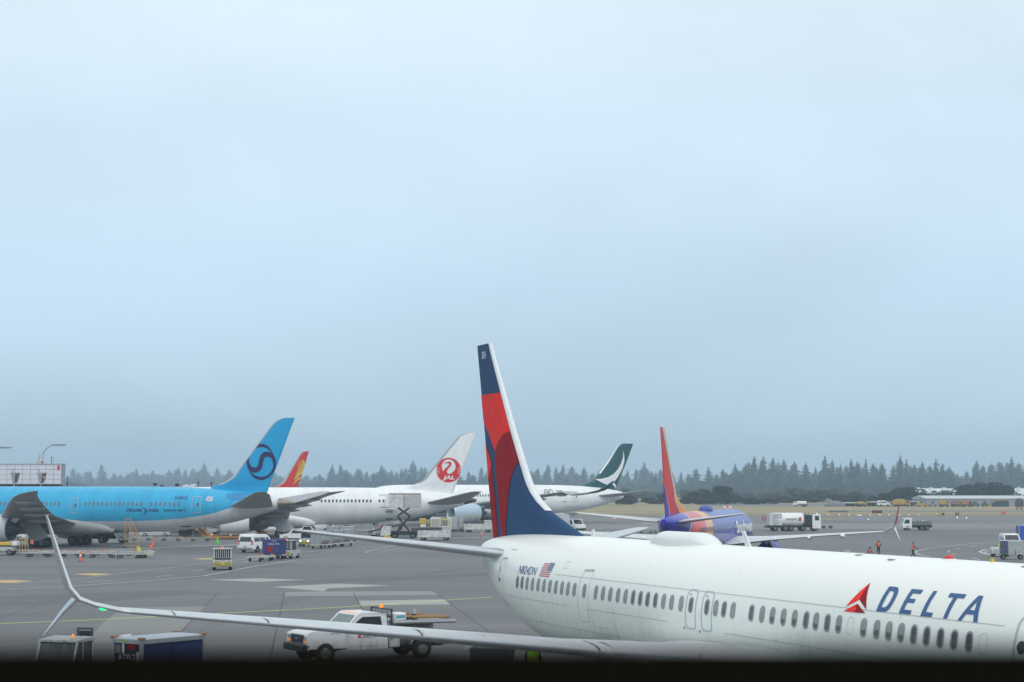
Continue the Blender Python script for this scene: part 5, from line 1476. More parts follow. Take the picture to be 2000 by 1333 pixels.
# covered baggage cart
bc = thing('baggage_cart', 'silver framed baggage cart with navy curtains beside the bottom left tractor', 'baggage cart', spot(309, 1366), hd(217))
bc.location.z = gz(bc.location.y)
cl, cw_, ch_ = 2.75, 1.35, 2.12
b = MB()
for x in (-cl / 2, cl / 2):
    for s in (-1, 1): b.box(x - .05, x + .05, s * cw_ / 2 - .05, s * cw_ / 2 + .05, .45, ch_)
b.build('corner_post', alu, bc)
MB().box(-cl / 2 - .06, cl / 2 + .06, -cw_ / 2 - .06, cw_ / 2 + .06, ch_ - .06, ch_).build('roof', mat('cart_roof', (.42, .47, .53), .5, var=.15), bc, bevel=.02)
b = MB()
for s in (-1, 1):
    b.box(-cl / 2, cl / 2, s * (cw_ / 2 + .05) - .02, s * (cw_ / 2 + .05) + .02, ch_ - .16, ch_ - .02)
    b.box(s * (cl / 2 + .05) - .02, s * (cl / 2 + .05) + .02, -cw_ / 2, cw_ / 2, ch_ - .16, ch_ - .02)
b.build('roof_rail', alu, bc)
for x in (-cl / 2, cl / 2):
    for s in (-1, 1): MB().box(x - .09, x + .09, s * cw_ / 2 - .09, s * cw_ / 2 + .09, ch_ - .04, ch_ + .05).build('corner_cap', mat('corner_cap_brown', (.30, .16, .08), .7), bc)
MB().box(-cl / 2, cl / 2, -cw_ / 2, cw_ / 2, .42, .55).build('floor', dkgrey, bc)
for s in (-1, 1):
    for k in range(2):
        x0 = -cl / 2 + .05 + k * (cl / 2 - .02); n = 22
        pts = [(x0 + (cl / 2 - .08) * i / n, s * (cw_ / 2 - .0 + .016 * math.sin(i * 1.9) + .01 * math.sin(i * .7))) for i in range(n + 1)]
        MB().rings([[(x, y, .6) for x, y in pts], [(x, y * 1.0, 1.3) for x, y in pts], [(x, y, ch_ - .15) for x, y in pts]], closed=False, cap=False).build('curtain', navyc, bc, fix=False)
fx = cl / 2 - .0
p = MB().box(fx - .03, fx - .01, -cw_ / 2 + .05, cw_ / 2 - .05, .6, ch_ - .15).build('end_panel', mat('end_panel_navy', (.02, .03, .075), .6), bc)
lettering('lettering', 'DELTA', lambda x, y: (fx + .004, -.22 + x, 1.44 + y), white, p, .78, .17, space=1.15, bold=.01)
drape('emblem', [[(-.46, 1.42), (-.37, 1.6), (-.28, 1.42)]], lambda y, z: (fx + .004, y, z), white, p)
drape('emblem', [[(-.05, 1.95), (.45, 1.95), (.34, 1.78), (.2, 1.70), (.05, 1.78)]], lambda y, z: (fx + .003, y, z), dred, p)
MB().box(fx - .005, fx + .01, -.6, -.36, 1.62, 1.9).build('document_box', midgrey, p)
for y, z in ((-.22, 1.8), (.5, 1.55)):
    MB().box(fx + .004, fx + .02, y - .05, y + .06, z - .18, z + .14).build('paper_tag', white, bc)
MB().prism([(-.75, ch_), (-.4, ch_), (-.4, ch_ + .1), (-.55, ch_ + .05)], -.2 + cl / 2 - .3, cl / 2 - .1, 'x').build('loose_paper', white, bc)
MB().box(fx + .05, fx + .075, -.35, .1, ch_ - .12, ch_ - .06).build('maker_plate', mat('plate_green', (.25, .4, .1), .5), bc)
wheels(bc, (-1.0, 1.0), .6, .25, .18)

# worker and low equipment under the near wing
person('worker in a lime and orange vest standing under the near wing, only the vest showing', spot(1041, 1353), hd(180), 'stand', vestm=v_ye)
pc = thing('ground_power_cart', 'dark rounded equipment cart standing under the near wing', 'cart', spot(962, 1352), hd(100))
MB().prism([(-.3, .5), (.35, .5), (.6, .9), (.68, 1.5), (-.68, 1.5), (-.62, .95)], -.5, .5, 'y').build('housing', dkgrey, pc, bevel=.05)
MB().box(-.95, -.7, -.3, .3, 1.45, 1.66).build('control_box', gse_white, pc, bevel=.02)
wheels(pc, (-.5, .5), .45, .2, .12)

# ================= middle left
t1 = make_tug('white baggage tractor with a yellow and black chevron panel, alone on the apron')
t1.location = spot(434, 1113); t1.rotation_euler.z = hd(-10); t1.scale = (1.05, 1.2, .98)
vn = make_van('white passenger van with dark windows driving away beside the blue container')
p = spot(502, 1079); vn.location = p; vn.rotation_euler.z = hd(22)
t2 = copy_tree(t1); t2['label'] = 'white tractor with a red beacon towing the navy container on its dolly'
t2.location = spot(562, 1091); t2.rotation_euler.z = hd(14)
nav_c = mat('container_navy', (.018, .03, .16), .5, var=.1)
for i, (u, v) in enumerate(((532, 1093.5), (508, 1097))):
    d = make_dolly(['white dolly under the navy container', 'empty white dolly trailing behind the navy container'][i], 'dollies of the navy container train') if i == 0 else place_copy(d0, (0, 0, 0), 0, 'empty white dolly trailing behind the navy container')
    if i == 0: d0 = d
    d.location = spot(u, v); d.rotation_euler.z = hd(22)
uc = thing('cargo_container', 'navy container with a red emblem and small white lettering on its side', 'container', spot(535, 1094) + Vector((0, 0, .62)), hd(72))
MB().box(-1.15, 1.15, -.7, .7, 0, 1.55).build('shell', nav_c, uc, bevel=.02)
lettering('lettering', 'DELTA', lambda x, y: (-.75 + x, -.715, 1.0 + y), white, uc, 1.2, .2, space=1.2)
lettering('lettering', 'AKE', lambda x, y: (-.4 + x, -.715, 1.36 + y), white, uc, .5, .09)
drape('emblem', [[(-1.0, .75), (-.25, .8), (-.35, .25), (-.7, .15)]], lambda x, z: (x, -.715, z), dred, uc)
MB().box(.5, .56, -.72, -.702, .1, 1.5).build('door_seam', blackp, uc)
# container train with lit tractor
t3 = make_tug('white tractor with both headlights lit pulling the train of silver containers', chev_front=True)
t3.location = spot(598.5, 1067.5); t3.rotation_euler.z = hd(186)
silver = mat('container_silver', (.40, .41, .43), .4, metal=.4, var=.2, scale=3)
for i, (u, v) in enumerate(((627, 1071.5), (650, 1069), (670, 1067))):
    d = place_copy(d0, spot(u, v), hd(205), ['first', 'second', 'last'][i] + ' dolly behind the tractor with lit headlights, under a silver container', 'dollies carrying silver containers')
    if i == 0:
        c0 = make_container('cargo_container', '', silver, 1.55, 2.0, 1.6, group='silver containers on the dolly train')
        c = c0
    else: c = copy_tree(c0)
    c['label'] = 'silver air cargo container, ' + ['nearest to the lit tractor', 'second behind the lit tractor', 'last of the lit tractor train'][i]
    c.location = spot(u, v) + Vector((0, 0, .6)); c.rotation_euler.z = hd(115)
# second container row further back
for i, u in enumerate((650, 678)):
    c = copy_tree(c0); c['label'] = 'silver cargo container in the back row, ' + ['left', 'right'][i] + ' one of two'
    c['group'] = 'silver containers in the back row'
    c.location = spot(u, 1058.5) + Vector((0, 0, .6)); c.rotation_euler.z = hd(90)
    d = place_copy(d0, spot(u, 1058.5), hd(90), 'dolly under the ' + ['left', 'right'][i] + ' silver container of the back row', 'dollies of the back row')
# small trucks half hidden behind the lit tractor
def make_pickup(label, col=None):
    t = thing('pickup_truck', label, 'truck')
    MB().prism([(-2.7, .5), (2.6, .5), (2.65, .95), (1.35, 1.12), (.75, 1.75), (-.5, 1.78), (-.75, 1.1), (-2.7, 1.1)], -.92, .92, 'y').build('body', col or white, t, bevel=.05)
    for s in (-1, 1): sheet(t, 'side_window', [(.95, s * .925, 1.15), (-.55, s * .925, 1.15), (-.42, s * .925, 1.65), (.65, s * .925, 1.65)], glass, .008)
    sheet(t, 'windscreen', [(1.36, -.8, 1.14), (1.36, .8, 1.14), (.82, .75, 1.7), (.82, -.75, 1.7)], glass, .012)
    sheet(t, 'rear_window', [(-.74, -.7, 1.2), (-.74, .7, 1.2), (-.54, .65, 1.68), (-.54, -.65, 1.68)], glass, .012)
    wheels(t, (-1.7, 1.75), .8, .38, .25)
    return t
q1 = make_pickup('white pickup seen behind the silver engine, left of the landing gear of the white airliner')
q1.location = spot(532, 1039); q1.rotation_euler.z = hd(262)
q2 = place_copy(q1, spot(582, 1057), hd(268), 'white pickup with its front wheel showing, just left of the lit tractor')
q3 = place_copy(q1, spot(600, 1049), hd(95), 'white estate vehicle roof showing behind the lit tractor')
vb = make_van('white delivery van parked under the belly of the white airliner, right of the two workers', L=5.0, H=2.2)
vb.location = spot(623, 1037.5); vb.rotation_euler.z = hd(70)
# workers under the white airliner
person('worker in a lime vest standing left of the delivery van under the white airliner', spot(604, 1036), hd(200), 'stand', vestm=v_ye)
person('worker in an orange and lime vest beside the delivery van', spot(615, 1036), hd(150), 'stand', vestm=v_or)
person('worker in a lime vest on the left of the pair right of the delivery van', spot(642, 1038), hd(180), 'stand', vestm=v_ye)
person('worker in dark clothes facing the lime vested worker under the white airliner', spot(647, 1038), hd(250), 'folded')
person('left one of two lime vested workers beside the nose wheel', spot(674, 1036), hd(160), 'stand', vestm=v_ye)
person('right one of two lime vested workers beside the nose wheel', spot(680.5, 1036), hd(220), 'folded', vestm=v_ye)
# ochre air hoses
for i, pts in enumerate(([(384, 1034, 1.50), (391, 1043, .76), (396, 1049, .28), (415, 1051, .25), (450, 1051, .25), (490, 1050, .25), (524, 1048, .25)], [(395, 1032, 1.55), (401, 1041, .82), (408, 1046, .42), (430, 1048, .27), (470, 1048, .27), (500, 1046, .42), (520, 1041, .85)])):
    w = [gp(u, v + 0, h) for u, v, h in pts]
    Q = []
    for j in range(len(w) - 1):
        for k in range(5):
            Q.append(w[j].lerp(w[j + 1], k / 5))
    Q.append(w[-1])
    tag(MB().tube(Q, .24, 10).build('air_hose', hose), 'ochre air hose lying on the apron, ' + ('the nearer' if i == 0 else 'the farther') + ' of the two behind the cones', 'hose', 'ochre air hoses')
for i in range(2):
    w = [gp(498 + i * 5, 1034, 1.28), gp(510 + i * 4, 1043, .55), gp(524 + i * 2, 1047, .24)]
    tag(MB().tube(w, .2, 8).build('air_hose', hose), 'short ochre hose sloping down from the engine, the ' + ('left' if i == 0 else 'right') + ' one', 'hose', 'sloping ochre hoses')
# cones
c_o = make_cone('', cone_o, 'orange cones on the apron')
spots = [(157, 1097, 'orange cone standing in front of the row of empty dollies'), (413, 1052.5, 'orange cone left of the green cone, by the hoses'), (450.5, 1053.5, 'orange cone right of the green cone, by the hoses'), (729, 1041.5, 'orange cone by the silver net pallet under the white airliner'), (941, 1048.5, 'orange cone just left of the foreground fin'), (1187, 1046, 'orange cone standing right of the tow bar dolly'), (1159, 1046, None)]
for i, (u, v, l) in enumerate([s for s in spots if s[2]]):
    c = c_o if i == 0 else copy_tree(c_o)
    c.location = spot(u, v); c['label'] = l
    s_ = 1.25 if i in (0, 4, 5) else 1.3
    c.scale = (s_, s_, s_ * (1.15 if i == 0 else 1.1))
cg = make_cone('bright green cone standing by the ochre hoses', cone_g, None)
cg.location = spot(425, 1061.5); cg.scale = (1.4, 1.4, 1.25)
# ================= left: dolly rows, stairs, trucks, terminal
rows = [(42, 1084, ''), (106, 1085, ''), (170, 1085.5, ''), (234, 1086, ''), (76, 1088.5, ''), (140, 1089, ''), (200, 1089.8, ''), (253, 1090.6, '')]
nm = ['first', 'second', 'third', 'fourth', 'fifth', 'sixth', 'seventh', 'eighth']
for i, (u, v, _) in enumerate(rows):
    d = place_copy(d0, spot(u, v), hd(90 + (i % 3) * 4), 'empty cargo dolly, ' + nm[i % 4] + ' from the left in the ' + ['farther', 'nearer'][i // 4] + ' of the two front rows', 'empty dollies in the front rows')
for i, (u, v) in enumerate(((276, 1056.5), (334, 1057), (391, 1057.5))):
    d = place_copy(d0, spot(u, v), hd(92), 'empty cargo dolly, ' + nm[i] + ' from the left in the back row under the blue airliner', 'empty dollies in the back row')
tb = thing('tow_dolly', 'white tow bar ending the dolly row, a red cone stuck on its raised bar', 'tow bar', spot(283, 1090), hd(90))
MB().prism([(-.7, .35), (1.0, .3), (1.05, .6), (.5, .85), (-.7, .7)], -.45, .45, 'y').build('frame', gse_white, tb, bevel=.04)
wheel(tb, (-.1, -.5, .3), .3, .2); wheel(tb, (-.1, .5, .3), .3, .2)
MB().cyl((.3, 0, .6), (.75, 0, 1.35), .06).build('bar', orange, tb)
MB().lathe([(0, .2), (.05, .17), (.9, .03)], (0, 0, 0), 'z', 12).build('cone', cone_o, tb).matrix_local = Matrix.Translation((.68, 0, 1.15)) @ Matrix.Rotation(R(26), 4, 'Y')
yc = thing('wheel_chock_stand', 'tall yellow wedge standing at the right end of the dolly row', 'stand', spot(271.5, 1090), 0)
MB().prism([(-.25, 0), (.3, 0), (.12, 1.15), (-.2, 1.25)], -.12, .12, 'y').build('wedge', yellow_stripe, yc, bevel=.02)
MB().box(-.4, .4, -.3, .3, 0, .1).build('foot', blackp, yc)
# wheeled maintenance steps
ys_ = thing('access_steps', 'ochre wheeled access steps under the blue airliner', 'steps', spot(258, 1071), hd(90))
ochre = mat('ochre_tubing', (.48, .27, .07), .55)
b = MB()
for s in (-1, 1):
    b.tube([(-.9, s * .4, .25), (.9, s * .4, .25), (.9, s * .4, .9), (-.5, s * .4, 3.0), (-.2, s * .4, 3.0), (-.2, s * .4, .3)], .035, 6)
    b.tube([(.9, s * .4, 1.5), (-.3, s * .4, 3.8), (-.9, s * .4, 3.8), (-.9, s * .4, .3)], .03, 6)
for x in (-.9, .9): b.tube([(x, -.4, .25), (x, .4, .25)], .035, 6)
b.build('frame', ochre, ys_)
for i in range(8):
    t_ = i / 8
    MB().box(.85 - t_ * 1.2 - .12, .85 - t_ * 1.2 + .12, -.4, .4, .75 + t_ * 2.0, .79 + t_ * 2.0).build('tread', ochre, ys_)
for x in (-.9, .9):
    for s in (-1, 1): wheel(ys_, (x, s * .4, .14), .14, .08, False)
# flatbed lorry behind the gear
fb = thing('flatbed_truck', 'white topped flatbed lorry parked behind the landing gear of the blue airliner', 'truck', spot(188, 1061), hd(92))
MB().box(-4.6, 3.0, -1.2, 1.2, 1.45, 1.85).build('platform', white, fb, bevel=.03)
MB().box(-4.4, 4.5, -.5, .5, .6, 1.0).build('chassis_frame', blackp, fb)
MB().prism([(3.1, .5), (4.9, .5), (5.0, 1.2), (4.75, 2.4), (3.1, 2.5)], -1.1, 1.1, 'y').build('cab', white, fb, bevel=.06)
for s in (-1, 1): sheet(fb, 'side_window', [(3.4, s * 1.11, 1.5), (4.75, s * 1.11, 1.5), (4.6, s * 1.11, 2.2), (3.4, s * 1.11, 2.2)], glass, .01)
MB().box(-3.4, 2.4, -1.0, 1.0, .95, 1.45).build('underbody', blackp, fb)
wheels(fb, (-3.3, -2.1, 1.0, 3.9), .95, .5, .3)
person('worker in an orange vest standing under the belly of the blue airliner beside the lorry', spot(236.5, 1058.5), hd(170), 'stand', vestm=v_pk)
person('worker in an orange vest and dark trousers standing in front of the left landing gear', spot(62, 1079), hd(175), 'stand', vestm=v_pk)
person('worker in an orange vest beside the loader at the left edge', spot(8, 1062), hd(100), 'stand', vestm=v_or)
lc = thing('loader_vehicle', 'yellow and white loader cut by the left edge of the picture', 'loader', spot(8, 1085), hd(90))
MB().box(-1.6, 1.2, -.8, .8, .5, .95).build('chassis', gse_white, lc, bevel=.04)
MB().box(-1.8, 1.0, -.7, .7, 1.15, 1.5).build('engine_cover', yellow, lc, bevel=.04)
MB().box(1.0, 1.6, -.6, .6, 1.1, 1.6).build('control_box', white, lc, bevel=.05)
b = MB().tube([(1.9, -.6, .3), (1.9, -.6, 1.9), (2.5, -.6, 1.9), (2.6, -.6, .6)], .04, 6).tube([(1.9, .6, .3), (1.9, .6, 1.9), (2.5, .6, 1.9), (2.6, .6, .6)], .04, 6).tube([(1.9, -.6, 1.9), (1.9, .6, 1.9)], .04, 6)
b.build('handrail', yellow, lc)
wheels(lc, (-1.0, .8), .7, .36, .25)
q4 = place_copy(q1, spot(20, 1056), hd(95), 'white pickup partly hidden behind the left edge loader')
def make_belt_loader(label, group=None):
    t = thing('belt_loader', label, 'belt loader', group=group)
    MB().box(-2.6, 2.2, -.85, .85, .35, .85).build('chassis', gse_white, t, bevel=.04)
    MB().prism([(-2.9, .95), (-2.7, .8), (3.2, 1.9), (3.1, 2.1)], -.45, .45, 'y').build('conveyor', dkgrey, t, bevel=.02)
    b = MB()
    for s in (-1, 1): b.tube([(-2.6, s * .5, 1.1), (-2.5, s * .5, 1.7), (2.8, s * .5, 2.7), (3.0, s * .5, 2.1)], .03, 5)
    b.build('handrail', ltgrey, t)
    wheels(t, (-1.7, 1.5), .75, .36, .25)
    return t
bl = make_belt_loader('grey belt loader under the tail of the blue airliner, left one', 'belt loaders behind the blue airliner')
bl.location = spot(305, 1050); bl.rotation_euler.z = hd(85)
place_copy(bl, spot(343, 1046.5), hd(110), 'grey belt loader under the tail of the blue airliner, middle one')
place_copy(bl, spot(404, 1044), hd(240), 'grey belt loader under the tail of the blue airliner, right one')
place_copy(bl, spot(752, 1049), hd(60), 'dark belt loader right of the near stabilizer tip, under the white airliner', 'none')['group'] = 'belt loader'
for i, (u, w_) in enumerate(((362, 2.3), (376, 1.9), (390, 2.5))):
    c = thing('cargo_bin', ['dark', 'grey', 'pale grey'][i] + ' cargo bin standing left of the hoses behind the blue airliner', 'container', spot(u, (1048, 1044.5, 1047.5)[i]), hd(95))
    MB().box(-.9, .9, -.8, .8, .15, w_).build('shell', [dkgrey, midgrey, ltgrey][i], c, bevel=.03)
    MB().box(-.8, .8, -.83, -.8, .4, w_ - .3).build('door', [blackp, dkgrey, midgrey][i], c)
    wheels(c, (-.6, .6), .6, .15, .1, False)
# terminal pavilion
tbk = thing('terminal_building', 'white panelled terminal roof building behind the blue airliner at the left edge', 'building', (at(10, 330), 330, gz(330)), 0)
sc_ = 330 / FPX
def TB(u, v, y=0):
    return ((u - 10) * sc_, y, (950 - v) * sc_ + CAMZ - gz(330))
x0 = TB(-120, 0)[0]; x1 = TB(122, 0)[0]
z0, z1, z2 = TB(0, 946)[2], TB(0, 908)[2], TB(0, 953)[2]
MB().box(x0, x1 - .3, 0, 3, 0, z2 - .3).build('wall', ltgrey, tbk)
MB().box(x0, x1 - .5, -.05, 2.9, z2 - .3, z0).build('window_band', mat('dark_band', (.02, .03, .035), .25, var=.2), tbk)
MB().box(x0, x1, .10, 2.9, z0, z1).build('parapet_core', mat('joint_grey', (.30, .32, .36), .6, var=0), tbk)
pw = mat('panel_white', (.66, .69, .74), .45, var=.05)
npx, npz = 16, 4
pm = None
for i in range(npx):
    for j in range(npz):
        a0 = x0 + (x1 - x0) * i / npx; a1 = x0 + (x1 - x0) * (i + 1) / npx; c0 = z0 + (z1 - z0) * j / npz; c1 = z0 + (z1 - z0) * (j + 1) / npz
        if pm is None:
            po = MB().box(.035, a1 - a0 - .035, 0, .1, .03, c1 - c0 - .03).build('panel', pw, tbk); pm = po.data
        else:
            po = bpy.data.objects.new('panel', pm); C.objects.link(po); po.parent = tbk
        po.location = (a0, 0, c0)
MB().box(x0, x1 + .1, -.1, 3, z1, z1 + .2).build('coping', alu, tbk)
MB().box(x1 - .7, x1 - .3, -.12, -.02, TB(0, 918)[2], TB(0, 910)[2]).build('red_marker', redl, tbk)
for i, (ua, ub) in enumerate(((25, 37), (77, 90))):
    t = thing('floodlight_housing', 'grey tapered light housing on a pole in front of the terminal, ' + ['left', 'right'][i] + ' one', 'light', (at(ua + 4, 322), 322, gz(322)), 0, 'light housings before the terminal')
    s2 = 322 / FPX
    zz = lambda v: (950 - v) * s2 + CAMZ - gz(322)
    MB().prism([(0, zz(944)), (.55, zz(944)), (1.05, zz(924)), (-.4, zz(924))], -.4, .4, 'y').build('housing', steel, t, bevel=.03)
    MB().prism([(.32, zz(943)), (.58, zz(943)), (1.1, zz(925)), (.45, zz(926))], -.44, -.4, 'y').build('side_face', dkgrey, t)
    MB().cyl((.1, 0, 0), (.1, 0, zz(944)), .1).build('pole', ltgrey, t)
    MB().tube([(0, 0, zz(924)), (-.2, 0, zz(919)), (-.5, 0, zz(918))], .05, 6).build('bracket', dkgrey, t)
    if i: MB().ell((.75, -.45, zz(933)), .12, .05, .15).build('lamp', amber, t)
def mast(label, u, D, vt, arm, group):
    s2 = D / FPX
    t = thing('light_mast', label, 'light mast', (at(u, D), D, gz(D)), 0, group)
    H_ = (950 - vt) * s2 + CAMZ - gz(D)
    pts = [(0, 0, 0), (0, 0, H_ - 2.2)] + [(2.2 * (1 - math.cos(R(a))), 0, H_ - 2.2 + 2.2 * math.sin(R(a))) for a in (15, 35, 55, 75, 90)] + [(2.2 + arm, 0, H_ + .05)]
    MB().tube(pts, .1, 8).build('pole', steel, t)
    for k in range(5):
        x = 1.9 + k * arm / 4
        MB().box(x - .16, x + .16, -.5, .5, H_ - .2, H_ + .0, tf=None).build('lamp', alu, t)
    MB().box(1.6, 2.2 + arm + .3, -.25, .25, H_ + .06, H_ + .14).build('lamp_frame', steel, t)
mast('curved steel light mast with a row of lamps above the terminal roof', 85, 334, 870, 1.9, 'light masts by the terminal')
mast('light mast whose lamps just enter the left edge of the picture', -22, 334, 875, 1.9, 'light masts by the terminal')
t = thing('roof_vent', 'pale leaning vent post on the terminal roof', 'vent', (at(74, 334), 334, gz(334)), 0)
hz0 = z1; MB().prism([(0, hz0), (.35, hz0), (.55, hz0 + 1.9), (.3, hz0 + 1.9)], -.15, .15, 'y').build('post', ltgrey, t)
MB().box(.75, 1.15, -.2, .2, hz0 + .2, hz0 + .6).build('box', redl, t)
t = thing('roof_antenna', 'thin dark antenna on the terminal roof beside the light mast', 'antenna', (at(102, 334), 334, gz(334)), 0)
MB().tube([(0, 0, hz0), (0, 0, hz0 + 1.5)], .06, 6).tube([(-.1, 0, hz0 + 1.3), (.5, 0, hz0 + 1.3)], .03, 5).tube([(.3, 0, hz0), (.3, 0, hz0 + .9)], .04, 5).build('rod', dkgrey, t)
t = thing('walkway_railing', 'dark stair railing sloping down right of the terminal building', 'railing', (at(126, 336), 336, gz(336)), 0)
b = MB()
zr = lambda v: (950 - v) * 336 / FPX + CAMZ - gz(336)
for k in range(14):
    x = k * .33; zt_ = zr(940 + k * .75)
    b.cyl((x, 0, zt_ - 1.1), (x, 0, zt_), .03, n=5)
for dz in (0, -.4, -.8, -1.1): b.tube([(0, 0, zr(940) + dz), (14 * .33, 0, zr(940 + 14 * .75) + dz)], .03, 5)
b.build('rail', dkgrey, t)
MB().cyl((.75, 0, 0), (.75, 0, zr(930)), .08).build('post', dkgrey, t)
for i, (u, v, k) in enumerate(((305, 944, 0), (318, 948, 0), (348, 945, 0), (389, 940, 1), (415, 942, 1), (364, 947, 2), (378, 946, 2))):
    D = 345; s2 = D / FPX
    H_ = (950 - v) * s2 + CAMZ - gz(D)
    if k == 2:
        t = thing('jet_bridge_roof', 'white rounded jet bridge roof peeking over the blue airliner, ' + ('left' if i == 5 else 'right') + ' one', 'jet bridge', (at(u, D), D, gz(D)), 0, 'jet bridge roofs')
        MB().prism([(-.6, 0), (.6, 0), (.6, H_ - .3), (.2, H_), (-.2, H_ - .1), (-.6, H_ - .5)], -1, 1, 'y').build('roof', pw, t, bevel=.05)
    else:
        t = thing('roof_beacon', 'small dark signal box on a post above the blue airliner, ' + ['leftmost', 'second', 'third', 'fourth', 'rightmost'][i], 'signal', (at(u, D), D, gz(D)), 0, 'signal boxes above the blue airliner')
        MB().cyl((0, 0, 0), (0, 0, H_ - .1), .07, n=6).build('post', dkgrey, t)
        MB().box(-.35 if k == 0 else -.12, .35 if k == 0 else .12, -.2, .2, H_ - .45, H_).build('box', blackp, t, bevel=.03)

# ================= under the white airliner and the dark green tailed airliner
ct = thing('catering_truck', 'raised white catering box on a black scissor lift behind the near stabilizer', 'truck', spot(802, 1051.5), hd(90))
s3 = ct.location.y / FPX
zc_ = lambda v: (950 - v) * s3 + CAMZ - ct.location.z
MB().box(-3.3, 1.6, -1.1, 1.1, zc_(992), zc_(965)).build('box_body', worn_white, ct, bevel=.03)
MB().box(-.95, 1.62, -1.18, -1.1, zc_(990), zc_(968)).build('side_door', gse_white, ct, bevel=.02)
MB().tube([(-3.4, -1.15, zc_(964.5)), (1.65, -1.15, zc_(964.5))], .06, 5).tube([(-.98, -1.2, zc_(991)), (-.98, -1.2, zc_(966))], .04, 5).build('edge_trim', mat('rust_trim', (.3, .12, .06), .7), ct)
MB().box(-4.7, -3.3, -.9, .9, zc_(991.5), zc_(990)).build('front_platform', dkgrey, ct)
b = MB()
for s in (-1, 1):
    b.tube([(-2.1, s * .8, 1.1), (-.1, s * .8, zc_(1008)), (-2.0, s * .8, zc_(992))], .12, 6).tube([(-.2, s * .8, 1.1), (-2.1, s * .8, zc_(1008)), (-.2, s * .8, zc_(992))], .12, 6)
b.build('scissor_lift', blackp, ct)
MB().box(-3.0, 1.3, -1.1, 1.1, .5, 1.1).build('chassis_frame', blackp, ct, bevel=.03)
MB().box(.1, 1.2, -.6, .6, 1.1, 1.6).build('engine_box', mat('dull_red_brown', (.12, .05, .05), .6), ct)
MB().prism([(-4.6, .5), (-3.1, .5), (-3.1, 1.8), (-4.2, 1.85), (-4.6, 1.3)], -1.0, 1.0, 'y').build('cab', worn_white, ct, bevel=.05)
for x in (-3.6, 1.9): MB().prism([(x - .8, 0), (x + .8, 0), (x + .3, .5), (x - .3, .5)], -1.3, -1.0, 'y').build('stabilizer_foot', yellow, ct)
wheels(ct, (-2.4, .4), .95, .5, .3)
def make_ld(label, u, v, deg):
    t = thing('cargo_loader', label, 'cargo loader', spot(u, v), hd(deg))
    MB().box(-2.6, 2.2, -1.3, 1.3, .45, 1.6).build('lower_body', worn_white, t, bevel=.05)
    MB().box(-2.7, 1.0, -1.4, 1.4, 1.6, 1.95).build('platform', dkgrey, t, bevel=.02)
    MB().box(.9, 2.2, -1.25, 1.25, 1.6, 2.1).build('engine_cover', gse_white, t, bevel=.04)
    b = MB()
    for x in (-2.4, -1.2, 0.0):
        b.tube([(x, 1.35, 1.95), (x, 1.35, 2.95)], .05, 5)
    b.tube([(-2.4, 1.35, 2.95), (0, 1.35, 2.95)], .05, 5)
    b.build('guard_rail', yellow, t)
    wheels(t, (-1.8, 1.6), 1.1, .42, .3)
    return t
make_ld('scuffed white cargo loader with a dark deck in front of the pale blue engine', 851, 1056, 92)
make_ld('cargo loader with yellow posts beyond the orange cone, left of the foreground fin', 936, 1040, 95)
for i, (u, v, m_, w_, h_) in enumerate(((851, 1041, white, 1.75, 2.2), (869.5, 1041, yellow_stripe, 1.2, 2.0), (879, 1040, white, .55, 2.2), (888.5, 1039.5, silver, 1.05, 2.4), (901, 1039, silver, 1.0, 2.2))):
    c = thing('cargo_container', ['white panelled container on the deck side of the scuffed loader', 'yellow framed container beside the white panelled one', 'narrow white container left of the silver pair', 'left silver container of the pair below the pale blue engine', 'right silver container of the pair below the pale blue engine'][i], 'container', spot(u, v), hd(90))
    MB().box(-w_ / 2, w_ / 2, -.8, .8, .4, .4 + h_).build('shell', m_, c, bevel=.03)
    MB().box(-w_ / 2, w_ / 2, -.7, .7, .1, .4).build('base', dkgrey, c)
    MB().box(-w_ / 2 + .15, w_ / 2 - .15, -.84, -.8, .6, .2 + h_).build('panel', ltgrey if i != 1 else midgrey, c)
yo = thing('loader_console', 'small yellow control console left of the white panelled container', 'console', spot(826, 1041), hd(90))
MB().box(-.5, .5, -.4, .4, .5, 1.5).build('cabinet', white, yo, bevel=.05)
MB().box(-.6, .5, -.5, .5, 1.6, 2.5).build('hood', yellow, yo, bevel=.05)
npl = thing('cargo_pallet', 'netted silver cargo pallet on a low dolly under the white airliner', 'cargo', spot(716, 1039.5), hd(90))
MB().prism([(-1.4, .5), (1.2, .5), (.9, 1.6), (.3, 2.5), (-.9, 2.55), (-1.3, 1.8)], -1, 1, 'y').build('load', mat('net_wrap', (.30, .31, .33), .5, var=.4, scale=5), npl, bevel=.15)
MB().box(-1.5, 1.5, -1.1, 1.1, .25, .5).build('base', gse_white, npl)
nw = thing('fuel_bowser', 'white tank trailer behind the white catering truck', 'trailer', spot(771, 1036), hd(90))
MB().lathe([(-1.6, .1), (-1.5, .8), (1.5, .8), (1.6, .1)], (0, 0, 1.5), 'x', 16).build('tank', gse_white, nw)
MB().box(-1.6, 1.6, -.85, .85, 1.9, 2.15).build('red_stripe', redl, nw)
wheels(nw, (-1, 1), .7, .35, .25)
person('worker in an orange vest bending beside the dark belt loader under the white airliner', spot(743, 1043), hd(120), 'bend', vestm=v_or)
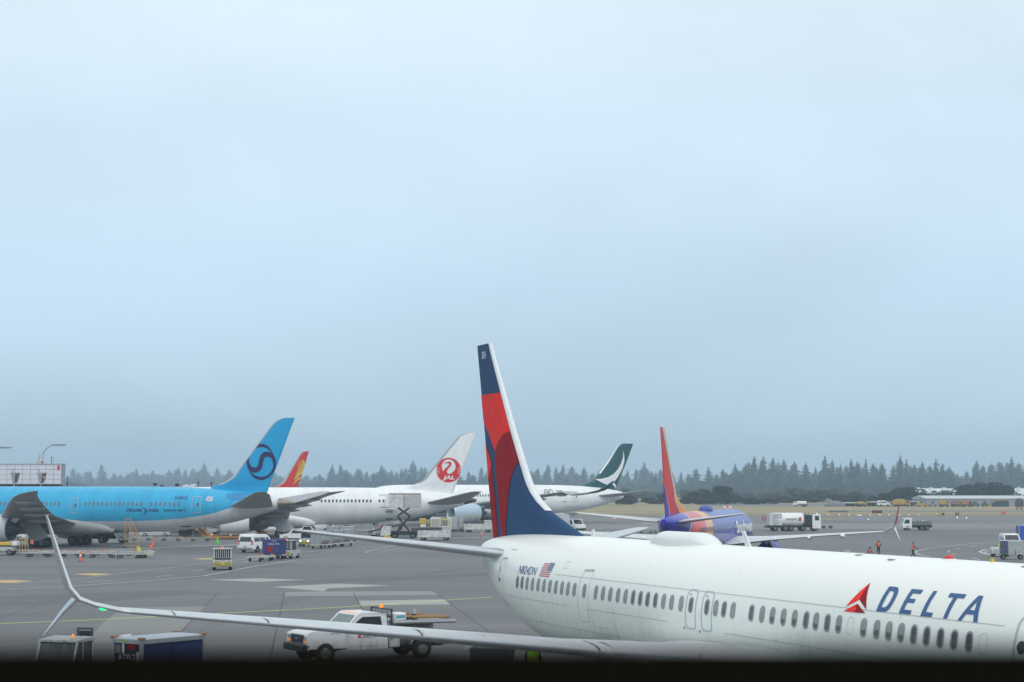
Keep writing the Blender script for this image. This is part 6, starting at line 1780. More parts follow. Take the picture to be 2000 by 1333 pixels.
# truck and equipment under the green tailed airliner
hl = thing('catering_truck', 'white high lift truck under the green tailed airliner, seen over the foreground fin root', 'truck', spot(1117, 1040), hd(150))
MB().prism([(.8, .6), (2.9, .6), (2.9, 1.25), (2.2, 1.45), (1.6, 2.3), (.8, 2.35)], -1.0, 1.0, 'y').build('cab', white, hl, bevel=.05)
sheet(hl, 'windscreen', [(2.24, -.85, 1.45), (2.24, .85, 1.45), (1.68, .8, 2.2), (1.68, -.8, 2.2)], glass, .015)
for s in (-1, 1): sheet(hl, 'side_window', [(2.0, s * 1.01, 1.45), (1.0, s * 1.01, 1.45), (1.0, s * 1.01, 2.15), (1.55, s * 1.01, 2.15)], glass, .01)
MB().box(2.85, 3.05, -1.0, 1.0, .4, .75).build('bumper', blackp, hl)
MB().box(-4.0, .6, -1.1, 1.1, 1.3, 3.3).build('box_body', white, hl, bevel=.03)
MB().box(-1.0, 2.6, -1.1, 1.1, 3.3, 3.45).build('platform', midgrey, hl)
b = MB()
for s in (-1, 1):
    for i in range(6): b.cyl((-.6 + i * .62, s * 1.05, 3.45), (-.6 + i * .62, s * 1.05, 4.4), .03, n=5)
    b.tube([(-.6, s * 1.05, 4.4), (2.5, s * 1.05, 4.4)], .03, 5)
b.build('guard_rail', steel, hl)
wheels(hl, (-2.6, 1.9), .9, .45, .3)
MB().box(-4.0, 2.6, -.5, .5, .55, 1.3).build('chassis_frame', blackp, hl)
sd = place_copy(d0, spot(1172, 1046), hd(95), 'white dolly with its tow bar raised, right of the high lift truck', 'dolly')
rb = MB().tube([(-1.7, 0, .4), (-2.3, 0, 1.3)], .06, 6).build('raised_bar', yellow, sd)
for i, u in enumerate((1262, 1289)):
    t = thing('baggage_rack', 'white open rack trailer behind the blue airliner tail, ' + ['left', 'right'][i] + ' one', 'trailer', spot(u, 1041.5), hd(95), 'white rack trailers')
    b = MB()
    for x in (-1.0, 0, 1.0):
        for s in (-1, 1): b.box(x - .05, x + .05, s * .75 - .05, s * .75 + .05, .5, 1.7)
    for z in (.5, 1.1, 1.65): b.box(-1.05, 1.05, -.8, .8, z, z + .07)
    b.build('frame', gse_white, t)
    wheels(t, (-.8, .8), .6, .22, .14, False)
# ================= right side
ft = thing('fuel_truck', 'white tanker lorry with a dark cab interior parked on the right of the blue airliner', 'truck', spot(1549, 1037.5), hd(84))
MB().lathe([(-4.0, .1), (-3.95, 1.0), (-3.6, 1.22), (1.6, 1.22), (1.85, 1.0), (1.9, .1)], (0, 0, 2.05), 'x', 24).build('tank', white, ft, fix=False)
MB().box(-4.6, -2.3, -1.2, 1.2, 1.0, 3.2).build('pump_cabinet', worn_white, ft, bevel=.06)
b = MB()
for i in range(6): b.box(-4.0, -3.0, -1.23, -1.205, 1.15 + i * .32, 1.36 + i * .32)
b.build('shutter', mat('shutter_blue_grey', (.36, .42, .48), .5), ft)
MB().box(-4.9, 4.3, -.6, .6, .62, 1.0).build('chassis_frame', blackp, ft)
MB().box(-5.1, -3.9, -1.15, 1.15, .6, .85).build('rear_step', blackp, ft)
MB().box(1.9, 3.3, -1.1, 1.1, .9, 2.9).build('equipment_frame', blackp, ft, bevel=.05)
b = MB()
for x in (2.0, 2.6, 3.2): b.tube([(x, -1.15, 1.0), (x, -1.15, 3.3)], .05, 5)
b.build('hose_rack', dkgrey, ft)
MB().prism([(3.35, .55), (4.75, .55), (4.85, 1.3), (4.75, 2.95), (3.35, 2.95)], -1.12, 1.12, 'y').build('cab', white, ft, bevel=.07)
for s in (-1, 1): sheet(ft, 'side_window', [(3.75, s * 1.13, 1.9), (4.5, s * 1.13, 1.9), (4.5, s * 1.13, 2.7), (3.75, s * 1.13, 2.7)], glass, .012)
sheet(ft, 'windscreen', [(4.83, -.95, 1.75), (4.83, .95, 1.75), (4.78, .95, 2.8), (4.78, -.95, 2.8)], glass, .03)
lettering('lettering', 'swissport', lambda x, y: (-1.6 + x, -1.235, 1.95 + y), dkgrey, ft, 2.1, .38, bold=.01)
drape('emblem', [[(.65, 1.9), (1.15, 1.75), (1.25, 2.5), (.75, 2.45)]], lambda x, z: (x, -1.24, z), redl, ft)
for z in (2.5, 2.9): drape('placard', [rrect(-3.55, z, .2, .12, .02)], lambda x, z: (x + .9, -1.235, z), redl, ft)
wheels(ft, (-3.5, -1.6, -.6, 3.9), .95, .5, .32)
wheels(ft, (1.6,), .95, .5, .32)
tr = thing('towbar_trailer', 'small empty trailer with a tow bar in front of the tanker lorry', 'trailer', spot(1613, 1032.5), hd(90))
MB().box(-.9, 1.4, -.6, .6, .6, .75).build('bed', steel, tr)
b = MB()
for x in (-.8, 1.3):
    for s in (-1, 1): b.box(x - .04, x + .04, s * .55 - .04, s * .55 + .04, .75, 1.2)
b.build('stake', steel, tr)
MB().cyl((-.9, 0, .5), (-2.1, 0, .4), .06).build('tow_bar', dkgrey, tr)
wheels(tr, (-.4, .9), .6, .26, .16, False)
sk = thing('stake_truck', 'small white cab truck with a grey slatted load bed, beyond the red wing tip', 'truck', spot(1788, 1036), hd(268))
MB().prism([(.9, .5), (2.5, .5), (2.55, 1.2), (2.15, 2.15), (.9, 2.2)], -.95, .95, 'y').build('cab', white, sk, bevel=.06)
for s in (-1, 1): sheet(sk, 'side_window', [(1.3, s * .96, 1.25), (2.3, s * .96, 1.25), (2.05, s * .96, 1.95), (1.3, s * .96, 1.95)], glass, .012)
sheet(sk, 'windscreen', [(2.53, -.8, 1.25), (2.53, .8, 1.25), (2.22, .75, 2.05), (2.22, -.75, 2.05)], glass, .02)
bd = MB().box(-2.8, .85, -1.0, 1.0, .85, .98).build('bed', dkgrey, sk)
greys = mat('grey_slats', (.16, .16, .17), .6, var=.3, scale=3)
for k in range(8):
    for s in (-1, 1): MB().box(-2.75 + k * .45, -2.35 + k * .45, s * .98 - .02, s * .98 + .02, 1.0, 1.62 + .05 * (k % 2)).build('slat', greys, sk)
for k, c_ in enumerate(((.05, .35, .22), (.45, .45, .4), (.06, .3, .2), (.3, .3, .28))):
    MB().ell((-2.1 + k * .75, .1, 1.6), .3, .4, .22, n=10).build('bag', mat('bag_%d' % k, c_, .7), sk)
MB().box(-3.0, 2.4, -.4, .4, .5, .85).build('chassis_frame', blackp, sk)
wheels(sk, (-1.9, -1.0, 1.65), .82, .42, .28)
# van, cart and container at the right edge
v2 = make_van('white van facing the camera behind the white baggage cart at the right edge')
v2.location = spot(1976, 1088); v2.rotation_euler.z = hd(186)
v2.location = spot(1973, 1078)
c2 = thing('baggage_cart', 'white ribbed baggage cart with a grey blue curtain at the right edge', 'baggage cart', spot(1976, 1093), hd(100))
MB().box(-1.25, 1.25, -.75, .75, .55, 2.05).build('shell', gse_white, c2, bevel=.03)
for i in range(5): MB().box(-.6, 1.2, -.765, -.75, .75 + i * .25, .77 + i * .25).build('rib', midgrey, c2)
n = 14
pts = [(-1.25 + .85 * i / n, -.79 - .03 * math.sin(i * 1.7)) for i in range(n + 1)]
MB().rings([[(x, y, .62) for x, y in pts], [(x, y, 1.98) for x, y in pts]], closed=False, cap=False).build('curtain', mat('curtain_slate', (.07, .09, .16), .7, var=.3), c2, fix=False)
lettering('lettering', 'SERVISAIR', lambda x, y: (-.25 + x, -.775, 1.62 + y), mat('letter_cyan', (.15, .45, .6), .5, var=0), c2, 1.0, .12)
MB().tube([(.3, -.8, .5), (.3, -.8, .95)], .04, 6).build('latch', dkgrey, c2)
wheels(c2, (-.9, .9), .6, .26, .14)
t4 = copy_tree(t1); t4['label'] = 'white open tractor with a lime vested driver, coupled to the white cart'
t4.location = spot(1953, 1087); t4.rotation_euler.z = hd(200)
for ch in list(t4.children):
    if ch.name.split('.')[0] in ('roof', 'cab_frame', 'rear_window', 'window_guard', 'windscreen', 'side_curtain', 'beacon', 'hazard_panel'):
        for gch in list(ch.children): bpy.data.objects.remove(gch)
        bpy.data.objects.remove(ch)
person('driver in a lime vest sitting on the open tractor at the right edge', t4.location + Vector((.1, .5, .42)), hd(10), 'sit', vestm=v_ye)
bx = thing('cargo_container', 'bright blue container on a trailer cut by the right edge', 'container', spot(2012, 1068), hd(90))
MB().box(-1.6, 1.8, -1, 1, .75, 2.75).build('shell', mat('container_blue', (.02, .08, .50), .5), bx, bevel=.04)
MB().box(-1.75, -1.62, -1, -.9, .6, 2.85).build('post', ochre, bx)
wheels(bx, (-1.0, 1.0), .8, .35, .2)
# people beyond the foreground roof
person('worker in an orange vest standing with folded arms left of the other standing worker', spot(1716, 1086), hd(180), 'folded', vestm=v_or)
person('worker in an orange vest walking to the right, nearer the lane markings', spot(1783, 1091), hd(95), 'walk', vestm=v_or)
person('worker in an orange vest crouching beyond the foreground fuselage', spot(1696, 1092), hd(150), 'crouch', vestm=v_or)
tl = thing('tow_bar', 'long grey tow bar lying beside the crouching worker', 'tow bar', spot(1676, 1086), hd(95))
MB().cyl((-1.5, 0, .35), (1.5, 0, .35), .06).build('bar', steel, tl)
MB().box(-1.6, -.9, -.3, .3, .25, .6).build('head', gse_white, tl)
wheels(tl, (-.4, .9), .25, .16, .08, False)
# ================= far background: signs, barriers, yard
def at_g(u, D):
    return Vector((at(u, D), D, gz(D)))
def dist(v):
    return gp(1000, v).y
for i in range(11):
    u = (1595, 1615, 1636, 1655, 1672, 1696, 1715, 1733, 1753, 1772, 1790)[i]
    D = dist(1007.5)
    b_ = thing('low_barrier', 'low orange and white barrier, ' + ['first', 'second', 'third', 'fourth', 'fifth', 'sixth', 'seventh', 'eighth', 'ninth', 'tenth', 'last'][i] + ' from the left in the row', 'barrier', at_g(u, D), 0, 'low barriers along the taxiway')
    MB().box(-.7, .7, -.25, .25, 0, .35).build('body', mat('barrier_orange', (.75, .20, .14), .5, var=.1), b_, bevel=.05)
    MB().box(-.25, .25, -.27, .27, .03, .38).build('white_section', white, b_)
def signboard(u, v, w, h, m, label, sheets=(), D=None):
    D = D or dist(v)
    t = thing('taxiway_sign', label, 'sign', at_g(u, D), 0)
    MB().box(-w / 2, w / 2, -.15, .15, .15, .15 + h).build('board', m, t, bevel=.02)
    for s in (-1, 1): MB().cyl((s * w * .35, 0, 0), (s * w * .35, 0, .2), .05, n=6).build('leg', dkgrey, t)
    for x0, x1, mm in sheets: MB().box(x0, x1, -.17, -.15, .25, .05 + h).build('legend_panel', mm, t)
    return t
maroon = mat('sign_maroon', (.10, .02, .05), .5)
signboard(1710, 1003.5, 2.9, .75, maroon, 'dark maroon taxiway sign standing in the grass strip')
signboard(1634, 1002, 5.6, .5, mat('sign_grey', (.10, .11, .13), .5), 'long low grey board in the grass left of the maroon sign')
signboard(1834, 1008, 1.8, .6, blackp, 'black taxiway sign with a yellow legend and a lamp on the left', ((-.8, .2, yellow),))
signboard(1866, 1008, .9, .7, blackp, 'small black taxiway sign with one yellow band', ((-.15, .12, yellow),))
signboard(1956, 1005.5, 1.2, .75, mat('sign_orange', (.7, .12, .08), .5), 'orange red board standing near the right edge')
s_ = signboard(1493, 1017.5, 1.6, .75, mat('sign_red', (.35, .02, .03), .5), 'red taxiway sign partly hidden behind the tanker lorry')
lettering('legend', '16-34', lambda x, y: (-.6 + x, -.18, .35 + y), white, s_, 1.2, .35)
ck = thing('marker_board', 'red and white chequered marker board above the blue airliner roof', 'board', at_g(1419, 545), 0)
for i in range(3):
    for j in range(2):
        MB().box(-1.2 + i * .8, -.4 + i * .8, -.08, .08, .6 + j * .7, 1.3 + j * .7).build('square', cone_o if (i + j) % 2 == 0 else white, ck)
for s in (-1, 1): MB().box(s * .9 - .05, s * .9 + .05, -.05, .05, 0, .6).build('leg', dkgrey, ck)
for i, u in enumerate((1353, 1359, 1366, 1372, 1405, 1449)):
    t = thing('marker_post', 'short pale post in the dry grass above the blue airliner, ' + nm[i] + ' from the left', 'post', at_g(u, 560), 0, 'pale posts in the grass')
    MB().cyl((0, 0, 0), (0, 0, 1.1), .08, n=8).cyl((0, 0, 1.1), (0, 0, 1.25), .12, n=8).build('post', [ltgrey, yellow][i % 2], t)
for i, (u, v, m_) in enumerate(((1677, 1010, 'w'), (1677, 1016, 'b'), (1693, 1018, 'g'), (1866, 1014, 'w'), (1884, 1015, 'w'), (1199, 1016, 'a'), (1593, 1006, 'w'), (1827, 1007, 'y'))):
    D = dist(v)
    t = thing('taxiway_light', ['white taxiway light on the far pavement', 'blue taxiway edge light below the white one', 'green tinted light near the far lane', 'white light near the black signs', 'small pale light right of the black signs', 'amber lit light beyond the rear stabilizer of the blue airliner', 'white light at the left end of the barrier row', 'warm lit lamp on the black sign'][i], 'light', at_g(u, D), 0)
    col = dict(w=(1, .9, .6), b=(.1, .2, 1), g=(.5, .8, .6), a=(1, .45, .05), y=(1, .8, .35))[m_]
    MB().cyl((0, 0, 0), (0, 0, .25), .1, n=8).build('base', dkgrey, t)
    MB().ell((0, 0, .36), .13, .13, .13).build('lamp', mat('lamp_' + m_, tuple(c * .6 for c in col), .4, var=0, emit=col, estr=2.0), t)

# sheds and hangars
def building(name, label, u0, u1, D, v_eave, v_ridge, depth, wallm, roofm, doors=0, v_base=None):
    t = thing(name, label, 'building', (at((u0 + u1) / 2, D), D, gz(D)), 0)
    W_ = (at(u1, D) - at(u0, D)) / 2
    ze, zr_ = ((950 - v) * D / FPX + CAMZ - gz(D) for v in (v_eave, v_ridge))
    MB().box(-W_, W_, 0, depth, 0, ze).build('wall', wallm, t)
    MB().prism([(-.4, ze - .05), (depth / 2, zr_), (depth + .4, ze - .05), (depth + .4, ze - .3), (-.4, ze - .3)], -W_ - .3, W_ + .3, 'x').build('roof', roofm, t)
    for i in range(1, 5):
        MB().box(-W_ + i * W_ * .4 - .12, -W_ + i * W_ * .4 + .12, -.06, 0, 0, ze).build('downpipe', midgrey, t)
    return t, W_, ze
corr = mat('corrugated_wall', (.30, .32, .33), .6, var=.08, stretch=(6, 1, .2))
rf = mat('pale_metal_roof', (.50, .53, .54), .5, var=.05)
building('long_shed', 'long low pale grey shed behind the yellow machines on the right', 1806, 2060, 735, 973.5, 968.5, 26, corr, rf)
far_w = mat('white_cladding', (.62, .66, .67), .5, var=.05)
t, Wq, ze = building('warehouse', 'white warehouse seen behind the big dark trees on the right', 1784, 2080, 1000, 965.5, 954.5, 60, mat('pale_wall', (.45, .48, .48), .5), far_w)
for i in range(9): MB().box(-Wq + 3 + i * 8, -Wq + 4.5 + i * 8, 8 + (i % 3) * 4, 11 + (i % 3) * 4, ze, ze + 3.6).build('roof_vent', far_w, t)
def canopy(label, u0, u1, D, v):
    t = thing('open_shelter', label, 'shelter', (at((u0 + u1) / 2, D), D, gz(D)), 0)
    W_ = (at(u1, D) - at(u0, D)) / 2; z = (950 - v) * D / FPX + CAMZ - gz(D)
    MB().prism([(-W_ - .5, z - .35), (W_ + .5, z - .35), (W_ + .5, z - .2), (W_ * .4, z), (-W_ * .2, z), (-W_ - .5, z - .2)], -1, 8, 'y').build('roof', rf, t)
    for i in range(6):
        x = -W_ + i * W_ * .4
        MB().box(x - .12, x + .12, -.5, -.3, 0, z - .35).build('post', midgrey, t)
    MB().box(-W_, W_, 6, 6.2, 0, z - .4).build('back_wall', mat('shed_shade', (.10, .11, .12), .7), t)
canopy('open sided pale roofed shelter on the left, beside the yellow tank truck', 1637, 1688, 715, 981.5)
canopy('open sided pale roofed shelter in the middle with a white van inside', 1697, 1744, 715, 979.8)
canopy('open sided pale roofed shelter on the right behind the yellow lorry', 1760, 1794, 722, 979)
fr = thing('scaffold_frame', 'low yellow scaffold frame beside the white tank truck in the far yard', 'frame', at_g(1590, 700), 0)
b = MB()
for i in range(11): b.cyl((-4 + i * .8, 0, 0), (-4 + i * .8, 0, 1.5), .05, n=5)
b.tube([(-4, 0, 1.5), (4, 0, 1.5)], .07, 5)
b.build('frame', mat('faded_yellow', (.45, .40, .2), .6), fr)
hp = thing('gravel_heap', 'grey gravel heap left of the open shelters', 'heap', at_g(1628, 712), 0)
MB().ell((0, 0, 0), 4.2, 3, 2.2, n=18, h=10, zmin=0).build('heap', mat('gravel', (.17, .18, .19), .9, var=.3, scale=2), hp)
def yard_truck(label, u, w_, h_, m_, tank=False, D=705, cab=None, flip=1):
    t = thing('works_truck', label, 'truck', at_g(u, D), 0 if flip > 0 else math.pi)
    if tank: MB().lathe([(-w_ * .45, .1), (-w_ * .43, h_ * .33), (w_ * .2, h_ * .33), (w_ * .22, .1)], (0, 0, h_ * .6), 'x', 14).build('tank', m_, t)
    else: MB().prism([(-w_ * .48, .9), (w_ * .2, .9), (w_ * .24, h_ * .75), (w_ * .1, h_), (-w_ * .3, h_), (-w_ * .5, h_ * .7)], -1.1, 1.1, 'y').build('hopper', m_, t, bevel=.08)
    MB().prism([(w_ * .25, .6), (w_ * .5, .6), (w_ * .5, 1.4), (w_ * .42, h_ * .82), (w_ * .25, h_ * .85)], -1.05, 1.05, 'y').build('cab', cab or m_, t, bevel=.06)
    for s in (-1, 1): sheet(t, 'side_window', [(w_ * .29, s * 1.07, 1.5), (w_ * .46, s * 1.07, 1.5), (w_ * .4, s * 1.07, h_ * .76), (w_ * .29, s * 1.07, h_ * .78)], glass, .01)
    MB().box(-w_ * .48, w_ * .48, -.5, .5, .5, .9).build('chassis_frame', blackp, t)
    wheels(t, (-w_ * .35, -w_ * .18, w_ * .36), .9, .48, .3, False)
    return t
wy = mat('works_yellow', (.42, .27, .06), .6, var=.2)
yard_truck('white tank truck at the left end of the far works yard', 1561, 5.2, 2.3, white, True, 700, white, -1)
yard_truck('small yellow tank truck in front of the left open shelter', 1680, 3.8, 2.1, wy, True, 702)
yard_truck('large yellow hopper lorry left of the red wing tip', 1757, 6.6, 2.9, wy, False, 702)
yard_truck('yellow block shaped works lorry in front of the long shed, left one', 1840, 3.4, 2.6, wy, False, 700)
yard_truck('yellow and grey works lorry in front of the long shed, middle one', 1864, 3.4, 2.5, mat('works_grey_red', (.25, .16, .14), .6), False, 701, wy)
yard_truck('orange works lorry in front of the long shed, right one', 1884, 3.6, 2.6, mat('works_orange', (.36, .17, .07), .6), False, 700, dkgrey)
vv = place_copy(vb, at_g(1723, 711), 0, 'white van parked inside the middle open shelter')
for i, (u, w_, col) in enumerate(((1797, 4.4, wy), (1818, 3.0, midgrey), (1901, 3.2, mat('works_dull_green', (.08, .14, .13), .7)), (1920, 2.4, mat('works_dull_green', (.08, .14, .13), .7)))):
    t = thing('machine', ['low yellow grader between the lorry and the shed corner', 'low grey machine at the left corner of the long shed', 'dull green machine with an orange top before the shed', 'dull green tank unit left of the yellow boom'][i], 'machine', at_g(u, 700 + i), 0)
    MB().prism([(-w_ / 2, .4), (w_ / 2, .4), (w_ / 2, 1.0), (w_ * .2, 1.3), (w_ * .15, 2.0), (-w_ * .2, 2.0), (-w_ * .3, 1.2), (-w_ / 2, 1.1)], -.8, .8, 'y').build('body', col, t, bevel=.05)
    MB().box(-w_ * .15, w_ * .1, -.82, .82, 1.35, 1.85).build('window', glass, t)
    if i == 2: MB().tube([(-.5, 0, 2), (.2, 0, 2.6), (.9, 0, 2.2)], .12, 5).build('arm', cone_o, t)
    wheels(t, (-w_ * .3, w_ * .3), .7, .4, .25, False)
gc = thing('covered_stack', 'dark green tarpaulin covered stack in front of the long shed', 'stack', at_g(1948, 700), 0)
MB().prism([(-3.4, 0), (3.4, 0), (3.3, 1.9), (2.6, 2.3), (-2.4, 2.2), (-3.3, 1.3)], -1.2, 1.2, 'y').build('tarpaulin', mat('tarp_green', (.02, .06, .07), .7, var=.3), gc, bevel=.1)
bm_ = thing('boom_machine', 'yellow articulated boom bent over the dark green stack', 'machine', at_g(1932, 697), 0)
MB().tube([(-.6, 0, .4), (.8, 0, 1.9), (2.6, 0, 2.75), (5.4, 0, 2.4)], .17, 6).build('boom', wy, bm_)
MB().box(-1.2, .2, -.6, .6, 0, .5).build('base', wy, bm_)
yard_truck('dark lorry with a tall square body near the right edge, beyond the two tiny workers', 1987, 2.6, 3.2, dkgrey, False, 690)
for i, u in enumerate((1983, 1991)):
    person('tiny ' + ('left' if i == 0 else 'right') + ' worker in an orange vest standing in the far grass near the right edge', at_g(u, dist(999)), hd(180), 'stand', vestm=v_or)
fm = thing('slender_mast', 'slender dark mast left of the long shed roof', 'mast', at_g(1796, 730), 0)
MB().cyl((0, 0, 0), (0, 0, (950 - 944) * 730 / FPX + CAMZ + .6), .09, .05, n=6).build('pole', dkgrey, fm)

# ================= hills and forest
def hillz(x, y):
    if y < 900: return gz(y)
    u = x / y * FPX + 1000
    k = .5 - .5 * math.tanh((u - 1250) / 200)            # higher ridge to the left, far away
    t = max(0, min(1, (y - 1450) / 2600)); t = t * t * (3 - 2 * t)
    return gz(y) + t * (6 + 5 * k) + 1.0 * math.sin(x * .006) * t
yh = [880, 950, 1050, 1150, 1300, 1500, 1750, 2000, 2300, 2700, 3200, 4400]
xh = [-3400 + 6800 * i / 120 for i in range(121)]
hb = MB().add([(x, y, hillz(x, y) + (.0 if y > 950 else .06)) for y in yh for x in xh], [(j * 121 + i, j * 121 + i + 1, (j + 1) * 121 + i + 1, (j + 1) * 121 + i) for j in range(len(yh) - 1) for i in range(120)], smooth=True)
tag(hb.build('hills', mat('wooded_floor', (.035, .05, .03), .95, var=.3, scale=.02), fix=False), kind='structure')
rng = random.Random(11)
def m_leaf(name, col, var=.35):
    m = mat(name, col, .85, var=var, scale=.45, spec=.2)
    return m
con_m = [m_leaf('conifer_green', (.028, .048, .032)), m_leaf('conifer_deep_green', (.018, .034, .026)), m_leaf('conifer_olive', (.042, .055, .032))]
dec_m = [m_leaf('broadleaf_dark', (.012, .019, .014)), m_leaf('broadleaf_green', (.06, .085, .05)), m_leaf('broadleaf_olive', (.045, .06, .035))]
bark = mat('bark', (.05, .04, .032), .9, var=.3)
def conifer_geo(seed, H_=1.0, W_=.17, thin=.0):
    r = random.Random(seed); b = MB()
    n = 34
    asym = r.random() * 6.28
    lean = r.uniform(-.015, .015)
    for i in range(n):
        t = i / (n - 1)
        z = .12 + .86 * t
        rad = W_ * (1 - t) ** .62 * r.uniform(.5, 1.3) * (1 - .25 * max(0, .25 - t) / .25) + .014
        if r.random() < .12: rad *= .5
        k = max(6, int(9 * (1 - t) + 5))
        a0 = r.random() * 6.28
        for j in range(k):
            a = a0 + 6.283 * j / k + r.uniform(-.25, .25)
            rr = rad * r.uniform(.45, 1.2) * (1 + .22 * math.cos(a - asym))
            droop = rr * r.uniform(.25, .6)
            w = rr * r.uniform(.22, .38) + .006
            c, s_ = math.cos(a), math.sin(a)
            x0_, z0_ = lean * t, z + .012
            tip = (x0_ + c * rr, s_ * rr, z - droop)
            m1 = (x0_ + c * rr * .55 - s_ * w, s_ * rr * .55 + c * w, z - droop * .55)
            m2 = (x0_ + c * rr * .55 + s_ * w, s_ * rr * .55 - c * w, z - droop * .55)
            lo = (x0_ + c * rr * .5, s_ * rr * .5, z - droop * .5 - .03 * (1 - t) - .008)
            b.add([(x0_, 0, z0_), m1, tip, m2, lo], [(0, 1, 2), (0, 2, 3), (1, 4, 2), (3, 2, 4)], 0)
    b.cyl((0, 0, 0), (lean, 0, .97), .014, .003, 5, 1)
    return b
def broad_geo(seed, W_=.5):
    r = random.Random(seed); b = MB()
    lobes = []
    for i in range(13):
        a = r.random() * 6.28; q = math.sqrt(r.random()) * W_ * .62
        z = r.uniform(.38, .82) - q * .25
        lobes.append((q * math.cos(a), q * math.sin(a), z, r.uniform(.14, .24)))
    lobes.append((0, 0, .78, .2))
    for (x, y, z, rr) in lobes:
        for k in range(150):
            v = Vector((r.gauss(0, 1), r.gauss(0, 1), r.gauss(0, 1))).normalized() * rr * r.uniform(.7, 1.08)
            p = Vector((x, y, z)) + v * Vector((1, 1, .8)).length / 1.62
            s_ = r.uniform(.022, .046)
            d1 = Vector((r.gauss(0, 1), r.gauss(0, 1), r.gauss(0, 1))).normalized() * s_
            d2 = v.normalized().cross(d1).normalized() * s_ + v.normalized() * s_ * .3
            b.add([p - d1, p + d2, p + d1, p - d2], [(0, 1, 2, 3)], 0)
    b.cyl((0, 0, 0), (0, 0, .5), .035, .02, 6, 1)
    for i in range(5):
        a = i * 1.26; b.cyl((0, 0, .3), (.2 * math.cos(a), .2 * math.sin(a), .6), .016, .006, 5, 1)
    return b
def as_mesh(b, name, mats):
    me = bpy.data.meshes.new(name); me.from_pydata(b.v, [], b.f)
    for q in mats: me.materials.append(q)
    for p, mi in zip(me.polygons, b.m): p.material_index = mi
    return me
def split_tree(b):
    """crown and trunk as two builders"""
    out = []
    for k in (0, 1):
        q = MB(); used = {}
        for f, mi in zip(b.f, b.m):
            if mi != k: continue
            g = []
            for i in f:
                if i not in used: used[i] = len(q.v); q.v.append(b.v[i])
                g.append(used[i])
            q.f.append(tuple(g)); q.m.append(0); q.sm.append(False)
        out.append(q)
    return out
CON = []; CONJ = []
for i in range(9):
    g_ = conifer_geo(100 + i, 1, (.12, .15, .17, .19, .22, .25, .16, .20, .28)[i])
    cr_, tr_ = split_tree(g_)
    CON.append((as_mesh(cr_, 'crown', [con_m[i % 3]]), as_mesh(tr_, 'trunk', [bark]))); CONJ.append(g_)
BRO = {}
for i in range(4):
    for k in range(3):
        g_ = broad_geo(300 + i)
        cr_, tr_ = split_tree(g_)
        BRO[(i, k)] = (as_mesh(cr_, 'crown', [dec_m[k]]), as_mesh(tr_, 'trunk', [bark]))
def plant(name, meshes, loc, h, wx, rz, label, cat, group):
    t = thing(name, label, cat, loc, rz, group)
    t.scale = (wx, wx, h)
    for nm_, me in zip(('crown', 'trunk'), meshes):
        o = bpy.data.objects.new(nm_, me); C.objects.link(o); o.parent = t
    return t
VT = [(-60, 925), (120, 925), (145, 914), (200, 906), (225, 924), (250, 925), (268, 914), (300, 918), (350, 912), (400, 904), (425, 914), (450, 915), (520, 918), (600, 928), (625, 926), (650, 905), (665, 906), (700, 915), (745, 908), (765, 918), (785, 915), (808, 897), (830, 912), (880, 915), (940, 912), (1050, 912), (1070, 906), (1100, 905), (1140, 912), (1190, 913), (1225, 918), (1258, 902), (1290, 915), (1330, 921), (1360, 915), (1382, 912), (1410, 915), (1435, 905), (1455, 905), (1472, 890), (1490, 891), (1510, 892), (1530, 896), (1550, 900), (1572, 903), (1592, 912), (1610, 889), (1625, 898), (1640, 905), (1660, 895), (1672, 900), (1690, 896), (1704, 904), (1720, 903), (1742, 908), (1757, 888), (1768, 896), (1784, 906), (1800, 902), (1815, 908), (1826, 895), (1840, 905), (1852, 910), (1868, 925), (1885, 920), (1905, 899), (1918, 908), (1935, 905), (1950, 900), (1974, 892), (1988, 903), (2010, 900), (2060, 905)]
def vt(u):
    for (a, va), (b_, vb_) in zip(VT, VT[1:]):
        if u <= b_: return va + (vb_ - va) * max(0, (u - a)) / (b_ - a)
    return VT[-1][1]
def Dm(u):
    for (a, da), (b_, db) in zip(((-100, 3500), (600, 3300), (640, 2700), (850, 2550), (1040, 2600), (1290, 2250), (1400, 1850), (1860, 1700), (1880, 2000), (1900, 1850), (2100, 1800)), ((600, 3300), (640, 2700), (850, 2550), (1040, 2600), (1290, 2250), (1400, 1850), (1860, 1700), (1880, 2000), (1900, 1850), (2100, 1800), (3000, 1800))):
        if u <= b_: return da + (db - da) * (u - a) / (b_ - a)
    return 1200
conf = []
LABC = {0: 'tall hazy conifer in the far forest row behind the blue airliner on the left', 1: 'tall conifer in the forest row behind the white airliners in the middle', 2: 'tall conifer in the nearer forest row on the right'}
def zone(u): return 0 if u < 610 else (1 if u < 1300 else 2)
# the crest trees: peaks of the skyline first, then fillers
u = -40
crest = []
while u < 2060:
    u += rng.uniform(8, 25) if u > 1280 else rng.uniform(7, 21)
    crest.append((u, 0))
for a, va in VT[2:]:
    crest.append((a, -1))
row1 = []
u = -40
while u < 2060:
    row1.append(u + rng.uniform(-5, 5)); u += 24
for u, k in crest + [(q, 1) for q in row1]:
    D = Dm(u) * (1 + (.0 if k < 0 else rng.uniform(.02, .12) if k == 0 else rng.uniform(-.13, -.05)))
    top = vt(u) + (0 if k < 0 else rng.uniform(2, 15) if k == 0 else rng.uniform(13, 26))
    zb_ = hillz(at(u, D), D)
    h = (950 - top) * D / FPX + CAMZ - zb_
    h = max(9, h)
    wpx = (rng.uniform(76, 112) if k < 0 else rng.uniform(80, 150) if k == 0 else rng.uniform(90, 140)) * (1 if D < 2000 else .8)
    wx = wpx * D / FPX
    i = rng.randrange(9)
    conf.append((abs(wx * h / D / D), u, D, zb_, h, wx, i))
conf.sort(reverse=True)
print('conifers', len(conf))
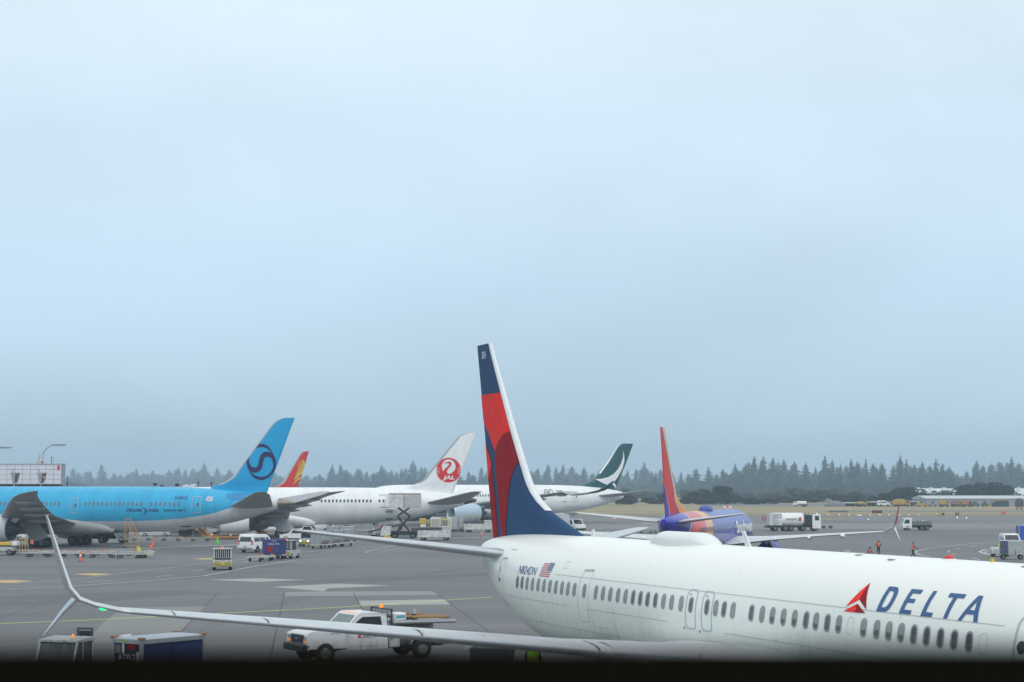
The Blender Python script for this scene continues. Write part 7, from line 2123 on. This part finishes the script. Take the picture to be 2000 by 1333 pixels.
for n_, (_, u, D, zb_, h, wx, i) in enumerate(conf[:296]):
    z_ = zone(u)
    plant('conifer', CON[i], (at(u, D), D, zb_ - .3), h + .3, wx, rng.uniform(0, 6.28), LABC[z_], 'tree', ['far forest on the left', 'forest behind the middle', 'nearer forest on the right'][z_])
fb_ = MB()
def add_joined(g_, x, y, z, h, wx, rz, mi):
    c, s_ = math.cos(rz), math.sin(rz)
    o = len(fb_.v)
    fb_.v += [(x + (p[0] * c - p[1] * s_) * wx, y + (p[0] * s_ + p[1] * c) * wx, z + p[2] * h) for p in g_.v]
    fb_.f += [tuple(i + o for i in f) for f in g_.f]; fb_.m += [mi] * len(g_.f); fb_.sm += [False] * len(g_.f)
# forest mass: trees past the limit and the undergrowth that closes the wood below the crests
BG = [broad_geo(500 + i) for i in range(3)]
for (_, u, D, zb_, h, wx, i) in conf[296:]:
    add_joined(CONJ[i], at(u, D), D, zb_, h, wx, 0, i % 3)
u = -60
while u < 2100:
    for rr_ in (0, 1):
        D = Dm(u) * (.84 + .1 * rr_) + rng.uniform(-25, 25)
        top = vt(u) + (22 if rr_ else 38) + rng.uniform(0, 12)
        top = min(top, 962)
        zb_ = hillz(at(u, D), D); h = max(7, (950 - top) * D / FPX + CAMZ - zb_)
        if rr_ and rng.random() < .6: add_joined(CONJ[rng.randrange(9)], at(u, D), D, zb_ - 2, h + 2, h * rng.uniform(.9, 1.3), rng.random() * 6, rng.randrange(3))
        else: add_joined(BG[rng.randrange(3)], at(u, D), D, zb_ - 3, h + 3, (22 + rng.uniform(0, 14)) * D / FPX * 1.3, rng.random() * 6, rng.randrange(3))
    u += 13
u = 1080
while u < 1860:
    if rng.random() < .8:
        D = rng.uniform(1050, 1350)
        top = 964 + rng.uniform(-10, 9) - (5 if 1500 < u < 1720 else 0)
        zb_ = hillz(at(u, D), D); h = max(4, (950 - top) * D / FPX + CAMZ - zb_)
        add_joined(BG[rng.randrange(3)], at(u, D), D, zb_ - 1.5, h + 1.5, rng.uniform(26, 52) * D / FPX * 1.2, rng.random() * 6, rng.choice([0, 2, 2]))
    u += rng.uniform(8, 20)
tag(fb_.build('forest', con_m, fix=False), kind='stuff')
# trees and bushes one can tell apart near the airfield
BL = [(1180, 962, 34, 0, 'dark bush left of the green tailed airliner stabilizer'), (1222, 958, 40, 0, 'rounded dark tree below the green tailed airliner stabilizer'), (1272, 972, 44, 0, 'low dark tree left of the red fin'), (1300, 962, 40, 0, 'dark tree hidden behind the red fin'), (1345, 966, 44, 0, 'dark tree just right of the red fin'), (1372, 955, 58, 0, 'left crown of the big dark tree behind the blue airliner dome'), (1405, 948, 66, 0, 'right crown of the big dark tree behind the blue airliner dome'), (1432, 968, 38, 0, 'low dark tree right of the big dark one'),
      (1452, 974, 26, 0, 'first small round dark bush right of the chequered board'), (1470, 971, 28, 0, 'second small round dark bush right of the chequered board'), (1489, 973, 28, 0, 'third small round dark bush right of the chequered board'), (1507, 974, 28, 0, 'fourth small round dark bush right of the chequered board'), (1520, 962, 60, 1, 'pale green tree left of the tanker lorry'), (1552, 953, 80, 1, 'broad pale green tree above the tanker lorry'), (1590, 956, 70, 1, 'broad olive tree right of the pale green one'), (1640, 964, 46, 2, 'olive tree behind the gravel heap'), (1672, 960, 40, 2, 'olive tree behind the left open shelter'), (1702, 968, 34, 0, 'small dark tree between the two open shelters'), (1733, 962, 52, 0, 'dark round tree behind the middle open shelter'), (1768, 951, 70, 0, 'large dark tree behind the large yellow lorry'), (1800, 962, 40, 0, 'dark tree left of the long shed'),
      (1822, 958, 26, 2, 'small tree in front of the white warehouse, left one'), (1848, 957, 34, 1, 'small pale tree in front of the white warehouse'), (1886, 946, 60, 0, 'left crown of the big dark trees above the long shed'), (1912, 943, 64, 0, 'middle left crown of the big dark trees above the long shed'), (1942, 941, 66, 0, 'middle right crown of the big dark trees above the long shed'), (1964, 947, 56, 0, 'right crown of the big dark trees above the long shed')]
for i, (u, v, w_, k, lab) in enumerate(BL):
    D = 780 + (i * 7) % 30 if u < 1840 else 800
    if k == 1: D = 860
    zb_ = gz(D); h = (950 - v) * D / FPX + CAMZ - zb_
    plant('broadleaf_tree', BRO[(i % 4, k)], (at(u, D), D, zb_ - h * .22), h * 1.22 / .98, w_ * D / FPX * 1.15, i * 1.3, lab, 'tree', None)
# ---------------------------------------------------------------- haze
hz = MB().box(-3600, 3600, -90, 4700, -1.9, 88).build('haze', [], fix=False)
hm = bpy.data.materials.new('haze'); hm.use_nodes = True
t = hm.node_tree; t.nodes.clear()
pv = N(t, 'ShaderNodeVolumePrincipled')
pv.inputs['Color'].default_value = (.63, .82, .98, 1)
pv.inputs['Density'].default_value = .00028
pv.inputs['Anisotropy'].default_value = 0.0
mo = N(t, 'ShaderNodeOutputMaterial')
lk(t, pv, 0, mo, 'Volume')
hz.data.materials.append(hm)
tag(hz, kind='stuff')
